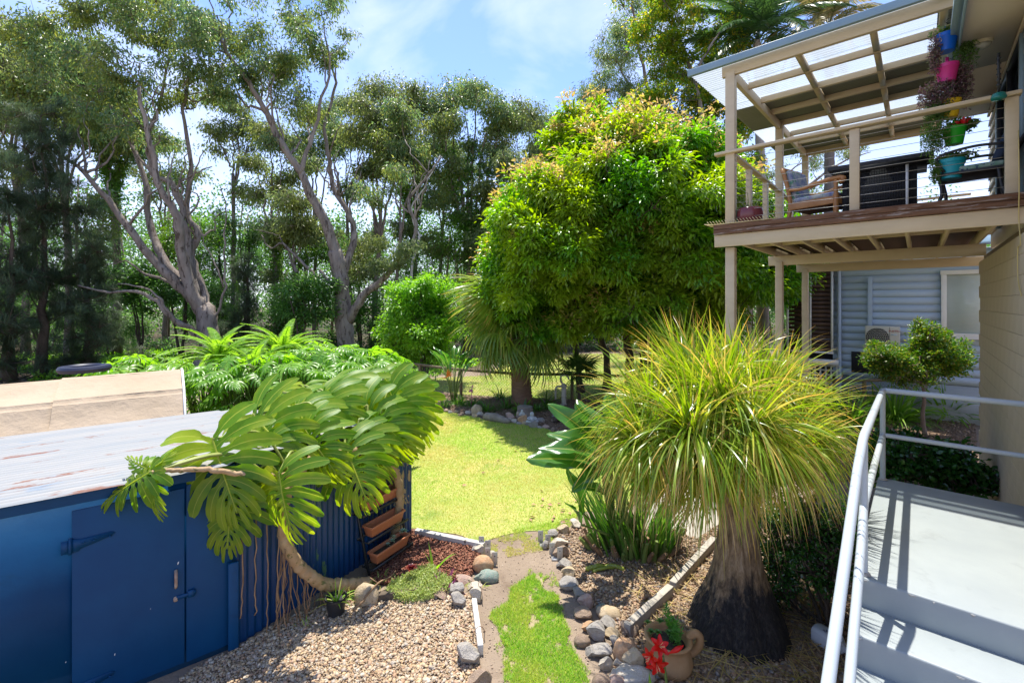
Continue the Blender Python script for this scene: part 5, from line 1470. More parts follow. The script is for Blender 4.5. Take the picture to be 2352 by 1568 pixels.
# ------------------------------------------------------------------ palms
def frond_mesh(name, Ln, npin, pin, droop, m, w=0.035, sag=0.9):
    """feather frond lying along +X, built with its own droop"""
    K = 24; P = [np.zeros(3)]; D_ = []; dd = np.array([1.0, 0, 0.35]); dd /= np.linalg.norm(dd)
    for k in range(K):
        D_.append(dd.copy()); P.append(P[-1] + dd * Ln / K); dd = nrm(dd + np.array([0, 0, -droop / K]))
    D_.append(dd)
    O, Dr, Ls = [], [], []
    for i in range(npin):
        t = 0.12 + 0.88 * (i + 0.5) / npin; f = t * K; a = int(f); fr = f - a
        p = P[a] * (1 - fr) + P[min(a + 1, K)] * fr; d0 = D_[min(a, K)]
        for s in (-1, 1):
            side = np.array([0, s, 0.0])
            O.append(p); Dr.append(nrm(side * (1.0 - 0.35 * t) + d0 * (0.45 + 0.5 * t) + np.array([0, 0, 0.12 + rnd.uniform(-.12, .12)])))
            Ls.append(pin * math.sin(math.pi * min(1, 0.12 + 0.88 * (1 - t) ** 0.8 + 0.0) * 0.5 + 0.02) * rnd.uniform(0.9, 1.08) * (0.55 + 0.45 * min(1, t * 5)))
    V, F, UV = blades(np.array(O), np.array(Dr), np.array(Ls), w, sag, K=3, prof=lambda t: (1 - t ** 2) + 0.03)
    b = MB(); b.tube(P[::3], [0.014 * (1 - i / 9) + 0.003 for i in range(len(P[::3]))], 4, False)
    bv = np.array([tuple(v) for v in b.v]); bf = np.array(b.f)
    V2, F2 = cat([(V, F), (bv, bf)])
    UV = np.concatenate([UV, np.zeros((len(bv), 2))])
    return raw_mesh(name, V2, F2, m, UV)

def orient(loc, az, el, roll=0.0, s=1.0):
    return Matrix.Translation(loc) @ Matrix.Rotation(az, 4, 'Z') @ Matrix.Rotation(-el, 4, 'Y') @ Matrix.Rotation(roll, 4, 'X') @ Matrix.Scale(s, 4)

def fan_mesh(name, n, Rd, pet, m, sag=1.3, spread=R(290), w=0.05, seed=0):
    """fan palm leaf: petiole along +X, blade segments radiating from its end"""
    r_ = random.Random(seed)
    O, D_, Ls = [], [], []
    for i in range(n):
        a = -spread / 2 + spread * i / (n - 1)
        O.append((pet, 0, 0)); D_.append((math.cos(a) * 0.96, math.sin(a), 0.28 - 0.25 * abs(a) / math.pi + 0.05 * (i % 2)))
        Ls.append(Rd * (1 - 0.30 * (abs(a) / (spread / 2)) ** 2) * r_.uniform(0.93, 1.05))
    side = np.array([(-d_[1], d_[0], 0.25 * (-1) ** i) for i, d_ in enumerate(D_)])
    V, F, UV = blades(np.array(O, float), np.array(D_, float), np.array(Ls), w, np.array([r_.uniform(0.7, 1.3) * sag for _ in Ls]), K=7,
                      prof=lambda t: (min(1.0, 0.06 + t * 2.4)) * (1 - max(0, t - 0.42) / 0.60) ** 0.8 + 0.04, side=side)
    b = MB(); b.tube([(0, 0, 0), (pet * 0.5, 0, 0.02 * pet), (pet, 0, 0)], [0.022, 0.014, 0.010], 5, False)
    bv = np.array([tuple(v) for v in b.v]); bf = np.array(b.f)
    V2, F2 = cat([(V, F), (bv, bf)])
    UV = np.concatenate([UV, np.zeros((len(bv), 2))])
    return raw_mesh(name, V2, F2, m, UV)

fanA = fan_mesh('frond', 36, 1.10, 0.95, m_fan, 2.0, seed=1)
fanB = fan_mesh('frond', 32, 1.05, 0.95, m_fan, 3.0, seed=2)
fanS = fan_mesh('frond', 26, 0.55, 0.45, m_fandark, 1.2, w=0.045, seed=3)
def ringtrunk(base, h, r0, r1, T, lean=(0, 0), m=m_palmtrunk, rings=22):
    b = MB(); pts, rr = [], []
    for i in range(rings * 2):
        t = i / (rings * 2 - 1)
        pts.append(Vector((base[0] + lean[0] * t * t, base[1] + lean[1] * t * t, h * t)))
        rr.append((r0 + (r1 - r0) * t + (0.12 * max(0, 1 - t * 6) * r0)) * (1.0 if i % 2 else 1.08) * rnd.uniform(0.97, 1.03))
    b.tube(pts, rr, 16); b.build('trunk', m, T, smooth=True)
    return pts[-1]
p = Gp(1199, 930, 0)
fp = empty('fan_palm', p, 'fan palm with a shaggy brown ringed trunk leaning over the garden bed', 'palm')
tp = ringtrunk(p, 2.05, 0.31, 0.27, fp, (-0.30, 0.05))
bt = MB()
for i in range(60):
    a = rnd.uniform(0, 2 * math.pi); z = rnd.uniform(1.15, 2.0); q = Vector((p.x - 0.15 + math.cos(a) * 0.26, p.y + math.sin(a) * 0.26, z))
    bt.beam(q, q + Vector((math.cos(a) * 0.16, math.sin(a) * 0.16, rnd.uniform(0.12, 0.25))), 0.07, 0.015)
bt.build('leaf_bases', m_drystalk, fp)
for i in range(44):
    a = i * 2.399; el = R(74 - 118 * (i / 43) ** 0.85) 
    link('frond', (fanA, fanB)[i % 2], fp, orient(Vector((tp.x, tp.y, tp.z + 0.1)), a, el, rnd.uniform(-.4, .4), rnd.uniform(0.9, 1.2)))
for i in range(12):
    a = YAW + math.pi + rnd.uniform(-0.75, 0.55); el = R(38 + 5 * (i % 7))
    link('frond', (fanA, fanB)[i % 2], fp, orient(Vector((tp.x, tp.y, tp.z + 0.15)), a, el, rnd.uniform(-.5, .5), 1.05 + 0.05 * i))
p = Wp(1330, 0, 14.3); p.z = 0
fp3 = empty('fan_palm', p, 'small dark fan palm against the slim trunk by the wire fence', 'palm')
tp = ringtrunk(p, 1.0, 0.05, 0.04, fp3, m=m_bark_dark)
for i in range(12):
    link('frond', fanS, fp3, orient(Vector((tp.x, tp.y, tp.z)), i * 2.399, R(60 - 80 * i / 11), rnd.uniform(-.3, .3), rnd.uniform(0.85, 1.1)))
# feather palms
qm = frond_mesh('frond', 3.2, 60, 0.85, 1.5, m_queen, 0.05, 1.3)
p = Wp(1752, 0, 17.5); p.z = 0
qp = empty('feather_palm', p, 'feather palm with long drooping fronds above the balcony roof', 'palm')
tp = ringtrunk(p, 13.3, 0.24, 0.12, qp, (-0.2, 0), mat('pale_palm_bark', (0.30, 0.24, 0.20), (0.40, 0.33, 0.28), 5, 0.8), 44)
for i in range(22):
    link('frond', qm, qp, orient(Vector((tp.x, tp.y, tp.z)), i * 2.399, R(75 - 95 * (i / 21)), rnd.uniform(-.4, .4), rnd.uniform(0.9, 1.1)))
p = Wp(1905, 0, 17); p.z = 0
qp2 = empty('feather_palm', p, 'feather palm with straw coloured old fronds showing over the roof gutter', 'palm')
qm2 = frond_mesh('frond', 2.6, 50, 0.6, 2.0, leafmat('dry_palm_frond', [(0.10, 0.12, 0.03), (0.22, 0.19, 0.07), (0.28, 0.22, 0.10)], 0.3, 0.5), 0.04, 1.3)
tp = ringtrunk(p, 13.5, 0.22, 0.12, qp2, (0, 0), m_bark_brown, 44)
for i in range(22):
    link('frond', qm2, qp2, orient(Vector((tp.x, tp.y, tp.z)), i * 2.399, R(70 - 95 * (i / 21)), rnd.uniform(-.4, .4), rnd.uniform(0.9, 1.1)))
# ------------------------------------------------------------------ big leaved garden plants
def lobed(name, n, m, gap, hole, width, sag=0.30, cup=0.22, seed=0, a0=155, curl=0.55, basal=0.75, qs=0.42):
    """split leaf, one unit long, from its petiole at the origin to its tip at (1,0,0)"""
    r_ = random.Random(seed); Vv, Ff, Uv = [], [], []
    Q = [0, 0.08, 0.17, 0.26, 0.36, 0.5, 0.64, 0.78, 0.9, 1.0]
    def halfw(t): return width * (basal + (1 - basal) * math.sin(math.pi * min(1, t * 1.7)) ** 0.8 if t < 0.3 else 1.0) * (1 - 0.62 * max(0, t - 0.3) / 0.7)
    for s in (-1, 1):
        B = []
        for i in range(n + 1):
            t = i / n
            B.append((0.86 * t ** 1.15, R(a0 - (a0 - 14) * t ** 0.80), halfw(t) * r_.uniform(0.92, 1.08)))
        for i in range(n):
            base = len(Vv); sg = sag * r_.uniform(0.6, 1.5); g_ = r_.uniform(0.85, 1.15)
            ll = r_.uniform(0.86, 1.06)
            hole_here = hole and r_.random() < 0.9
            for q in Q:
                pts = []
                for (mx, a, l) in (B[i], B[i + 1]):
                    aa = a - curl * q * (1 if a > 0.5 else 0.4)
                    pts.append((mx + l * ll * q * math.cos(aa), l * ll * q * math.sin(aa)))
                cx, cy = (pts[0][0] + pts[1][0]) / 2, (pts[0][1] + pts[1][1]) / 2
                w = 1.0
                if hole_here and 0.1 < q < 0.3: w = 0.6
                if q > qs: w = 1 - gap * g_ * min(1, (q - qs) / 0.12)
                if q > 0.85: w *= 0.8
                if q >= 1.0: w *= 0.45
                for u_, (x, y) in ((-1, pts[0]), (0, (cx, cy)), (1, pts[1])):
                    x = cx + (x - cx) * w; y = cy + (y - cy) * w
                    z = cup * y * 0.6 - sg * (q ** 2.2) * l * 0.9 - 0.10 * x * x + (0.012 if u_ else -0.006) * min(1, q * 6)
                    Vv.append((x, s * y, z)); Uv.append((u_, q))
            for k in range(len(Q) - 1):
                for j in (0, 1):
                    a, b, c, d_ = base + 3 * k + j, base + 3 * k + j + 1, base + 3 * k + 4 + j, base + 3 * k + 3 + j
                    Ff.append((a, b, c, d_) if s > 0 else (d_, c, b, a))
    nb_ = len(Vv)
    b = MB(); b.tube([(-0.02, 0, -0.002), (0.3, 0, 0.0), (0.6, 0, -0.03), (0.9, 0, -0.08)], [0.014, 0.012, 0.008, 0.003], 6, False)
    Vv += [tuple(v) for v in b.v]; Ff += [tuple(i + nb_ for i in f) for f in b.f]; Uv += [(0, 0)] * len(b.v)
    return raw_mesh(name, np.array(Vv), Ff, m, np.array(Uv), smooth=True)

def place(me, name, parent, base, tip, up, wscale=1.0, **tg):
    base, tip = Vector(base), Vector(tip)
    ax = tip - base; L_ = ax.length; ax.normalize()
    z = Vector(up); z = (z - ax * z.dot(ax)).normalized(); y = z.cross(ax)
    M = Matrix(((ax.x * L_, y.x * L_ * wscale, z.x * L_, base.x), (ax.y * L_, y.y * L_ * wscale, z.y * L_, base.y), (ax.z * L_, y.z * L_ * wscale, z.z * L_, base.z), (0, 0, 0, 1)))
    return tag(link(name, me, parent, M), **tg)

mon = [lobed('leaf', 9, m_monst, 0.26, True, 0.70, seed=s, sag=0.22 + 0.09 * s, basal=0.74, qs=0.54, curl=0.42) for s in range(1, 5)]
TOCAM = Vector((-FW[0], -FW[1], 0.0))
mp_ = empty('monstera', Gp(845, 1345, 0), 'huge monstera with split leaves sprawling over the corner of the blue shed', 'plant')
m_mstem = mat('ringed_monstera_stem', (0.34, 0.21, 0.10), (0.46, 0.32, 0.17), 8, 0.7, 0.6, 30, spots=(0.14, 0.13, 0.04), sscale=14, sthr=0.58)
def ringstem(pts, r0, r1, name='stem'):
    P = limb_pts([tuple(p) for p in pts], 0.004, 9); b = MB(); n_ = len(P)
    b.tube(P, [(r0 + (r1 - r0) * i / n_) * (1.13 if i % 3 == 0 else 1.0) for i in range(n_)], 12)
    return b.build(name, m_mstem, mp_, smooth=True), P
_, PA = ringstem([Wp(846, 1338, 5.15), Wp(790, 1343, 4.95), Wp(740, 1338, 4.75), Wp(700, 1312, 4.6), Wp(668, 1270, 4.5), Wp(652, 1225, 4.45), Wp(655, 1150, 4.45), Wp(690, 1080, 4.6), Wp(735, 1040, 4.9)], 0.062, 0.045)
_, PB = ringstem([Wp(903, 1262, 5.95), Wp(908, 1215, 5.9), Wp(918, 1150, 5.85), Wp(910, 1090, 5.8), Wp(880, 1050, 5.6), Wp(830, 1035, 5.4), Wp(770, 1040, 5.1), Wp(700, 1060, 4.8)], 0.055, 0.04)
ringstem([Wp(700, 1080, 4.6), Wp(640, 1092, 4.35), Wp(560, 1088, 4.15), Wp(470, 1078, 3.95), Wp(395, 1080, 3.8), Wp(350, 1084, 3.7)], 0.03, 0.014)
hero = [ # base(px,py,d)   tip(px,py,d)  width
    ((488, 1008, 4.15), (540, 1178, 4.0), 1.0), ((536, 1128, 4.2), (518, 1262, 4.05), 1.05), ((641, 1086, 4.25), (662, 1228, 4.1), 1.0),
    ((793, 1024, 4.95), (842, 1152, 4.75), 1.05), ((582, 952, 4.8), (672, 1058, 4.55), 1.05), ((679, 930, 5.2), (736, 1045, 4.95), 1.0),
    ((739, 908, 5.5), (790, 1000, 5.3), 1.05), ((838, 934, 5.7), (940, 1030, 5.55), 0.9), ((893, 896, 6.0), (952, 1010, 5.85), 1.0),
    ((766, 880, 5.9), (800, 945, 5.6), 1.3), ((934, 905, 6.3), (972, 1010, 6.2), 0.9), ((343, 1084, 3.7), (232, 1150, 3.62), 0.75),
    ((345, 1084, 3.72), (352, 1180, 3.66), 0.55), ((350, 1082, 3.74), (395, 1030, 3.85), 0.45), ((345, 1080, 3.72), (290, 1052, 3.75), 0.5),
    ((700, 985, 4.9), (770, 1090, 4.7), 0.95), ((615, 1010, 4.6), (610, 1120, 4.4), 0.9), ((820, 990, 5.4), (880, 1090, 5.2), 0.9),
    ((860, 960, 5.8), (880, 1060, 5.6), 0.9), ((905, 950, 6.05), (935, 1045, 5.95), 0.9), ((650, 900, 5.6), (600, 950, 5.4), 1.1),
    ((700, 885, 5.9), (680, 945, 5.6), 1.2), ((820, 870, 6.2), (850, 935, 6.0), 1.2),
    ((880, 860, 6.5), (915, 925, 6.3), 1.1), ((950, 890, 6.6), (985, 950, 6.6), 0.9)]
pet = MB()
allst = [np.array(p) for p in PA + PB]
for i, (b0, t0, w) in enumerate(hero):
    bp, tp_ = Wp(*b0), Wp(*t0)
    up = TOCAM * rnd.uniform(1.1, 1.5) + Vector((0, 0, rnd.uniform(0.45, 0.95))) + Vector(RT) * rnd.uniform(-.55, .55)
    # the blade's own lobes reach back beyond its base and past its tip
    ax = tp_ - bp
    lf = place(mon[i % 4], 'leaf', mp_, bp, bp + ax * 1.12, up, w)
    q = min(allst, key=lambda s_: np.linalg.norm(s_ - np.array(bp)))
    q = Vector(q); mid = (q + bp) / 2 + Vector((0, 0, 0.22)) - TOCAM * 0.12
    pet.tube(limb_pts([q, mid, bp], 0, 6), [0.014] * 13, 6)
pet.build('petioles', mat('yellow_green_petiole', (0.20, 0.25, 0.04), (0.28, 0.30, 0.07), 6, 0.4), mp_, smooth=True, kind='stuff')
m_root = mat('brown_aerial_root', (0.20, 0.115, 0.055), (0.32, 0.20, 0.11), 10, 0.8)
rt_ = MB()
for i in range(34):
    j = rnd.randint(8, 52) if i < 24 else rnd.randint(0, 20)
    src = PA[min(j, len(PA) - 1)]
    p = Vector(src); pts = [p]
    zb_ = rnd.uniform(0.0, 0.05)
    k_ = 7
    off = Vector((rnd.uniform(-.14, .10), rnd.uniform(-.10, .14), 0))
    for s in range(1, k_ + 1):
        t = s / k_
        pts.append(Vector((p.x + off.x * t + rnd.uniform(-.02, .02), p.y + off.y * t + rnd.uniform(-.02, .02), p.z + (zb_ - p.z) * t)))
    rt_.tube(limb_pts(pts, 0.003, 2), rnd.uniform(0.003, 0.0075), 5)
for (px, y0_, y1_, dd) in ((588, 1240, 1415, 4.25), (613, 1240, 1455, 4.35), (556, 1250, 1420, 4.2), (640, 1290, 1450, 4.35), (655, 1320, 1440, 4.4)):
    rt_.tube(limb_pts([Wp(px, y0_ - 60, dd), Wp(px + rnd.uniform(-8, 8), (y0_ + y1_) / 2, dd), Wp(px + rnd.uniform(-6, 6), y1_, dd)], 0.006, 6), 0.006, 6)
for i in range(60):
    src = Vector(PB[rnd.randint(2, len(PB) // 2)])
    pts = [src]
    for s in range(4): pts.append(pts[-1] + Vector((rnd.uniform(-.09, .02), rnd.uniform(-.05, .07), rnd.uniform(-.10, .02))))
    rt_.tube(limb_pts(pts, 0, 3), 0.004, 4)
rt_.build('aerial_roots', m_root, mp_, smooth=True, kind='stuff')

# philodendrons and tree ferns behind the shed
phi = [lobed('leaf', 8, m_philo, 0.52, False, 0.55, seed=s, sag=0.55, a0=150, basal=0.85) for s in range(11, 14)]
def philo(px, py, d, rx, ry, n, sz, label, z0=0.0):
    n = int(n * 1.4)
    c = Wp(px, py, d)
    T = empty('philodendron', (c.x, c.y, 0), label, 'plant', 'philodendrons behind the blue shed')
    b = MB()
    for i in range(n):
        a = rnd.uniform(0, 2 * math.pi); r = math.sqrt(rnd.random())
        k = d / FP
        dx, dd = math.cos(a) * r * rx * k, math.sin(a) * r * 0.8
        h = math.sqrt(max(0, 1 - r * r)) * ry * k * rnd.uniform(0.55, 1.0)
        if rnd.random() < 0.42: h -= rnd.uniform(0.25, 1.35)
        hub = Vector(c) + Vector(RT * dx) + Vector(FW * dd) + Vector((0, 0, h))
        out = (Vector(RT * dx) + Vector(FW * dd)); out = (out.normalized() if out.length > .01 else Vector((1, 0, 0)))
        s = sz * rnd.uniform(0.75, 1.2)
        tip = hub + (out * rnd.uniform(0.5, 1.0) + Vector((rnd.uniform(-.5, .5), rnd.uniform(-.5, .5), rnd.uniform(-0.75, 0.15)))).normalized() * s
        place(rnd.choice(phi), 'leaf', T, hub, tip, (out.x * 0.4 + rnd.uniform(-.3, .3), out.y * 0.4 + rnd.uniform(-.3, .3), 1), rnd.uniform(0.9, 1.15))
        b.tube(limb_pts([(c.x + out.x * 0.1, c.y + out.y * 0.1, 0.05), (c + (hub - c) * 0.6) + Vector((0, 0, -0.1)), hub], 0, 4), 0.011, 4, False)
    b.build('petioles', m_stalk, T, smooth=True, kind='stuff')
philo(560, 868, 7.8, 90, 60, 56, 0.34, 'glossy philodendron clump between the tan cover and the fern fronds')
philo(640, 872, 7.6, 110, 60, 58, 0.35, 'philodendron clump directly behind the pale shed roof end')
philo(745, 850, 8.4, 100, 60, 58, 0.36, 'philodendron clump behind the monstera, below the peeling gum trunk')
philo(850, 850, 9.0, 85, 50, 46, 0.44, 'philodendron clump nearest the wooden rail fence')
philo(330, 858, 9.2, 100, 45, 44, 0.44, 'philodendron clump showing just over the top of the tan cover')
philo(478, 872, 8.0, 55, 50, 34, 0.34, 'philodendron clump beside the white piped end of the tan cover')
philo(700, 822, 9.8, 110, 45, 40, 0.44, 'farther philodendron clump below the feathery fern tops')
philo(600, 960, 7.0, 70, 40, 22, 0.36, 'low shaded philodendron growth against the back of the shed')

fm = frond_mesh('frond', 1.15, 84, 0.17, 1.9, m_fern, 0.014, 0.9)
def fern(px, py, d, n, s, label, el0=72, h=None):
    c = Wp(px, py, d)
    T = empty('tree_fern', (c.x, c.y, 0), label, 'fern', 'tree ferns behind the philodendrons')
    b = MB(); b.tube([(c.x, c.y, 0), (c.x + .03, c.y, c.z / 2), (c.x, c.y, c.z)], [0.14, 0.11, 0.10], 10); b.build('trunk', m_bark_dark, T, smooth=True)
    for i in range(n):
        link('frond', fm, T, orient(c, i * 2.399 + rnd.uniform(-.2, .2), R(el0 - 62 * (i / n) + rnd.uniform(-6, 6)), rnd.uniform(-.3, .3), s * rnd.uniform(0.85, 1.12)))
fern(505, 836, 8.6, 34, 0.90, 'bright tree fern with arching fronds right behind the tan cover')
fern(650, 822, 9.2, 34, 0.95, 'paler tree fern just right of the bright arching one')
fern(582, 860, 8.2, 24, 0.8, 'half hidden fern in the gap between the two bright tree ferns')

# ------------------------------------------------------------------ ponytail palm
base = Gp(1690, 1442, 0)
pp = empty('ponytail_palm', base, 'ponytail palm with swollen dark trunk and fountains of strappy leaves', 'palm')
m_ponytrunk = bpy.data.materials.new('cracked_ponytail_bark')
t_, n_, l_ = _nodes(m_ponytrunk)
o_ = n_.new('ShaderNodeOutputMaterial'); b_ = n_.new('ShaderNodeBsdfPrincipled'); tc_ = n_.new('ShaderNodeTexCoord')
mpn = n_.new('ShaderNodeMapping'); mpn.inputs['Scale'].default_value = (1, 1, 0.22); l_(tc_.outputs['Object'], mpn.inputs['Vector'])
cc = _ramp(n_, l_, _noise(n_, l_, mpn.outputs['Vector'], 22, 7, 0.7, 0.3), [(0.36, (0.11, 0.068, 0.036)), (0.52, (0.28, 0.185, 0.10)), (0.68, (0.42, 0.31, 0.20))])
sx = n_.new('ShaderNodeSeparateXYZ'); l_(tc_.outputs['Object'], sx.inputs[0])
mr = n_.new('ShaderNodeMapRange'); mr.inputs['From Min'].default_value = 0.10; mr.inputs['From Max'].default_value = 0.85; mr.inputs['To Min'].default_value = 0.34; mr.inputs['To Max'].default_value = -0.22; l_(sx.outputs[2], mr.inputs['Value'])
ad = n_.new('ShaderNodeMath'); ad.operation = 'ADD'; l_(mr.outputs[0], ad.inputs[0]); l_(_noise(n_, l_, mpn.outputs['Vector'], 5, 6, 0.7), ad.inputs[1])
cc = _mix(n_, l_, _ramp(n_, l_, ad.outputs[0], [(0.50, (0, 0, 0)), (0.62, (1, 1, 1))]), cc, _ramp(n_, l_, _noise(n_, l_, mpn.outputs['Vector'], 34, 6, 0.8), [(0.45, (0.014, 0.011, 0.010)), (0.62, (0.05, 0.04, 0.032)), (0.72, (0.17, 0.13, 0.10))]))
v_ = n_.new('ShaderNodeTexVoronoi'); v_.feature = 'DISTANCE_TO_EDGE'; v_.inputs['Scale'].default_value = 26; 
mpv = n_.new('ShaderNodeMapping'); mpv.inputs['Scale'].default_value = (1, 1, 0.45); l_(tc_.outputs['Object'], mpv.inputs['Vector']); l_(mpv.outputs[0], v_.inputs['Vector'])
l_(cc, b_.inputs['Base Color']); b_.inputs['Roughness'].default_value = 0.9
bp = n_.new('ShaderNodeBump'); bp.inputs['Strength'].default_value = 1.0; bp.inputs['Distance'].default_value = 0.03
ad3 = n_.new('ShaderNodeMath'); ad3.operation = 'ADD'; l_(v_.outputs['Distance'], ad3.inputs[0]); l_(_noise(n_, l_, mpn.outputs['Vector'], 24, 8, 0.7), ad3.inputs[1])
l_(ad3.outputs[0], bp.inputs['Height']); l_(bp.outputs[0], b_.inputs['Normal']); l_(b_.outputs[0], o_.inputs[0])
NR, NH = 64, 60; V = []
prof = [(0, 0.47), (0.06, 0.445), (0.16, 0.41), (0.3, 0.34), (0.45, 0.28), (0.62, 0.23), (0.85, 0.195), (1.1, 0.17), (1.35, 0.175), (1.6, 0.19), (1.75, 0.17)]
for i in range(NH + 1):
    z = 1.75 * i / NH
    r0_ = np.interp(z, [a for a, _ in prof], [b for _, b in prof])
    for k in range(NR):
        a = 2 * math.pi * k / NR
        v = mnoise.noise(Vector((math.cos(a) * 2.4, math.sin(a) * 2.4, z * 0.9))) * 0.09 + mnoise.noise(Vector((math.cos(a) * 9, math.sin(a) * 9, z * 3.0))) * 0.035
        r_ = r0_ * (1 + v * (1.2 if z < 0.5 else 0.7))
        V.append((base.x + 0.02 * z + r_ * math.cos(a), base.y + r_ * math.sin(a), z - 0.01))
F = np.array([(i * NR + k, i * NR + (k + 1) % NR, (i + 1) * NR + (k + 1) % NR, (i + 1) * NR + k) for i in range(NH) for k in range(NR)])
add_obj('trunk', np.array(V), F, m_ponytrunk, pp, smooth=True)
dP = 4.42
heads = [(1600, 915, 0.0, 1.1), (1495, 960, 0.1, 1.05), (1660, 945, -.35, 1.1), (1745, 935, 0.1, 1.1), (1825, 985, 0.0, 0.95), (1590, 1010, -.5, 1.1), (1720, 1010, -.55, 1.1), (1480, 1030, -.25, 0.95), (1825, 1040, -.3, 0.75),
         (1560, 880, 0.35, 1.0), (1690, 885, 0.4, 1.0), (1785, 905, 0.4, 0.9), (1640, 1090, -.4, 1.0), (1770, 1080, -.4, 0.75), (1540, 1080, -.2, .9)]
hb = MB(); top_ = Vector((base.x + 0.03, base.y, 1.6))
Ox, Dx, Lx_, Wx, Sx = [], [], [], [], []
Oy, Dy, Ly_ = [], [], []
for (px, py, dd, s) in heads:
    h = Wp(px, py, dP + dd)
    h.z = max(h.z, 1.28)
    hb.tube(limb_pts([top_ + Vector((0, 0, -0.15)), (top_ + h) / 2 + Vector((0, 0, 0.05)), h], 0, 4), [0.10, 0.09, 0.085, 0.08, 0.075, 0.07, 0.065, 0.06, 0.05], 8)
    n = 400
    a = rs.uniform(0, 2 * np.pi, n); el = np.arcsin(np.clip(rs.uniform(0.02, 1.0, n) ** 0.75, 0, 1))
    D = np.column_stack([np.cos(a) * np.cos(el), np.sin(a) * np.cos(el), np.sin(el)])
    o_out = nrm(np.array(h) - np.array([base.x, base.y, h.z - 0.3])); D = nrm(D + o_out * 0.35)
    Ox.append(np.array(h) + rs.normal(size=(n, 3)) * 0.03); Dx.append(D); Lx_.append(rs.uniform(0.46, 0.92, n) * s); Wx.append(rs.uniform(0.012, 0.024, n)); Sx.append(np.where(el > 0.95, rs.uniform(0.5, 1.6, n), rs.uniform(1.5, 3.2, n)))
    n2 = 62
    a = rs.uniform(0, 2 * np.pi, n2); D2 = np.column_stack([np.cos(a), np.sin(a), rs.uniform(-0.4, 0.3, n2)])
    Oy.append(np.array(h) + rs.normal(size=(n2, 3)) * 0.04); Dy.append(nrm(D2 + o_out * 0.3)); Ly_.append(rs.uniform(0.5, 0.95, n2) * s)
V, F, UV = blades(np.concatenate(Ox), np.concatenate(Dx), np.concatenate(Lx_), np.concatenate(Wx), np.concatenate(Sx), K=9, prof=lambda t: min(1, 0.5 + t * 4) * (1 - t ** 2.2) + 0.03)
add_obj('crown', V, F, m_pony, pp, uv=UV)
V, F, UV = blades(np.concatenate(Oy), np.concatenate(Dy), np.concatenate(Ly_), 0.009, 3.2, K=9)
add_obj('dry_leaves', V, F, m_ponydry, pp, uv=UV)
hb.build('branches', m_ponytrunk, pp, smooth=True)
n = 420; q = poly_points(gpoly([(1440, 1330), (1500, 1420), (1600, 1640), (1980, 1640), (1900, 1380), (1640, 1300)]), n)
a = rs.uniform(0, 2 * np.pi, n)
V, F, UV = blades(np.column_stack([q, rs.uniform(0.035, 0.06, n)]), np.column_stack([np.cos(a), np.sin(a), rs.uniform(-0.02, 0.06, n)]), rs.uniform(0.15, 0.6, n), 0.008, 0.0, K=3)
tag(add_obj('fallen_straw', V, F, m_ponydry, None, uv=UV), kind='stuff')

# ------------------------------------------------------------------ giant strelitzia beside it
def paddle(name, m, w=0.30, seed=0, droop=0.35, tear=0.0):
    """broad leaf one unit long with a midrib fold and rippled sides, its tip at (1,0,0)"""
    r_ = random.Random(seed); K, Wn = 16, 5; Vv, Uv, Ff = [], [], []
    for k in range(K + 1):
        t = k / K; hw = w * (math.sin(math.pi * min(1, t * 0.98 + 0.02)) ** 0.55) * (1 - 0.25 * t)
        for j in range(-Wn, Wn + 1):
            u = j / Wn
            Vv.append((t, u * hw, abs(u) * hw * 0.42 + 0.012 * math.sin(t * 40 + j) * abs(u) - droop * t * t * 0.5 - 0.05 * u * u * math.sin(t * 9 + r_.random() * 0.3)))
            Uv.append((u, t * 0.5))
    n_ = 2 * Wn + 1
    for k in range(K):
        for j in range(2 * Wn):
            Ff.append((k * n_ + j, (k + 1) * n_ + j, (k + 1) * n_ + j + 1, k * n_ + j + 1))
    return raw_mesh(name, np.array(Vv), Ff, m, np.array(Uv), smooth=True)
pad = [paddle('leaf', m_strel, 0.19, s, 0.25 + 0.2 * s) for s in range(3)]
sb = Gp(1432, 1262, 0)
sp = empty('strelitzia', sb, 'giant strelitzia clump with broad paddle leaves and cut brown stalks', 'plant')
SL_ = [((1340, 1180, 5.6), (1315, 1078, 5.5)), ((1375, 1015, 5.5), (1272, 905 + 20, 5.4)), ((1400, 1040, 5.4), (1352, 905, 5.6)), ((1382, 1035, 5.5), (1330, 925, 5.5)), ((1385, 1065, 5.4), (1232, 1032, 5.0)),
       ((1380, 1050, 5.2), (1262, 1000, 5.0)), ((1405, 1030, 5.6), (1400, 900, 5.8)), ((1410, 1060, 5.5), (1318, 1105, 5.1)), ((1335, 1205, 5.5), (1318, 1140, 5.4)), ((1400, 1000, 5.7), (1310, 935, 6.0)),
       ((1430, 1000, 5.8), (1432, 900, 6.0)), ((1375, 1035, 5.3), (1285, 975, 5.2)), ((1420, 1050, 5.4), (1365, 960, 5.2)), ((1450, 1060, 5.6), (1480, 930, 5.8)), ((1395, 1085, 5.3), (1300, 1045, 5.2)), ((1460, 1130, 5.3), (1445, 1030, 5.1)), ((1390, 1130, 5.4), (1348, 1110, 5.2)), ((1500, 1150, 5.5), (1530, 1040, 5.5))]
stk = MB()
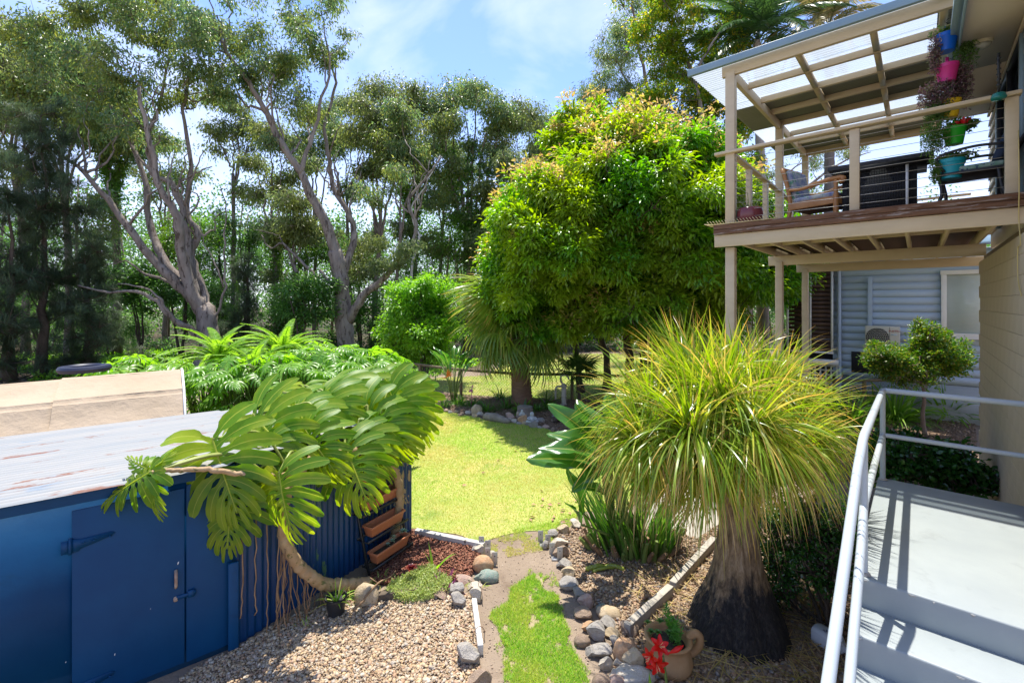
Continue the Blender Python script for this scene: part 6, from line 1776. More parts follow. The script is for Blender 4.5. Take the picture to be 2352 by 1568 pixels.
for i, (b0, t0) in enumerate(SL_):
    bp, tp_ = Wp(*b0), Wp(*t0)
    ax = tp_ - bp
    up = TOCAM * rnd.uniform(0.3, 0.9) + Vector((0, 0, rnd.uniform(0.5, 1.0))) + Vector((rnd.uniform(-.3, .3), rnd.uniform(-.3, .3), 0))
    L_ = ax.length
    if L_ < 0.62 and i not in (8, 16): tp_ = bp + ax * (0.62 / L_)
    place(pad[i % 3], 'leaf', sp, bp, tp_, up, 1.0)
    foot = sb + Vector((rnd.uniform(-.28, .30), rnd.uniform(-.2, .2), 0.0))
    stk.tube(limb_pts([foot, (foot * 0.45 + bp * 0.55) + Vector((rnd.uniform(-.04, .04), rnd.uniform(-.04, .04), 0)), bp + ax * 0.02], 0, 6), [0.024] * 4 + [0.018] * 5 + [0.012] * 4, 7)
stk.build('leaf_stalks', m_stalk, sp, smooth=True, kind='stuff')
cut = MB(); cut2 = MB()
for i in range(95):
    a = rnd.uniform(0, 2 * math.pi); r = rnd.uniform(0.1, 0.46) ; f = sb + Vector(RT * (math.cos(a) * r * 1.25 + 0.12)) + Vector(FW * math.sin(a) * r * 0.7)
    h = rnd.uniform(0.12, 0.42) * (1.2 - r); o = Vector((math.cos(a + YAW), math.sin(a + YAW), 0)) * rnd.uniform(0.05, 0.16)
    (cut if i % 2 else cut2).tube([f, f + o * 0.5 + Vector((0, 0, h * 0.55)), f + o + Vector((0, 0, h))], [0.034, 0.028, 0.020], 7)
cut.build('cut_stalks', m_stalk, sp, smooth='auto', kind='stuff'); cut2.build('dry_sheaths', m_drystalk, sp, smooth='auto', kind='stuff')
n = 260; a = rs.uniform(0, 2 * np.pi, n); rr = rs.uniform(0.1, 0.45, n)
O = np.array(sb) + np.outer(np.cos(a) * rr * 1.2 + 0.12, RT) + np.outer(np.sin(a) * rr * 0.7, FW)
V, F, UV = blades(O, np.column_stack([np.cos(a) * .35, np.sin(a) * .35, np.ones(n)]), rs.uniform(0.5, 1.15, n), 0.03, 0.9, K=6)
add_obj('upright_stems', V, F, m_strap, sp, uv=UV)

# torn leaf lying on the gravel
tl = Gp(1392, 1306, 0.03)
m = MB()
for (a, b_, r0_) in (((1345, 1308), (1390, 1300), 0.028), ((1385, 1300), (1436, 1306), 0.022), ((1360, 1312), (1412, 1303), 0.018)):
    p0_, p1_ = Gp(*a, 0.03), Gp(*b_, 0.04)
    m.tube(limb_pts([p0_, (p0_ + p1_) / 2 + Vector((0, 0, 0.02)), p1_], 0.004, 6), [r0_ * 0.3] + [r0_] * 11 + [r0_ * 0.4], 7)
flb = m.build('fallen_leaf', m_strel, None, smooth=True, label='rolled up green strelitzia leaf lying on the gravel', cat='leaf')

# ------------------------------------------------------------------ topiary, shrubs and strappy plants on the house side
Tt = Tree('topiary_tree', 'small clipped tree with a flat bronze green crown before the blue house', Gp(2124, 1000, 0), cat='tree')
dt = EYE * FP / (1000 - 695)
Tt.limb(wpts([(2125, 1002, dt), (2118, 950, dt), (2122, 900, dt), (2110, 860, dt), (2100, 820, dt)]), 0.045, 0.03, 8, 0.01, flare=0.3)
Tt.limb(wpts([(2112, 866, dt), (2080, 848, dt), (2040, 830, dt)]), 0.03, 0.015, 6, 0.01)
for (px, py, rx, ry, n) in [(2135, 810, 75, 45, 40), (2085, 838, 85, 42, 50), (2035, 820, 40, 30, 16), (2130, 765, 22, 22, 7), (2180, 800, 35, 35, 14), (2185, 835, 38, 24, 10)]:
    blob(Tt, px, py, dt, rx, ry, n, 0.20, dep=0.5)
Tt.connect(0.7, 0.02); Tt.trunk(m_bark_brown); Tt.crown(m_topiary, 210, 8, 0.075, 0.034, 'up', 0.8, 0.36)

def leafball(name, label, cen_list, m, per, Lf, Wf, mode='up', catg='shrub', stems=6, base=None, tmpl=1):
    T = Tree(name, label, base if base is not None else (cen_list[0][0][0], cen_list[0][0][1], 0), cat=catg)
    bz = Vector(T.root.location)
    for k in range(stems):
        e = Vector(cen_list[k % len(cen_list)][0]) + Vector((rnd.uniform(-.2, .2), rnd.uniform(-.2, .2), 0))
        T.limb([tuple(bz + Vector((rnd.uniform(-.06, .06), rnd.uniform(-.06, .06), 0))), tuple((bz + e) / 2 + Vector((rnd.uniform(-.1, .1), rnd.uniform(-.1, .1), 0))), tuple(e)], 0.022, 0.008, 6, 0.01)
    for c, r, n, rc in cen_list:
        T.clumps(c, r, n, rc, 0.4)
    T.connect(0.8, 0.015); T.trunk(m_bark_dark); T.crown(m, per, 8, Lf, Wf, mode, 0.8, 0.36, tmpl=tmpl)
    return T
leafball('shrub', 'dark small leaved shrub leaning out behind the ponytail palm trunk', [(tuple(Wp(1800, 1240, 4.9)), (0.55, 0.5, 0.42), 34, 0.16), (tuple(Wp(1890, 1200, 4.7)), (0.4, 0.4, 0.35), 22, 0.16), (tuple(Wp(1760, 1320, 4.8)), (0.3, 0.3, 0.25), 10, 0.14), (tuple(Wp(1900, 1310, 4.4)), (0.22, 0.3, 0.3), 9, 0.13)], m_shrub, 170, 0.034, 0.022, base=Wp(1905, 1470, 4.35) * Vector((1, 1, 0)) if False else Vector((Wp(1900, 1400, 4.5).x, Wp(1900, 1400, 4.5).y, 0)))
leafball('shrub', 'glossy dark green shrub with rounded leaves beyond the grey landing', [(tuple(Wp(2110, 1040, 6.6)), (0.75, 0.6, 0.30), 34, 0.2), (tuple(Wp(2200, 1090, 6.2)), (0.5, 0.3, 0.2), 16, 0.16), (tuple(Wp(2050, 1060, 6.4)), (0.4, 0.5, 0.30), 16, 0.18)], m_shrub, 110, 0.075, 0.055)
leafball('shrub', 'dark clipped hedge bush under the white trimmed window of the blue house', [(tuple(Wp(2230, 850, 14.6)), (0.7, 0.7, 0.6), 22, 0.3)], m_under, 260, 0.07, 0.045)

# leaning bare trunk under the shrub
m = MB(); m.tube(limb_pts([Wp(1975, 1480, 4.15) * 1, Wp(1925, 1400, 4.3), Wp(1870, 1330, 4.5), Wp(1830, 1290, 4.7)], 0.005, 5), [0.05 - 0.0018 * i for i in range(16)], 9)

m_strap2 = leafmat('clivia_leaf', [(0.09, 0.21, 0.025), (0.15, 0.29, 0.035), (0.22, 0.36, 0.05)], 0.42, 0.3, 1.0)
def strappy(name, px, py, n, Lr, w, droop, label, m_=None, catg='plant', group=None, spread=0.5, d=None, base=None, K=6, r=0.08):
    b = base if base is not None else (Gp(px, py, 0) if d is None else Wp(px, py, d))
    a = rs.uniform(0, 2 * np.pi, n); el = rs.uniform(0.25, 1.5, n)
    D = np.column_stack([np.cos(a) * np.cos(el), np.sin(a) * np.cos(el), np.sin(el)])
    O = np.array(b) + np.column_stack([np.cos(a) * rs.rand(n) * r, np.sin(a) * rs.rand(n) * r, np.zeros(n)])
    V, F, UV = blades(O, D, rs.uniform(*Lr, n), w, droop * rs.uniform(0.7, 1.3, n), K=K)
    o = add_obj(name, V, F, m_ or m_strap, None, uv=UV, base=b)
    return tag(o, label, catg, group)
for (px, py, n, L1, lab) in [(2055, 965, 170, 1.15, 'big strappy clump between the fence post and the topiary trunk'), (2175, 962, 150, 1.1, 'strappy clump on the house side of the topiary trunk'), (1950, 975, 120, 1.0, 'strappy clump half hidden behind the ponytail palm leaves'), (2010, 945, 110, 1.0, 'strappy clump behind the round fence post')]:
    strappy('clivia', px, py, n, (0.8, L1 * 1.2), 0.055, 1.4, lab, m_strap2, group='strappy plants along the house side fence', r=0.3)
strappy('ginger_plant', 2215, 930, 40, (0.6, 0.95), 0.11, 1.0, 'broad leafed green plant against the corner of the block wall', r=0.2)

# ------------------------------------------------------------------ back bed plants
for (px, py, n, L1, w_, lab) in [(1020, 935, 70, 0.5, 0.022, 'grassy tuft at the near end of the back bed rocks'), (1055, 930, 120, 0.55, 0.022, 'fullest bright grassy tuft left of the pink flower'), (1088, 934, 80, 0.5, 0.022, 'grassy tuft just right of the pink flower'), (1120, 945, 70, 0.45, 0.03, 'low leafy tuft behind the standing sandstone'), (1165, 938, 60, 0.5, 0.03, 'leafy tuft left of the fan palm trunk'), (1150, 915, 50, 0.6, 0.03, 'taller tuft behind the driftwood stump'), (1232, 944, 80, 0.3, 0.03, 'low tuft at the right foot of the fan palm'), (1262, 940, 60, 0.3, 0.03, 'small tuft beside the dark driftwood branch')]:
    strappy('grassy_plant', px, py, n, (0.25, L1), w_, 1.5, lab, group='tufts along the back bed', r=0.15)
strappy('agave', 1253, 930, 22, (0.45, 0.75), 0.06, 0.25, 'dark upright spiky plant right of the fan palm trunk', r=0.1)
strappy('plant', 1200, 948, 26, (0.3, 0.5), 0.09, 1.6, 'dark broad leaved plant hiding the foot of the fan palm', r=0.15)
bop = Gp(1042, 925, 0)
bo = empty('bird_of_paradise', bop, 'bird of paradise plant with one orange flower by the fence', 'plant')
stk = MB()
for i in range(15):
    a = i * 2.4; h = rnd.uniform(0.9, 1.35); top2 = bop + Vector((math.cos(a) * 0.38, math.sin(a) * 0.38, h))
    stk.tube([bop + Vector((math.cos(a) * .06, math.sin(a) * .06, 0)), bop + Vector((math.cos(a) * 0.16, math.sin(a) * 0.16, h * 0.5)), top2], 0.014, 5)
    place(pad[i % 3], 'leaf', bo, top2, top2 + Vector((math.cos(a) * 0.35, math.sin(a) * 0.35, 0.55)), (-math.cos(a), -math.sin(a), 0.8), 0.8)
ft = Wp(1026, 866, bop.dot(Vector(FW)) if False else 14.2)
stk.tube([bop, (bop + ft) / 2, ft], 0.012, 5)
stk.build('leaf_stalks', m_stalk, bo, smooth=True, kind='stuff')
m_or = mat('orange_petal', (0.75, 0.20, 0.02), None, rough=0.4)
m = MB()
for i in range(5):
    e = ft + Vector(RT * (0.05 + 0.055 * i)) + Vector((0, 0, 0.28 - 0.05 * i)); s_ = Vector(RT) * 0.035
    m.add([ft, (ft + e) / 2 - s_, e, (ft + e) / 2 + s_], [(0, 1, 2, 3)])
m.prism([ft - Vector(RT * 0.18) + Vector((0, 0, -0.04)), ft + Vector((0, 0, 0.02)), ft + Vector((0, 0, -0.03))], tuple(FW * 0.03))
m.build('flower', m_or, bo)
pf = Wp(1083, 893, 14.0)
m = MB()
for i in range(14):
    v = Vector(rdir(1)[0]) * 0.10; m.add([pf, pf + v + Vector((0.02, 0.02, 0)), pf + v * 1.3, pf + v - Vector((0.02, 0.02, 0))], [(0, 1, 2, 3)])
m.tube([pf, Vector((pf.x, pf.y, 0))], 0.01, 5)
m.build('pink_flower', mat('pink_petal', (0.55, 0.12, 0.25), None, rough=0.5), None, label='single pink bromeliad flower among the grassy tufts', cat='flower')

# weeds at the shed foot and around the small bed
for (px, py, n, L1, lab) in [(780, 1385, 26, 0.25, 'weeds at the foot of the corrugated shed wall by the plastic pot'), (870, 1340, 30, 0.18, 'weeds at the foot of the black plant stand'), (1020, 1345, 20, 0.16, 'small weeds between the stones by the mulch'), (700, 1440, 14, 0.14, 'sprig of weeds on the gravel by the shed wall'), (1095, 1345, 14, 0.15, 'weeds beside the white edged timber')]:
    strappy('weeds', px, py, n, (0.07, L1), 0.010, 1.5, lab, m_grassnear, group='weeds around the small bed', r=0.12, K=4)
strappy('bulb_plant', 998, 1312, 7, (0.22, 0.36), 0.032, 0.8, 'young lily shoots standing up in the red mulch', m_bright, r=0.03)
# yellow green sedum mat
n = 5200; pl = gpoly([(885, 1375), (900, 1350), (935, 1335), (960, 1318), (995, 1312), (1010, 1335), (1040, 1345), (1030, 1368), (980, 1385), (930, 1392)])
q = poly_points(pl, n)
O = np.column_stack([q, 0.02 + rs.rand(n) * 0.09])
V, F = inst(LF_V, LF_F, O, nrm(rdir(n) + np.array([0, 0, 0.8])), rdir(n), 0.028, 0.016)
o = add_obj('sedum', V, F, leafmat('sedum_leaf', [(0.34, 0.40, 0.12), (0.42, 0.45, 0.18), (0.24, 0.33, 0.08)], 0.3, 0.5), None)
tag(o, 'pale yellow green sedum mat spilling over the bed edging', 'plant', kind='thing')
def rosette(name, c, r, n, m_, label, group=None, h=0.5, w=0.42, parent=None):
    O = np.repeat(np.array(c)[None], n, 0); a = np.arange(n) * 2.39996; el = np.linspace(1.3, 0.15, n)
    D = np.column_stack([np.cos(a) * np.cos(el), np.sin(a) * np.cos(el), np.sin(el) * h * 1.6])
    V, F = inst(LF_V, LF_F, O, D, nrm(np.array([0, 0, 1.0]) - D * 0.2), r * np.linspace(0.5, 1, n), r * w)
    o = add_obj(name, V, F, m_, parent, base=None if parent else c)
    return tag(o, label, 'plant', group) if parent is None else o
m_aeon = leafmat('dark_aeonium', [(0.09, 0.012, 0.02), (0.14, 0.02, 0.025), (0.22, 0.05, 0.03)], 0.3, 0.3)
rosette('aeonium', Gp(945, 1345, 0) + Vector((0, 0, 0.20)), 0.085, 34, m_aeon, 'dark red aeonium rosette above the yellow sedum')
m_purple = leafmat('purple_strap_leaf', [(0.16, 0.03, 0.10), (0.24, 0.05, 0.14), (0.10, 0.03, 0.06)], 0.3, 0.35)
strappy('purple_plant', 1018, 1352, 60, (0.10, 0.22), 0.024, 1.0, 'purple leaved plant beside the yellow sedum', m_purple, r=0.12, K=4)
# ------------------------------------------------------------------ fences
def fence(name, pts, label, rail_r=0.045, mesh=True):
    """pts: (px, base distance, rail height)"""
    P = []
    for px, d_, h in pts:
        p = Wp(px, 0, d_); p.z = 0; P.append((p, h))
    T = empty(name, P[0][0], label, 'fence')
    for p, h in P:
        m = MB(); m.tube([p - Vector((0, 0, 0.1)), p + Vector((0, 0, h + 0.02))], [0.055, 0.05], 10); m.build('post', m_fence, T, smooth='auto')
    for (a, ha), (b, hb_) in zip(P[:-1], P[1:]):
        m = MB(); m.tube([a + Vector((0, 0, ha)) - (b - a) * 0.0, (a + b) / 2 + Vector((0, 0, (ha + hb_) / 2 - 0.01)), b + Vector((0, 0, hb_))], rail_r, 9); m.build('rail', m_fence, T, smooth='auto')
        if mesh:
            L_ = (b - a).length; dv = (b - a) / L_; w = MB(); s = 0.10; nx = Vector((dv.y, -dv.x, 0)) * 0.002
            hh = (ha + hb_) / 2 - 0.03
            nseg = int(L_ / s)
            for i in range(-int(hh / s) - 1, nseg + 1):
                for sg in (1, -1):
                    x0_ = i * s; x1_ = x0_ + hh
                    if sg < 0: pa, pb = (x1_, 0.02), (x0_, hh)
                    else: pa, pb = (x0_, 0.02), (x1_, hh)
                    # clip to the bay
                    (xa, za), (xb, zb_) = sorted([pa, pb])
                    if xb <= 0 or xa >= L_: continue
                    if xa < 0: za += (zb_ - za) * (-xa) / (xb - xa); xa = 0
                    if xb > L_: zb_ = za + (zb_ - za) * (L_ - xa) / (xb - xa); xb = L_
                    w.tube([a + dv * xa + Vector((0, 0, za)) + nx * sg, a + dv * xb + Vector((0, 0, zb_)) + nx * sg], 0.0028, 3, False)
            w.build('wire_netting', m_wire, T, kind='stuff')
    return T
fence('wire_fence', [(780, 19.0, 1.0), (905, 17.2, 1.0), (964, 16.4, 0.98), (1059, 15.5, 0.93), (1178, 15.0, 0.88), (1314, 14.9, 0.86), (1500, 14.4, 0.88), (1750, 13.5, 0.92)], 'low wire netting fence with timber top rail behind the garden bed')
fence('rail_fence', [(1755, 13.45, 0.95), (1985, 12.45, 1.08), (2245, 12.9, 1.1), (2420, 13.2, 1.1)], 'round rail fence with netting in front of the blue house')

# ------------------------------------------------------------------ rocks
ROCK = []
for s in range(14):
    b = bmesh.new(); bmesh.ops.create_icosphere(b, subdivisions=3 if s < 10 else 2, radius=0.5)
    rr_ = random.Random(s + 40)
    cuts = [(Vector((rr_.gauss(0, 1), rr_.gauss(0, 1), rr_.gauss(0, 1))).normalized(), rr_.uniform(0.22, 0.40)) for _ in range(rr_.randint(8, 12))]
    rounded = s % 4 == 3
    for v in b.verts:
        p = v.co.copy()
        if not rounded:
            for nn2, dd2 in cuts:
                q = p.dot(nn2)
                if q > dd2: p -= nn2 * (q - dd2)
        p += p.normalized() * (mnoise.noise(p * 3.2 + Vector((s * 7, 0, 0))) * (0.09 if rounded else 0.035) + mnoise.noise(p * 9 + Vector((s * 3, 0, 0))) * 0.03)
        v.co = p
    me = bpy.data.meshes.new('rock'); b.to_mesh(me); b.free()
    me.polygons.foreach_set('use_smooth', np.full(len(me.polygons), rounded, bool))
    ROCK.append(me)
def rmat(nm, a, b_, sp_): return mat(nm, a, b_, 6, 0.9, 0.9, 26, spots=sp_, sscale=7, sthr=0.60, ssoft=0.08, bdist=0.02)
RM = {'grey': rmat('grey_rock', (0.30, 0.27, 0.235), (0.42, 0.385, 0.34), (0.18, 0.155, 0.13)), 'tan': rmat('tan_rock', (0.46, 0.34, 0.20), (0.56, 0.45, 0.30), (0.30, 0.20, 0.11)),
      'cream': rmat('cream_rock', (0.56, 0.48, 0.36), (0.66, 0.59, 0.48), (0.36, 0.29, 0.20)), 'pink': rmat('pink_rock', (0.47, 0.31, 0.235), (0.56, 0.41, 0.33), (0.34, 0.22, 0.17)),
      'brown': rmat('brown_rock', (0.27, 0.19, 0.13), (0.38, 0.28, 0.20), (0.16, 0.11, 0.08)), 'orange': rmat('orange_rock', (0.52, 0.27, 0.13), (0.60, 0.40, 0.24), (0.36, 0.22, 0.13)), 'teal': rmat('stained_rock', (0.20, 0.30, 0.25), (0.36, 0.36, 0.30), (0.10, 0.22, 0.18))}
rock_n = {}
def rock(px, py, wpx, hpx, col, label, group=None, z=0.0, var=None, rot=None, dz=0.0):
    """(px, py) is where it meets the ground at its front"""
    b = Gp(px, py, z); dd = (b - Vector((0, 0, 0))).dot(Vector(FW)); w = wpx / FP * dd; h = hpx / FP * dd
    i = var if var is not None else rnd.randint(0, 13)
    key = (i, col)
    if key not in rock_n:
        me = ROCK[i].copy(); me.materials.append(RM[col]); rock_n[key] = me
    dep = w * rnd.uniform(0.65, 0.85)
    hh = max(h * 0.95, w * 0.42)
    M = Matrix.Translation(b + Vector(FW) * dep * 0.42 + Vector((0, 0, hh * 0.34 + dz))) @ Matrix.Rotation(YAW + (rot or 0), 4, 'Z') @ Matrix.Diagonal((w * 1.08, dep * 1.08, hh * 1.18, 1)) @ Matrix.Rotation(rnd.uniform(-0.3, 0.3), 4, 'X')
    o = link('rock', rock_n[key], None, M)
    return tag(o, label, 'rock', group)
ER = 'stones edging the gravel bed of the ponytail palm'
for (px, py, w, h, col, lab, v) in [
    (1325, 1218, 34, 26, 'cream', 'pale square stone at the far tip of the rock edging beside the strelitzia', 0), (1300, 1232, 38, 24, 'tan', 'flat tan stone tucked against the pale far tip stone', 1),
    (1272, 1236, 26, 22, 'grey', 'small blue grey stone above the pair of metal brackets', 2), (1285, 1260, 42, 28, 'cream', 'cream pointed stone beside the farther metal bracket', 4), (1288, 1286, 40, 34, 'brown', 'dark hollow stone next to the nearer metal bracket', 5),
    (1298, 1310, 42, 26, 'grey', 'grey wedge stone just past the brackets in the edging', 6), (1310, 1332, 44, 24, 'tan', 'tan grey stone in the middle of the shadowed edging', 8), (1308, 1362, 42, 34, 'grey', 'long grey stone lying along the strelitzia shadow', 9),
    (1332, 1382, 38, 36, 'grey', 'speckled grey stone behind the reddish topped one', 0), (1352, 1402, 46, 34, 'pink', 'reddish topped stone in the rock edging', 1), (1343, 1428, 44, 32, 'brown', 'brown slab under the reddish topped stone', 2),
    (1384, 1410, 28, 26, 'teal', 'green stained stone beside the reddish topped one', 4), (1400, 1425, 52, 20, 'tan', 'smooth tan oval stone lying across the edging', 3), (1352, 1455, 34, 28, 'orange', 'small orange stone low on the path side of the edging', 5),
    (1398, 1452, 50, 28, 'grey', 'flat grey slab beneath the smooth tan oval stone', 6), (1375, 1482, 60, 44, 'grey', 'sharp grey triangular stone standing in the edging', 8), (1338, 1488, 34, 26, 'brown', 'rounded brown stone left of the sharp triangular stone', 7),
    (1408, 1470, 34, 22, 'tan', 'tan flake behind the sharp triangular stone', 9), (1448, 1466, 52, 40, 'brown', 'brown flat stone at the near end of the sleeper', 10), (1422, 1500, 44, 34, 'grey', 'knobbly dark stone before the near end of the sleeper', 0),
    (1388, 1518, 54, 34, 'grey', 'pale grey shard in the rubble below the triangular stone', 2), (1362, 1512, 34, 30, 'grey', 'mottled grey stone in the rubble by the path', 4), (1392, 1545, 36, 34, 'cream', 'pale angular stone with green stain left of the golden boulder', 5),
    (1424, 1538, 34, 26, 'cream', 'small white stone leaning on the golden boulder', 6), (1418, 1570, 40, 28, 'cream', 'small cream stone under the golden boulder', 12), (1442, 1530, 56, 58, 'orange', 'peach topped boulder just below the sleeper end', 7),
    (1468, 1560, 66, 66, 'tan', 'big golden layered boulder by the terracotta pot', 1), (1515, 1562, 30, 40, 'tan', 'narrow tan stone wedged between golden boulder and pot', 9), (1385, 1592, 44, 42, 'brown', 'dark rounded stone at the start of the smooth pink row', 11),
    (1420, 1596, 44, 38, 'pink', 'smooth pale pink stone left of the long bone shaped one', 3), (1462, 1592, 88, 38, 'cream', 'long bone shaped cream boulder before the pot', 7), (1368, 1632, 52, 36, 'orange', 'rusty tan stone at the bottom of the edging by the path', 3),
    (1408, 1640, 44, 44, 'grey', 'white grey cube like stone in the lower row', 8), (1446, 1658, 66, 70, 'brown', 'round speckled brown boulder in the lower row', 7), (1512, 1640, 78, 52, 'tan', 'large tan boulder under the red flowers', 3),
    (1392, 1672, 60, 30, 'grey', 'flat grey slab at the bottom of the picture', 10), (1478, 1690, 50, 30, 'tan', 'tan slab poking in at the bottom beside the pot', 10)]:
    rock(px, py, w, h, col, lab, ER, var=v)
for (px, py, w, h, col, lab, v) in [
    (1105, 1278, 34, 26, 'cream', 'cream stone at the corner of the mulch beside the brackets', 1), (1092, 1270, 22, 16, 'grey', 'small grey chip by the timber end', 12), (1108, 1318, 44, 42, 'orange', 'round orange boulder at the corner of the mulch bed', 7),
    (1122, 1340, 44, 26, 'teal', 'blue stained grey stone on the path side of the small bed', 3), (1100, 1340, 28, 22, 'teal', 'small dark green stained stone beside the round orange boulder', 5), (1062, 1345, 48, 18, 'pink', 'flat mauve slab topping the small stone heap', 10),
    (1050, 1370, 42, 34, 'grey', 'speckled grey stone in the small heap by the mulch', 2), (1088, 1358, 36, 22, 'cream', 'pale chunk in the small heap by the mulch', 4), (1094, 1388, 40, 36, 'cream', 'whitish stone at the head of the white timber', 8),
    (1052, 1402, 50, 44, 'grey', 'pale angular stone at the edge of the gravel', 0), (1010, 1382, 44, 26, 'brown', 'brown stone half buried behind the gravel', 6), (836, 1395, 54, 52, 'tan', 'mossy tan boulder beside the black plastic pot', 3),
    (1075, 1540, 76, 60, 'grey', 'large rough grey rock at the near end of the white timber', 0), (1098, 1600, 60, 60, 'brown', 'brown rock below the large rough grey one', 5), (1130, 1285, 26, 20, 'cream', 'pale pebble sized stone under the left pair of brackets', 12), (1255, 1262, 24, 22, 'grey', 'small pale stone at the foot of the far right bracket', 12)]:
    rock(px, py, w, h, col, lab, 'stones round the small mulch bed', var=v)
cl = list(RM)
BR = 'small stones edging the back garden bed'
path_ = [(985, 943), (1010, 946), (1035, 950), (1060, 953), (1090, 957), (1118, 961), (1170, 970), (1215, 978), (1240, 984), (1270, 992), (1300, 998), (1330, 1003), (1370, 1010), (1420, 1016)]
acc = []
for (a, b) in zip(path_[:-1], path_[1:]):
    L_ = math.hypot(b[0] - a[0], b[1] - a[1]); k = max(1, int(L_ / 11))
    for i in range(k): acc.append((a[0] + (b[0] - a[0]) * i / k, a[1] + (b[1] - a[1]) * i / k))
NUMW = ['first', 'second', 'third', 'fourth', 'fifth', 'sixth', 'seventh', 'eighth', 'ninth', 'tenth', 'eleventh', 'twelfth', 'thirteenth', 'fourteenth', 'fifteenth', 'sixteenth', 'seventeenth', 'eighteenth', 'nineteenth', 'twentieth']
seen_c = {}
for i, (x, y) in enumerate(acc):
    colr = rnd.choice(['cream', 'tan', 'grey', 'pink', 'brown', 'tan', 'cream']); seen_c[colr] = seen_c.get(colr, 0) + 1
    rock(x + rnd.uniform(-2, 2), y + rnd.uniform(-4, 3), rnd.uniform(10, 19), rnd.uniform(7, 13), colr, '%s small %s stone of the low back edging, counted from the monstera' % (NUMW[seen_c[colr] - 1], colr), BR, var=10 + i % 4)
for (px, py, w, h, col, lab, v) in [(1094, 953, 24, 26, 'tan', 'upright golden sandstone standing in the back edging', 3), (1172, 968, 28, 26, 'pink', 'pink pyramid shaped stone in the back edging', 0), (1194, 960, 16, 20, 'tan', 'tan upright stone next to the pink pyramid one', 3), (1204, 976, 30, 26, 'orange', 'salmon stone lying in front of the stump', 1),
                                    (1208, 955, 16, 12, 'pink', 'small pink stone resting by the stump', 12), (1224, 984, 24, 20, 'grey', 'dark grey stone under the little white figures', 5), (1242, 972, 18, 14, 'grey', 'round grey stone beside the little white figures', 7), (1285, 962, 36, 14, 'grey', 'flat grey stone at the foot of the driftwood branch', 6), (1300, 962, 0.1, 0.1, 'grey', '', 12)]:
    if w > 1: rock(px, py, w, h, col, lab, None, var=v)

# ------------------------------------------------------------------ driftwood, stump, figures, pump, rake
m_drift = mat('grey_driftwood', (0.20, 0.165, 0.13), (0.34, 0.29, 0.24), 5, 0.9, 0.9, 40, bdist=0.02)
m = MB(); m.tube(limb_pts([Gp(1112, 956, 0.07), Gp(1130, 958, 0.10), Gp(1150, 963, 0.08), Gp(1172, 968, 0.07)], 0.01, 4), [0.06, 0.10, 0.12, 0.12, 0.13, 0.12, 0.13, 0.11, 0.10, 0.10, 0.09, 0.08, 0.05], 10); m.build('log', m_drift, None, smooth=True, label='furrowed driftwood log lying in the back bed edging', cat='log')
m = MB(); m.tube(limb_pts([Gp(1270, 968, 0.05), Gp(1285, 958, 0.15), Gp(1300, 950, 0.25), Gp(1322, 946, 0.28)], 0.02, 4), [0.03, 0.06, 0.08, 0.09, 0.10, 0.11, 0.10, 0.09, 0.09, 0.08, 0.06, 0.05, 0.03], 8)
m.tube([Gp(1285, 958, 0.15), Gp(1283, 948, 0.35)], [0.04, 0.02], 6); m.build('branch', m_bark_dark, None, smooth=True, label='dark driftwood branch leaning up behind the back edging', cat='branch')
s0 = Gp(1206, 958, 0)
m = MB(); m.lathe(s0, [(0.26, 0), (0.235, 0.06), (0.225, 0.2), (0.225, 0.30), (0.21, 0.305)], 14, 1.05, 0.9); m.build('tree_stump', m_drift, None, smooth='auto', label='sawn grey tree stump in the garden bed before the fan palm', cat='stump')
m_stat = mat('white_stone_figure', (0.55, 0.56, 0.55), (0.42, 0.43, 0.42), 12, 0.7)
def frog(c, s, lab):
    m = MB()
    m.lathe(c, [(0.02, 0), (0.09 * s, 0.01), (0.10 * s, 0.07 * s), (0.07 * s, 0.14 * s), (0.045 * s, 0.17 * s), (0.065 * s, 0.21 * s), (0.055 * s, 0.26 * s), (0.01, 0.285 * s)], 12)
    for sg in (-1, 1):
        r_ = Vector(RT) * sg; f_ = Vector(FW)
        m.tube(limb_pts([c + r_ * 0.06 * s + Vector((0, 0, .14 * s)), c + r_ * 0.13 * s - f_ * 0.05 * s + Vector((0, 0, .10 * s)), c + r_ * 0.06 * s - f_ * 0.12 * s + Vector((0, 0, .09 * s))], 0, 3), 0.022 * s, 6)
        m.tube(limb_pts([c + r_ * 0.07 * s + Vector((0, 0, .04 * s)), c + r_ * 0.16 * s - f_ * 0.08 * s + Vector((0, 0, .03 * s)), c + r_ * 0.03 * s - f_ * 0.15 * s + Vector((0, 0, .02 * s))], 0, 3), 0.03 * s, 6)
        m.lathe(c + r_ * 0.03 * s - f_ * 0.035 * s + Vector((0, 0, 0.26 * s)), [(0.002, -0.012), (0.018 * s, 0), (0.002, 0.015)], 6)
    m.build('frog_figurine', m_stat, None, smooth=True, label=lab, cat='figurine')
frog(Gp(1222, 968, 0.10), 0.9, 'small white seated frog figure on the stones by the stump')
frog(Gp(1199, 952, 0.305) , 0.45, 'tiny pale figure sitting on top of the sawn stump')
pm = Gp(1295, 930, 0)
m_pump = mat('cream_painted_iron', (0.55, 0.50, 0.42), (0.45, 0.40, 0.33), 8, 0.6)
pu = empty('water_pump', pm, 'cream ornamental hand pump standing by the wire fence', 'hand pump')
m = MB(); m.lathe(pm, [(0.11, 0), (0.11, 0.03), (0.075, 0.05), (0.07, 0.25), (0.09, 0.27), (0.09, 0.31), (0.075, 0.33), (0.075, 0.55), (0.10, 0.57), (0.10, 0.62), (0.05, 0.66), (0.02, 0.68)], 14); m.build('barrel', m_pump, pu, smooth='auto')
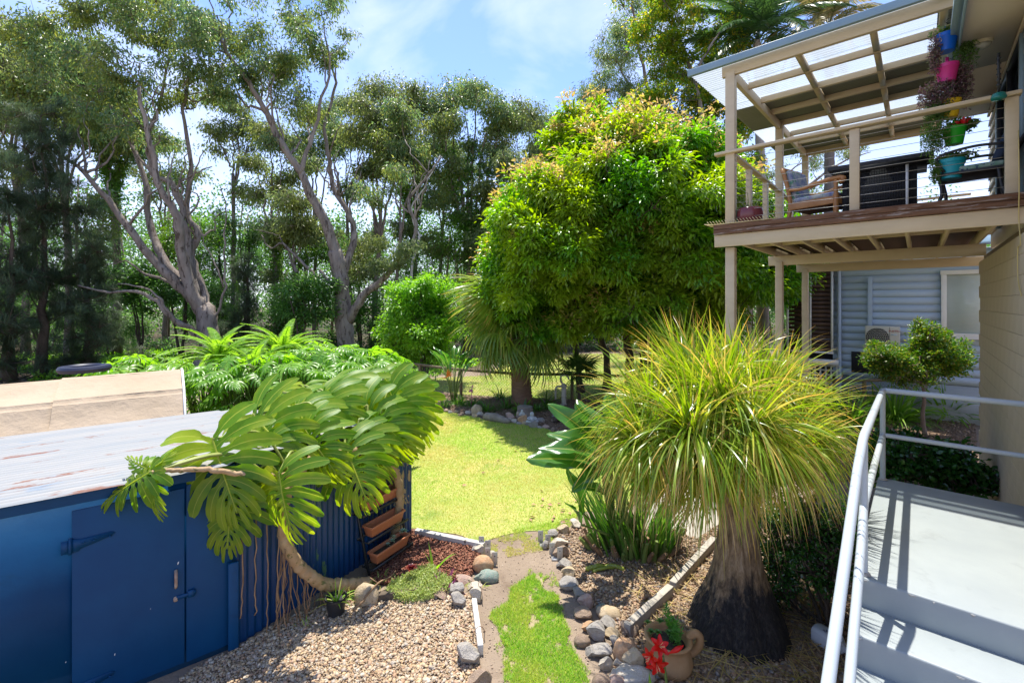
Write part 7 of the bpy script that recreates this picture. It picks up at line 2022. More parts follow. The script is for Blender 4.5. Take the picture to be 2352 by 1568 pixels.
m = MB(); m.tube(limb_pts([pm + Vector((0, 0, 0.60)), pm - Vector(RT) * 0.10 + Vector((0, 0, 0.78)), pm - Vector(RT) * 0.06 + Vector((0, 0, 0.92)), pm + Vector(RT) * 0.10 + Vector((0, 0, 0.92)), pm + Vector(RT) * 0.16 + Vector((0, 0, 0.80))], 0, 5), 0.028, 8); m.build('handle', m_pump, pu, smooth=True)
m = MB(); m.tube(limb_pts([pm - Vector(RT) * 0.06 + Vector((0, 0, 0.58)), pm - Vector(RT) * 0.24 + Vector((0, 0, 0.55)), pm - Vector(RT) * 0.26 + Vector((0, 0, 0.18))], 0, 5), 0.03, 8); m.build('spout', m_pump, pu, smooth=True)
rk = Gp(985, 962, 0.03)
m_rk = mat('pale_green_plastic', (0.28, 0.45, 0.40), None, rough=0.4)
ra = empty('garden_rake', rk, 'pale green rake lying tines up on the lawn beside the monstera', 'rake')
ra0, ra1 = Gp(935, 973, 0.06), Gp(993, 960, 0.06)
m = MB(); m.beam(ra0, ra1, 0.03, 0.025); m.build('head', m_rk, ra)
for i in range(13):
    p_ = ra0 + (ra1 - ra0) * (i + 0.3) / 13; m = MB(); m.tube([p_, p_ + Vector((0, 0, 0.09))], 0.006, 4); m.build('tine', m_rk, ra)
m = MB(); m.tube([(ra0 + ra1) / 2, (ra0 + ra1) / 2 + Vector(FW) * -0.2 - Vector(RT) * 1.3], 0.013, 6); m.build('handle', m_timber, ra)

# ------------------------------------------------------------------ sleepers and edging timbers
def timber(px0, py0, px1, py1, w, h, lab, m_=m_timber, z=0.0, name='timber'):
    a, b = Gp(px0, py0, z + h), Gp(px1, py1, z + h)
    m = MB()
    n_ = 8
    m.beam(a - Vector((0, 0, h / 2)), b - Vector((0, 0, h / 2)), w, h)
    return m.build(name, m_, None, bevel=0.006, label=lab, cat='timber')
timber(955, 1214, 1112, 1246, 0.07, 0.10, 'whitish edging timber between the lawn and the red mulch', mat('bleached_timber', (0.45, 0.42, 0.37), (0.56, 0.53, 0.48), 4, 0.8, 0.6, 40, spots=(0.16, 0.13, 0.10), sscale=7, sthr=0.62))
timber(1089, 1372, 1104, 1480, 0.05, 0.10, 'white painted edging timber between gravel and path', mat('peeling_white_timber', (0.55, 0.52, 0.47), (0.62, 0.60, 0.55), 5, 0.8, 0.5, 40, spots=(0.14, 0.11, 0.08), sscale=9, sthr=0.64))
timber(1440, 1432, 1540, 1342, 0.075, 0.12, 'weathered sleeper crossing the gravel nearer the terracotta pot')
timber(1545, 1335, 1640, 1232, 0.075, 0.12, 'weathered sleeper crossing the gravel behind the ponytail trunk')
timber(868, 1362, 965, 1348, 0.07, 0.09, 'dark old sleeper under the yellow sedum', mat('dark_old_sleeper', (0.07, 0.05, 0.035), (0.13, 0.10, 0.07), 6, 0.9, 0.6, 40))
st_ = MB(); q0 = Gp(860, 1360, 0.05); st_.tube(limb_pts([Gp(812, 1400, 0.10), Gp(850, 1360, 0.16), Gp(905, 1310, 0.20)], 0.01, 5), [0.016 - 0.001 * i for i in range(11)], 6); st_.tube([Gp(870, 1340, 0.18), Gp(850, 1326, 0.25)], 0.006, 5)
st_.build('stick', m_drystalk, None, smooth=True, label='dry stick lying across the front of the small bed', cat='stick')
for (a, b, lab) in (((1100, 1355), (1108, 1388), 'wire hoop at the far end of the white timber'), ((1088, 1478), (1112, 1470), 'wire hoop at the near end of the white timber')):
    p0_, p1_ = Gp(*a, 0.0), Gp(*b, 0.0); mm_ = MB(); mm_.tube(limb_pts([p0_, p0_ + Vector((0, 0, 0.10)), (p0_ + p1_) / 2 + Vector((0, 0, 0.15)), p1_ + Vector((0, 0, 0.10)), p1_], 0, 5), 0.004, 5)
    mm_.build('wire_hoop', m_rust, None, smooth=True, label=lab, cat='wire')

# galvanised post brackets
m_galv = mat('galvanised_steel', (0.42, 0.40, 0.37), (0.50, 0.48, 0.44), 10, 0.45, metal=0.5)
def bracket(px, py, lab):
    b = Gp(px, py, 0); T = empty('post_bracket', b, lab, 'bracket', 'metal post brackets at the garden gap')
    r_, f_ = Vector(RT), Vector(FW)
    for k, (o_, nm) in enumerate(((-0.05, 'plate'), (0.05, 'plate'))):
        m = MB(); m.frame(b + r_ * (o_ * 0.9 - 0.035) + f_ * (-o_) + Vector((0, 0, 0.02)), r_ * 0.07, f_ * 0.004, (0, 0, 0.15)); pl_ = m.build(nm, m_galv, T, bevel=0.001)
        m = MB(); m.prism([b + r_ * (o_ * 0.9 + 0.007 * math.cos(t)) + f_ * (-o_ - 0.0015) + Vector((0, 0, 0.12 + 0.007 * math.sin(t))) for t in np.linspace(0, 2 * math.pi, 9)[:-1]], tuple(f_ * 0.001)); m.build('bolt_hole', m_black, pl_)
    m = MB(); m.frame(b - r_ * 0.06 - f_ * 0.06, r_ * 0.12, f_ * 0.12, (0, 0, 0.02)); m.build('base_plate', m_galv, T)
bracket(1113, 1266, 'bracket at the end of the whitish edging timber'); bracket(1128, 1294, 'bracket behind the round orange boulder')
bracket(1250, 1252, 'bracket standing alone on the path side of the rock edging'); bracket(1277, 1282, 'bracket pressed against the dark hollow stone')

# ------------------------------------------------------------------ plant stand with terracotta troughs
e_ = (C2 - C1).normalized(); nW = Vector((e_.y, -e_.x, 0))
if nW.dot(-C1) < 0: nW = -nW
so_ = Gp(850, 1332, 0)       # front foot, near end
LS = 0.66
stand = empty('plant_stand', so_, 'black metal four tier ladder stand leaning on the blue shed wall', 'plant stand')
HS_, BK = 1.18, 0.34
def frow(zf, back): return so_ + Vector((0, 0, zf)) - nW * back
for s in (0.0, LS):
    m = MB(); m.beam(so_ + e_ * s, so_ + e_ * s + Vector((0, 0, HS_)) - nW * BK, 0.022, 0.022, up=tuple(nW)); m.build('leg', m_black, stand)
    m = MB(); m.beam(so_ + e_ * s - nW * (BK + 0.10), so_ + e_ * s + Vector((0, 0, HS_)) - nW * (BK + 0.004), 0.02, 0.02, up=tuple(nW)); m.build('leg', m_black, stand)
tiers = [(0.13, 'lowest'), (0.42, 'second lowest'), (0.70, 'second highest'), (0.98, 'topmost, half hidden by a monstera leaf')]
def trough_me():
    m = MB(); L0, W0, H0 = 0.56, 0.15, 0.13
    def ring(l, w, z): return [(-l / 2, -w / 2, z), (l / 2, -w / 2, z), (l / 2, w / 2, z), (-l / 2, w / 2, z)]
    rings = [ring(L0 - 0.06, W0 - 0.05, 0), ring(L0 - 0.02, W0 - 0.012, H0 - 0.03), ring(L0 - 0.01, W0 - 0.006, H0 - 0.028), ring(L0 + 0.012, W0 + 0.016, H0 - 0.026), ring(L0 + 0.012, W0 + 0.016, H0), ring(L0 - 0.018, W0 - 0.014, H0), ring(L0 - 0.05, W0 - 0.045, 0.02)]
    vs = [v for r_ in rings for v in r_]; fs = [(3, 2, 1, 0)]
    for i in range(len(rings) - 1):
        for k in range(4): fs.append((i * 4 + k, i * 4 + (k + 1) % 4, (i + 1) * 4 + (k + 1) % 4, (i + 1) * 4 + k))
    n_ = len(rings) - 1; fs.append((n_ * 4, n_ * 4 + 1, n_ * 4 + 2, n_ * 4 + 3))
    return raw_mesh('trough', np.array(vs), fs, m_terra)
tme = trough_me(); ang = math.atan2(e_.y, e_.x)
troughs = []
for zf, nm in tiers:
    bk = BK * zf / HS_
    m = MB()
    c = frow(zf, bk) + e_ * LS / 2 + nW * 0.02
    m.frame(frow(zf, bk) - e_ * 0.01 + nW * 0.10 - Vector((0, 0, 0.012)), e_ * (LS + 0.02), -nW * 0.012, (0, 0, 0.03))
    m.frame(frow(zf, bk) - e_ * 0.01 - nW * 0.07 - Vector((0, 0, 0.012)), e_ * (LS + 0.02), -nW * 0.012, (0, 0, 0.03))
    for q in np.linspace(0.0, 1, 5): m.frame(frow(zf, bk) + e_ * (LS * q - 0.008) + nW * 0.09 - Vector((0, 0, 0.008)), e_ * 0.016, -nW * 0.16, (0, 0, 0.006))
    m.build('shelf', m_black, stand)
    o = link('trough', tme, None, Matrix.Translation(c + Vector((0, 0, 0.022))) @ Matrix.Rotation(ang, 4, 'Z'))
    md = o.modifiers.new('bevel', 'BEVEL'); md.width = 0.004; md.segments = 2
    tag(o, {'lowest': 'terracotta trough planted with pale succulents, lowest on the stand', 'second lowest': 'empty terracotta trough second from the ground', 'second highest': 'empty terracotta trough just under the hanging monstera leaf'}.get(nm, 'topmost terracotta trough half hidden by the monstera leaf'), 'planter', 'terracotta troughs on the ladder stand')
    troughs.append(c)
c = troughs[0]
m = MB(); m.box((c.x, c.y, c.z + 0.10), (0.50, 0.10, 0.03), ang); m.build('soil', m_soil, None, label='dark potting soil in the lowest terracotta trough', cat='soil')
m_succ = leafmat('blue_green_succulent', [(0.20, 0.34, 0.24), (0.28, 0.40, 0.28), (0.34, 0.42, 0.26)], 0.2, 0.5)
rosette('succulent', c + e_ * 0.22 + nW * 0.02 + Vector((0, 0, 0.19)), 0.075, 26, m_succ, 'large grey green rosette at the far end of the lowest trough')
for i, (q, s, zz) in enumerate(((0.02, 0.06, 0.16), (0.08, 0.055, 0.17), (-0.05, 0.05, 0.15))):
    rosette('succulent', c + e_ * q + nW * (0.02 - 0.03 * (i % 2)) + Vector((0, 0, zz)), s, 22, (m_succ, leafmat('pale_succulent', [(0.44, 0.46, 0.26), (0.30, 0.42, 0.26)], 0.2, 0.5), m_succ)[i], ('feathery green succulent in the middle of the lowest trough', 'cream centred rosette in the middle of the lowest trough', 'spiky blue green succulent at the near side of the lowest trough')[i], h=0.9, w=0.25)
# black plastic pot with weeds
bp0 = Gp(785, 1420, 0)
bp0 = Gp(772, 1412, 0)
m = MB(); m.lathe(bp0, [(0.075, 0), (0.10, 0.17), (0.108, 0.175), (0.108, 0.195), (0.097, 0.195), (0.09, 0.155), (0.01, 0.15)], 20); m.build('plastic_pot', m_black, None, smooth='auto', label='black plastic nursery pot on the gravel by the shed wall', cat='pot')
strappy('pot_plant', 785, 1400, 18, (0.10, 0.25), 0.022, 0.9, 'strappy leaves growing from the black plastic pot', m_grassnear, base=bp0 + Vector((0, 0, 0.15)), r=0.06)
strappy('weeds', 815, 1372, 40, (0.1, 0.22), 0.014, 1.3, 'weeds around the monstera stem between pot and stand', m_grassnear, r=0.16, K=4)

# ------------------------------------------------------------------ terracotta pot on its side with succulents and red lily
tp0 = Gp(1536, 1532, 0)
dT = tp0.dot(Vector(FW))
m_clay = mat('ochre_clay', (0.34, 0.18, 0.07), (0.44, 0.26, 0.12), 5, 0.75, 0.5, 30, spots=(0.18, 0.085, 0.04), sscale=4, sthr=0.56, ssoft=0.12)
pot = empty('clay_pot', tp0, 'large ochre clay pot with a curled ear handle among the boulders', 'pot')
pc = Wp(1534, 1588, dT + 0.0); pc.z = 0.0
KS = 0.86
m = MB(); m.lathe(pc, [(a_ * KS, b_ * KS) for a_, b_ in [(0.18, 0), (0.225, 0.03), (0.245, 0.10), (0.225, 0.18), (0.20, 0.235), (0.205, 0.275), (0.235, 0.30), (0.24, 0.315), (0.215, 0.325), (0.185, 0.30), (0.175, 0.25), (0.01, 0.245)]], 36, 1.0, 0.92)
m.build('body', m_clay, pot, smooth=True)
rH = Vector(RT)
m = MB(); m.tube(limb_pts([pc + rH * a_ * KS + Vector((0, 0, b_ * KS)) for a_, b_ in [(0.20, 0.30), (0.27, 0.35), (0.325, 0.31), (0.315, 0.22), (0.26, 0.16), (0.20, 0.14)]], 0, 6), 0.034, 12); m.build('handle', m_clay, pot, smooth=True)
m = MB(); m.lathe(pc + Vector((0, 0, 0.25 * KS)), [(0.145, 0), (0.12, 0.02), (0.01, 0.03)], 16); m.build('soil', m_soil, pot, smooth=True)
m_sg = leafmat('bright_sedum', [(0.10, 0.22, 0.05), (0.15, 0.28, 0.07)], 0.25, 0.4)
for i, (dx, dy, dz, s) in enumerate([(-0.14, 0.02, 0.09, 0.05), (-0.10, -0.04, 0.14, 0.045), (-0.05, 0.05, 0.18, 0.05), (-0.16, 0.05, 0.17, 0.04), (0.0, -0.02, 0.12, 0.045)]):
    q = pc + rH * dx + Vector(FW) * dy + Vector((0, 0, 0.22 + dz * 0.8))
    rosette('succulent', q, s, 26, m_sg, ('low green rosette at the path side rim of the clay pot', 'green rosette leaning over the front rim of the clay pot', 'highest green rosette in the clay pot', 'small green rosette at the back rim of the clay pot', 'green rosette in the middle of the clay pot')[i], 'sedum rosettes in the clay pot', h=0.9)
fo, fdv = [], []
for k in range(9):
    a = rnd.uniform(0, 6.28); b0 = pc + rH * rnd.uniform(0.02, 0.10) + Vector(FW) * rnd.uniform(-.06, .08) + Vector((0, 0, 0.23)); dr_ = Vector((math.cos(a) * 0.3, math.sin(a) * 0.3, 1)).normalized(); h = rnd.uniform(0.14, 0.27)
    for j in range(46):
        t = j / 46; fo.append(b0 + dr_ * h * t); v = rdir(1)[0]; v[2] = abs(v[2]) * 0.5 + 0.35; fdv.append(v)
V, F = inst(DIA_V, DIA_F, np.array([tuple(x) for x in fo]), np.array(fdv), rdir(len(fo)), 0.05, 0.010)
o = add_obj('feathery_plant', V, F, leafmat('feathery_green', [(0.09, 0.26, 0.04), (0.13, 0.32, 0.05)], 0.35, 0.5), None, base=pc + Vector((0, 0, .27))); tag(o, 'feathery bright green plant standing in the clay pot', 'plant')

am = Wp(1530, 1690, dT - 0.42); am.z = 0
lil = empty('red_amaryllis', am, 'red amaryllis with three open blooms in front of the clay pot', 'flower')
m_red = leafmat('scarlet_petal', [(0.50, 0.006, 0.003), (0.60, 0.012, 0.004)], 0.35, 0.4)
top3 = Wp(1528, 1500, dT - 0.40)
m = MB(); m.tube(limb_pts([am, Wp(1532, 1580, dT - 0.41), Wp(1522, 1505, dT - 0.40)], 0, 5), 0.011, 8); m.build('stalk', m_stalk, lil, smooth=True)
pet_me = paddle('petal', m_red, 0.21, 5, 0.55)
for (px, py, tw, s) in ((1519, 1482, (0.15, 0.75), 0.145), (1488, 1512, (-0.8, 0.2), 0.125), (1512, 1534, (0.0, -0.1), 0.165)):
    c_ = Wp(px, py, dT - 0.45); axis = (TOCAM * 0.8 + rH * tw[0] + Vector((0, 0, tw[1]))).normalized()
    back = c_ - axis * 0.05
    b = MB(); b.tube([back - axis * 0.03, back], [0.010, 0.016], 8); b.build('flower_tube', m_stalk, lil, smooth=True)
    s1 = axis.cross(Vector((0, 0, 1))).normalized(); s2 = axis.cross(s1).normalized()
    for k in range(6):
        a = k * math.pi / 3 + 0.2; out = s1 * math.cos(a) + s2 * math.sin(a)
        place(pet_me, 'petal', lil, back, back + (axis * 0.55 + out * 0.95).normalized() * s * 0.56, -out + axis * 0.6, 1.4)
    b = MB()
    for k in range(5): b.tube([back, c_ + axis * 0.03 + (s1 * rnd.uniform(-.3, .3) + s2 * rnd.uniform(-.3, .3)) * 0.06], 0.0016, 4)
    b.build('stamens', mat('pale_stamen', (0.7, 0.45, 0.2), None), lil)
bud = Wp(1565, 1487, dT - 0.40); b = MB(); b.tube(limb_pts([Wp(1528, 1502, dT - 0.40), bud - rH * 0.05 - Vector((0, 0, 0.02)), bud + rH * 0.02 + Vector((0, 0, 0.02))], 0, 5), [0.005, 0.005, 0.006, 0.009, 0.013, 0.017, 0.019, 0.018, 0.014, 0.008, 0.002], 8); b.build('bud', m_red, lil, smooth=True)
for (b0, t0) in (((1500, 1680), (1492, 1548)), ((1470, 1690), (1440, 1640)), ((1560, 1700), (1580, 1600))):
    v0, v1 = Wp(b0[0], b0[1], dT - 0.6), Wp(t0[0], t0[1], dT - 0.62)
    V, F, UV = blades(np.array([tuple(v0)]), np.array([tuple(v1 - v0)]), (v1 - v0).length * 1.05, 0.055, 0.15, K=8, side=np.array([tuple(rH)]))
    add_obj('leaf', V, F, m_strel, lil, uv=UV, smooth=True)

# white plastic jug
jg = Wp(1898, 1480, 4.15); jg.z = 0.06; jb = Gp(1905, 1490, 0)
jug = empty('plastic_jug', jb, 'translucent white plastic jug lying on the ground behind the railing', 'jug')
m_jug = mat('milky_plastic', (0.50, 0.52, 0.54), None, rough=0.3)
b = MB(); ax = (Vector(RT) * 0.45 - Vector(FW) * 0.75).normalized(); s_ = ax.cross(Vector((0, 0, 1))).normalized(); ring = []
cs = [(-0.13, 0.02), (-0.125, 0.07), (-0.10, 0.082), (0.06, 0.082), (0.10, 0.06), (0.135, 0.025), (0.16, 0.022), (0.165, 0.01)]
vs, n_ = [], 16
ctr = jb + Vector((0, 0, 0.085))
for (q, r_) in cs:
    for k in range(n_):
        a = 2 * math.pi * k / n_; cx_ = math.copysign(abs(math.cos(a)) ** 0.55, math.cos(a)); sy_ = math.copysign(abs(math.sin(a)) ** 0.55, math.sin(a))
        vs.append(ctr + ax * q + s_ * cx_ * r_ + Vector((0, 0, sy_ * r_)))
fs = [(i * n_ + k, i * n_ + (k + 1) % n_, (i + 1) * n_ + (k + 1) % n_, (i + 1) * n_ + k) for i in range(len(cs) - 1) for k in range(n_)] + [tuple(range(n_ - 1, -1, -1)), tuple((len(cs) - 1) * n_ + k for k in range(n_))]
b.add(vs, fs); b.build('body', m_jug, jug, smooth='auto')
b = MB(); b.tube(limb_pts([ctr + ax * 0.10 + Vector((0, 0, 0.05)), ctr + ax * 0.10 + Vector((0, 0, 0.095)), ctr + ax * 0.01 + Vector((0, 0, 0.105)), ctr - ax * 0.01 + Vector((0, 0, 0.075))], 0, 4), 0.012, 7); b.build('handle', m_jug, jug, smooth=True)
m_ink = mat('dark_ink', (0.05, 0.05, 0.08), None)
text('lettering', 'Berry', ctr + Vector((0, 0, 0.0835)), 0.045, (0, 0, YAW + 0.3), m_ink, jug)

# fallen dry leaves on the lawn and ivy leaf litter: each a leaf of its own
dl = raw_mesh('dry_leaf', np.array([(0, 0, 0), (0.04, 0.022, 0.012), (0.085, 0, 0.004), (0.04, -0.02, 0.016)]), np.array([(0, 1, 2), (0, 2, 3)]), mat('dry_tan_leaf', (0.30, 0.15, 0.08), (0.42, 0.25, 0.16), 10, 0.8, obj_rand=0.3))
spots_ = [(1216, 1185), (1222, 1196), (1232, 1158), (1246, 1143), (1250, 1160), (1262, 1168), (1270, 1190), (1272, 1183), (1286, 1176), (1290, 1155), (1300, 1170), (1305, 1176), (1318, 1148), (1325, 1172), (1332, 1165), (1300, 1200), (1345, 1150), (1270, 1160), (1240, 1125), (1060, 1115), (1105, 1085), (1085, 1010), (1140, 985), (1172, 1000), (1180, 1035), (1205, 1008), (1118, 1030), (1020, 970), (1040, 990), (1230, 1010), (1260, 1030), (1150, 1055)]
for i, (x, y) in enumerate(spots_):
    o = link('dry_leaf', dl, None, Matrix.Translation(Gp(x, y, 0.028)) @ Matrix.Rotation(rnd.uniform(0, 6.28), 4, 'Z') @ Matrix.Rotation(rnd.uniform(-.5, .5), 4, 'X') @ Matrix.Scale(rnd.uniform(0.7, 1.2), 4))
    tag(o, 'curled tan dry leaf fallen on the mown lawn', 'dry leaf', 'dry leaves scattered on the lawn')
# ------------------------------------------------------------------ things on the deck
def dpt(px, py, off=0.0): return Gp(px, py, ZD)
# roll of plastic spikes at the corner of the deck edge
sk = empty('spike_strip', (X0, Y0 - 0.05, ZD), 'strip of cream plastic spikes along the corner of the deck edge', 'spike strip')
m_cr = mat('cream_spike_plastic', (0.62, 0.50, 0.26), None, rough=0.5)
m = MB(); m.box((X0 + 0.32, Y0 - 0.05, ZD + 0.005), (0.90, 0.05, 0.008)); m.box((X0 - 0.03, Y0 + 0.12, ZD + 0.005), (0.09, 0.35, 0.008)); m.build('base', m_cr, sk)
m = MB()
for i in range(22):
    x = X0 - 0.10 + i * 0.04; m.tube([(x, Y0 - 0.05, ZD + 0.006), (x - 0.035, Y0 - 0.075, ZD + 0.055)], 0.004, 4)
for i in range(10):
    m.tube([(X0 - 0.04, Y0 + i * 0.03, ZD + 0.006), (X0 - 0.19, Y0 - 0.03 + i * 0.03, ZD + 0.03)], 0.004, 4)
m.build('spikes', m_cr, sk, kind='stuff')
# split colour pot with a spindly plant
pc = Wp(1722, 502, 6.55); pc.z = ZD
gp_ = empty('glazed_pot', pc, 'maroon and turquoise glazed pot with a spindly plant at the deck corner', 'pot')
for nm, mm, a0_, a1_ in (('maroon_half', mat('maroon_glaze', (0.15, 0.03, 0.035), (0.20, 0.05, 0.05), 6, 0.2), -0.42, 1.0), ('turquoise_half', mat('turquoise_glaze', (0.04, 0.33, 0.36), (0.12, 0.45, 0.45), 5, 0.2), 1.0, 1.58)):
    prof = [(0.11, 0.0), (0.145, 0.05), (0.158, 0.13), (0.152, 0.21), (0.145, 0.235), (0.12, 0.235), (0.12, 0.15)]
    vs, fs, K_ = [], [], 24
    for r_, z_ in prof:
        for k in range(K_ + 1):
            a = math.pi * (a0_ + (a1_ - a0_) * k / K_) + YAW - math.pi * 0.45 - 0.6
            vs.append((pc.x + r_ * math.cos(a) * 1.1, pc.y + r_ * math.sin(a) * 1.1, pc.z + z_))
    for i in range(len(prof) - 1):
        for k in range(K_): fs.append((i * (K_ + 1) + k, i * (K_ + 1) + k + 1, (i + 1) * (K_ + 1) + k + 1, (i + 1) * (K_ + 1) + k))
    add_obj(nm, np.array(vs), fs, mm, gp_, smooth=True)
m = MB(); m.lathe(pc + Vector((0, 0, 0.20)), [(0.13, 0), (0.01, 0.012)], 16); m.build('soil', m_soil, gp_)
strappy('pot_plant', 0, 0, 46, (0.10, 0.36), 0.010, 0.5, 'spindly grey green plant in the maroon and turquoise pot', leafmat('grey_green_sprig', [(0.12, 0.15, 0.06), (0.17, 0.16, 0.08)], 0.3), base=pc + Vector((0, 0, 0.20)), r=0.07)

# carved wooden armchair: its seat faces right, back to the left
m_oak = mat('honey_wood', (0.36, 0.15, 0.045), (0.46, 0.22, 0.075), 4, 0.35, 0.1, 60, stretch=(1, 1, 0.4))
cc0 = Gp(1893, 487, ZD); cc0 = Wp(1885, 480, 6.95); cc0.z = ZD
ch = empty('armchair', cc0, 'honey coloured carved wooden armchair with patterned cushions on the deck', 'chair')
cx = Vector((0.95, -0.30, 0)).normalized(); cy = Vector((-cx.y, cx.x, 0))      # cx: the way it faces
def cp_(a, b, z): return cc0 + cx * a + cy * b + Vector((0, 0, z))
for s in (-1, 1):
    m = MB(); m.tube([cp_(0.34, 0.30 * s, z_) for z_ in (0, 0.05, 0.09, 0.13, 0.16, 0.20, 0.30, 0.34, 0.42, 0.46, 0.50, 0.55, 0.60, 0.64)], [0.028, 0.034, 0.024, 0.042, 0.026, 0.036, 0.036, 0.036, 0.036, 0.022, 0.040, 0.022, 0.034, 0.028], 12); m.build('front_leg', m_oak, ch, smooth=True)
    m = MB(); m.tube(limb_pts([cp_(-0.36, 0.28 * s, 0), cp_(-0.30, 0.28 * s, 0.35), cp_(-0.33, 0.28 * s, 0.62), cp_(-0.42, 0.28 * s, 0.98)], 0, 4), 0.030, 8); m.build('back_leg', m_oak, ch, smooth=True)
    m = MB(); m.tube(limb_pts([cp_(-0.33, 0.29 * s, 0.62), cp_(-0.12, 0.30 * s, 0.60), cp_(0.10, 0.30 * s, 0.635), cp_(0.30, 0.30 * s, 0.66), cp_(0.41, 0.30 * s, 0.655), cp_(0.43, 0.30 * s, 0.62), cp_(0.39, 0.30 * s, 0.60)], 0, 5), [0.024] * 8 + [0.034] * 14 + [0.040] * 5 + [0.034] * 4, 10); m.build('arm', m_oak, ch, smooth=True)
    m = MB(); m.beam(cp_(-0.30, 0.29 * s, 0.36), cp_(0.34, 0.29 * s, 0.36), 0.03, 0.11); m.build('side_rail', m_oak, ch, bevel=0.006)
m = MB(); m.beam(cp_(0.35, -0.28, 0.36), cp_(0.35, 0.28, 0.36), 0.03, 0.11); m.build('front_rail', m_oak, ch, bevel=0.006)
m = MB(); m.frame(cp_(-0.30, -0.27, 0.30), cx * 0.62, cy * 0.54, (0, 0, 0.02)); m.build('seat_base', m_darkwood, ch)
m_cush = mat('patterned_cushion', (0.10, 0.12, 0.32), (0.45, 0.47, 0.42), 9, 0.8, spots=(0.10, 0.28, 0.16), sscale=11, sthr=0.55)
m = MB(); m.frame(cp_(-0.28, -0.26, 0.415), cx * 0.60, cy * 0.52, (0, 0, 0.075)); m.build('seat_cushion', m_cush, ch, bevel=0.025)
m = MB(); m.frame(cp_(-0.30, -0.24, 0.47), cx * 0.07, cy * 0.48, Vector((0, 0, 0.48)) - cx * 0.10); m.build('back_cushion', m_cush, ch, bevel=0.025)
for k in range(5): m = MB(); m.tube([cp_(-0.33, -0.2 + 0.1 * k, 0.45), cp_(-0.41, -0.2 + 0.1 * k, 0.92)], 0.012, 6); m.build('back_spindle', m_oak, ch)
m = MB(); m.beam(cp_(-0.42, -0.3, 0.96), cp_(-0.42, 0.3, 0.96), 0.04, 0.08); m.build('top_rail', m_oak, ch, bevel=0.012)

# black screened hutch with a flat shingled roof
hc = Wp(2020, 470, 6.45); hc.z = ZD
hu = empty('screened_hutch', hc, 'black mesh fronted hutch with overhanging flat roof standing on the deck', 'hutch')
hw, hd_, hh_ = 0.80, 0.55, 0.74
m_mesh = mat('black_woven_screen', (0.02, 0.02, 0.022), (0.04, 0.04, 0.045), 60, 0.8, 0.4, 120)
def hx(a, b, z): return hc + Vector((a, b, z))
m = MB(); m.frame(hx(-hw / 2, -hd_ / 2, 0), (hw, 0, 0), (0, hd_, 0), (0, 0, hh_)); m.build('body', m_mesh, hu)
m = MB()
for i in range(26): m.box(hx(-hw / 2 + 0.06 + i * (hw - 0.12) / 25, -hd_ / 2 - 0.006, 0.40), (0.010, 0.008, 0.74))
for i in range(18): m.box(hx(0, -hd_ / 2 - 0.012, 0.05 + i * 0.042), (hw - 0.1, 0.004, 0.008))
m.build('screen_ribs', m_black, hu, kind='stuff')
m = MB(); m.box(hx(0, -hd_ / 2 - 0.02, 0.76), (hw - 0.04, 0.03, 0.03)); m.box(hx(hw / 2 - 0.10, -hd_ / 2 - 0.02, 0.38), (0.03, 0.029, 0.73)); m.build('door_frame', m_white, hu)
m = MB(); m.prism([hx(-hw / 2 - 0.16, -hd_ / 2 - 0.12, hh_ + 0.02), hx(hw / 2 + 0.16, -hd_ / 2 - 0.12, hh_ + 0.02), hx(hw / 2 + 0.16, hd_ / 2 + 0.14, hh_ + 0.08), hx(-hw / 2 - 0.16, hd_ / 2 + 0.14, hh_ + 0.08)], (0, 0, 0.055)); m.build('roof', mat('charcoal_felt', (0.035, 0.037, 0.042), (0.06, 0.062, 0.068), 30, 0.9, 0.5, 90), hu, bevel=0.004)
m = MB(); m.box(hx(0, 0, hh_ + 0.0), (hw + 0.2, hd_ + 0.2, 0.06)); m.build('eave', m_black, hu)

# hanging string of coloured pots with trailing plants
hp_ = [('blue', (0.0, 0.11, 0.55), 2173, 100, 0), ('pink', (0.60, 0.03, 0.22), 2175, 170, 1), ('yellow', (0.75, 0.48, 0.01), 2180, 252, 1), ('green', (0.02, 0.42, 0.02), 2192, 313, 1), ('teal', (0.01, 0.33, 0.40), 2183, 390, 0)]
dH = 5.35
def plant_cloud(name, c, rad, n, m_, lab, Lf=0.03, Wf=0.013, trail=0.0):
    O = np.array(c) + np.clip(rs.normal(size=(n, 3)), -1.9, 1.9) * np.array(rad) * 0.5
    O[:, 2] -= np.clip(np.abs(rs.normal(size=n)), 0, 1.8) * trail
    V, F = inst(LF_V, LF_F, O, nrm(rdir(n) + np.array([0, 0, -0.2])), rdir(n), Lf * rs.uniform(0.6, 1.3, n), Wf)
    st2 = MB()
    o = add_obj(name, V, F, m_, None, base=c)
    return tag(o, lab, 'plant')
m_tr1 = leafmat('trailing_green', [(0.05, 0.13, 0.02), (0.09, 0.18, 0.03), (0.13, 0.20, 0.04)], 0.3, 0.5)
m_tr2 = leafmat('purple_trailer', [(0.10, 0.045, 0.06), (0.16, 0.08, 0.09), (0.24, 0.16, 0.15), (0.10, 0.12, 0.05)], 0.3, 0.5)

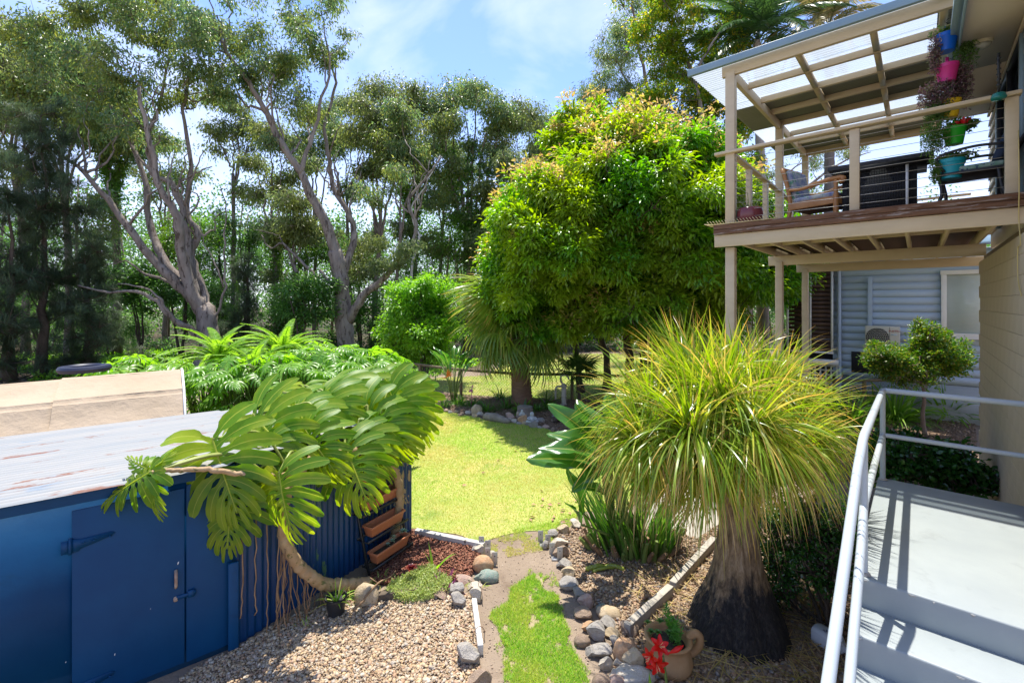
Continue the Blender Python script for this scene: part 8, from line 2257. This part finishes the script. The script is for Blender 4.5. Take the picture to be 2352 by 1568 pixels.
rod = MB(); rod.tube([Wp(2184, -60, dH), Wp(2182, 40, dH)], 0.004, 5)
rod.tube([Wp(2181, 48, dH) + Vector((0.03 * math.cos(t), 0, 0.03 * math.sin(t))) for t in np.linspace(0, 6.28, 14)], 0.004, 5)
rod.build('chain', m_black, None, label='thin dark hanging chain over the blue pot', cat='chain')
for (nm, col, px, py, tilt) in hp_:
    c = Wp(px, py, dH); s = 0.105 if nm != 'teal' else 0.13
    mcol = mat(nm + '_plastic', col, None, rough=0.4)
    ht = 0.20 if nm != 'teal' else 0.22
    T = empty('hanging_pot', c, {'blue': 'bright blue hanging pot, topmost under the roof', 'pink': 'magenta hanging pot below the blue one', 'yellow': 'yellow hanging pot behind the deck handrail', 'green': 'vivid green hanging pot holding a red begonia', 'teal': 'large turquoise pot at the bottom of the hanging string'}[nm], 'pot', 'string of coloured hanging pots')
    m = MB(); m.lathe(c, [(s * 0.72, -ht / 2), (s * 0.95, ht / 2 - 0.045), (s, ht / 2 - 0.04), (s * 1.04, ht / 2), (s * 0.94, ht / 2), (s * 0.85, ht / 2 - 0.05), (0.01, ht / 2 - 0.05)], 28); m.build('body', mcol, T, smooth='auto')
    m = MB(); m.lathe(c, [(0.022, ht / 2 - 0.05), (0.017, ht / 2 + 0.09)], 12); m.build('spout', mcol, T, smooth=True)
    m = MB(); m.lathe(c, [(s * 0.93, ht / 2 - 0.052), (0.02, ht / 2 - 0.035)], 18, cap=False); m.build('soil', m_soil, T)
plant_cloud('trailing_plant', Wp(2218, 80, dH), (0.10, 0.10, 0.18), 2600, m_tr1, 'dense green trailing plant spilling down the right side of the blue pot', trail=0.14)
plant_cloud('trailing_plant', Wp(2148, 110, dH), (0.06, 0.06, 0.20), 900, m_tr2, 'thin purple and green trailer on the left of the blue pot', trail=0.10)
plant_cloud('trailing_plant', Wp(2172, 72, dH), (0.14, 0.08, 0.05), 600, m_tr1, 'short green sprigs on top of the blue pot')
plant_cloud('purple_foliage', Wp(2200, 175, dH), (0.12, 0.10, 0.22), 2800, m_tr2, 'bushy dark purple plant almost hiding the magenta pot', trail=0.10)
plant_cloud('purple_foliage', Wp(2150, 210, dH), (0.16, 0.10, 0.14), 2200, m_tr2, 'pale mauve flowering plant hanging left of the magenta pot', trail=0.06)
plant_cloud('trailing_plant', Wp(2152, 248, dH), (0.11, 0.08, 0.09), 1300, m_tr1, 'small leaved green plant above the yellow pot', trail=0.05)
plant_cloud('trailing_plant', Wp(2148, 312, dH), (0.13, 0.12, 0.18), 3800, m_tr1, 'round mossy green cushion plant beside the green pot', Lf=0.016, Wf=0.012, trail=0.02)
plant_cloud('trailing_plant', Wp(2208, 288, dH), (0.13, 0.08, 0.07), 500, m_tr1, 'leafy begonia stems over the rim of the green pot', Lf=0.045, Wf=0.03)
plant_cloud('begonia_flower', Wp(2208, 280, dH - 0.08), (0.08, 0.05, 0.035), 70, mat('red_begonia', (0.60, 0.015, 0.015), None, rough=0.4), 'cluster of red begonia flowers over the green pot', Lf=0.035, Wf=0.025)
plant_cloud('trailing_plant', Wp(2190, 360, dH), (0.20, 0.1, 0.05), 600, m_tr1, 'bushy green plant growing in the large turquoise pot', Lf=0.035, Wf=0.022)
plant_cloud('trailing_plant', Wp(2148, 395, dH), (0.05, 0.05, 0.14), 500, m_tr1, 'green trailer hanging left of the turquoise pot')

# ornate black metal chair by the wall
bc = Wp(2225, 450, 5.35); bc.z = ZD
bk = empty('iron_armchair', bc, 'ornate black iron armchair with dark and flowery cushions against the house wall', 'chair')
fx = Vector((-1, 0.10, 0)).normalized(); fy = Vector((-fx.y, fx.x, 0))
def bp_(a, b, z): return bc + Vector((0.05, 0, 0)) + fx * a + fy * b + Vector((0, 0, z))
for sx_ in (-1, 1):
    for a in (0.26, -0.22):
        m = MB(); m.tube(limb_pts([bp_(a + 0.06 * (1 if a > 0 else -1), 0.26 * sx_, 0), bp_(a, 0.26 * sx_, 0.15), bp_(a + 0.03, 0.26 * sx_, 0.38)], 0, 4), 0.018, 7); m.build('leg', m_black, bk, smooth=True)
    m = MB(); m.tube(limb_pts([bp_(-0.24, 0.27 * sx_, 0.62), bp_(0.0, 0.28 * sx_, 0.64), bp_(0.26, 0.28 * sx_, 0.60), bp_(0.30, 0.28 * sx_, 0.52), bp_(0.24, 0.27 * sx_, 0.40)], 0, 5), 0.016, 7); m.build('arm', m_black, bk, smooth=True)
m = MB(); m.frame(bp_(-0.26, -0.27, 0.36), fx * 0.56, fy * 0.54, (0, 0, 0.03)); m.build('seat', m_black, bk, bevel=0.006)
m = MB(); m.tube(limb_pts([bp_(-0.24, -0.26, 0.38), bp_(-0.33, -0.27, 0.58), bp_(-0.44, -0.24, 0.76), bp_(-0.47, 0.0, 0.82), bp_(-0.44, 0.24, 0.76), bp_(-0.33, 0.27, 0.58), bp_(-0.24, 0.26, 0.38)], 0, 5), 0.020, 7)
for k in range(-3, 4):
    m.tube(limb_pts([bp_(-0.25, k * 0.07, 0.40), bp_(-0.34, k * 0.07 + 0.02, 0.58), bp_(-0.44, k * 0.06, 0.78)], 0, 3), 0.009, 5)
for k in range(5): m.tube([bp_(-0.29 - 0.03 * k, -0.25 + 0.0 * k, 0.46 + 0.07 * k), bp_(-0.29 - 0.03 * k, 0.25, 0.46 + 0.07 * k)], 0.008, 5)
m.build('back_frame', m_black, bk, smooth=True)
m = MB(); m.frame(bp_(-0.24, -0.24, 0.392), fx * 0.50, fy * 0.48, (0, 0, 0.06)); m.build('seat_cushion', mat('flowery_cushion', (0.10, 0.24, 0.16), (0.34, 0.40, 0.34), 14, 0.8, spots=(0.03, 0.04, 0.12), sscale=16, sthr=0.55), bk, bevel=0.02)
m = MB(); m.frame(bp_(-0.22, -0.22, 0.46), fx * 0.09, fy * 0.44, Vector((0, 0, 0.30)) - fx * 0.10); m.build('back_cushion', mat('dark_teal_cushion', (0.02, 0.035, 0.07), None, rough=0.8), bk, bevel=0.03)
# wind chime by the door
wc = empty('wind_chime', onX(2296, 200, X1 - 0.2), 'green glass wind chime hanging on a dark rope beside the sliding door', 'wind chime')
c = onX(2294, 222, X1 - 0.16)
m = MB(); m.tube([c + Vector((0, 0, 0.45)), c + Vector((0, 0, 0.05))], 0.012, 6)
for k in range(6): m.lathe(c + Vector((0, 0, 0.12 + k * 0.055)), [(0.004, -0.02), (0.022, 0), (0.004, 0.02)], 7)
m.build('rope', m_black, wc, smooth=True)
m = MB(); m.lathe(c, [(0.005, 0.05), (0.05, 0.03), (0.062, -0.01), (0.055, -0.03), (0.01, -0.035)], 14); m.build('glass_float', mat('teal_glass', (0.01, 0.16, 0.13), None, rough=0.15), wc, smooth=True)

# cull nothing: everything above is left in the scene as built
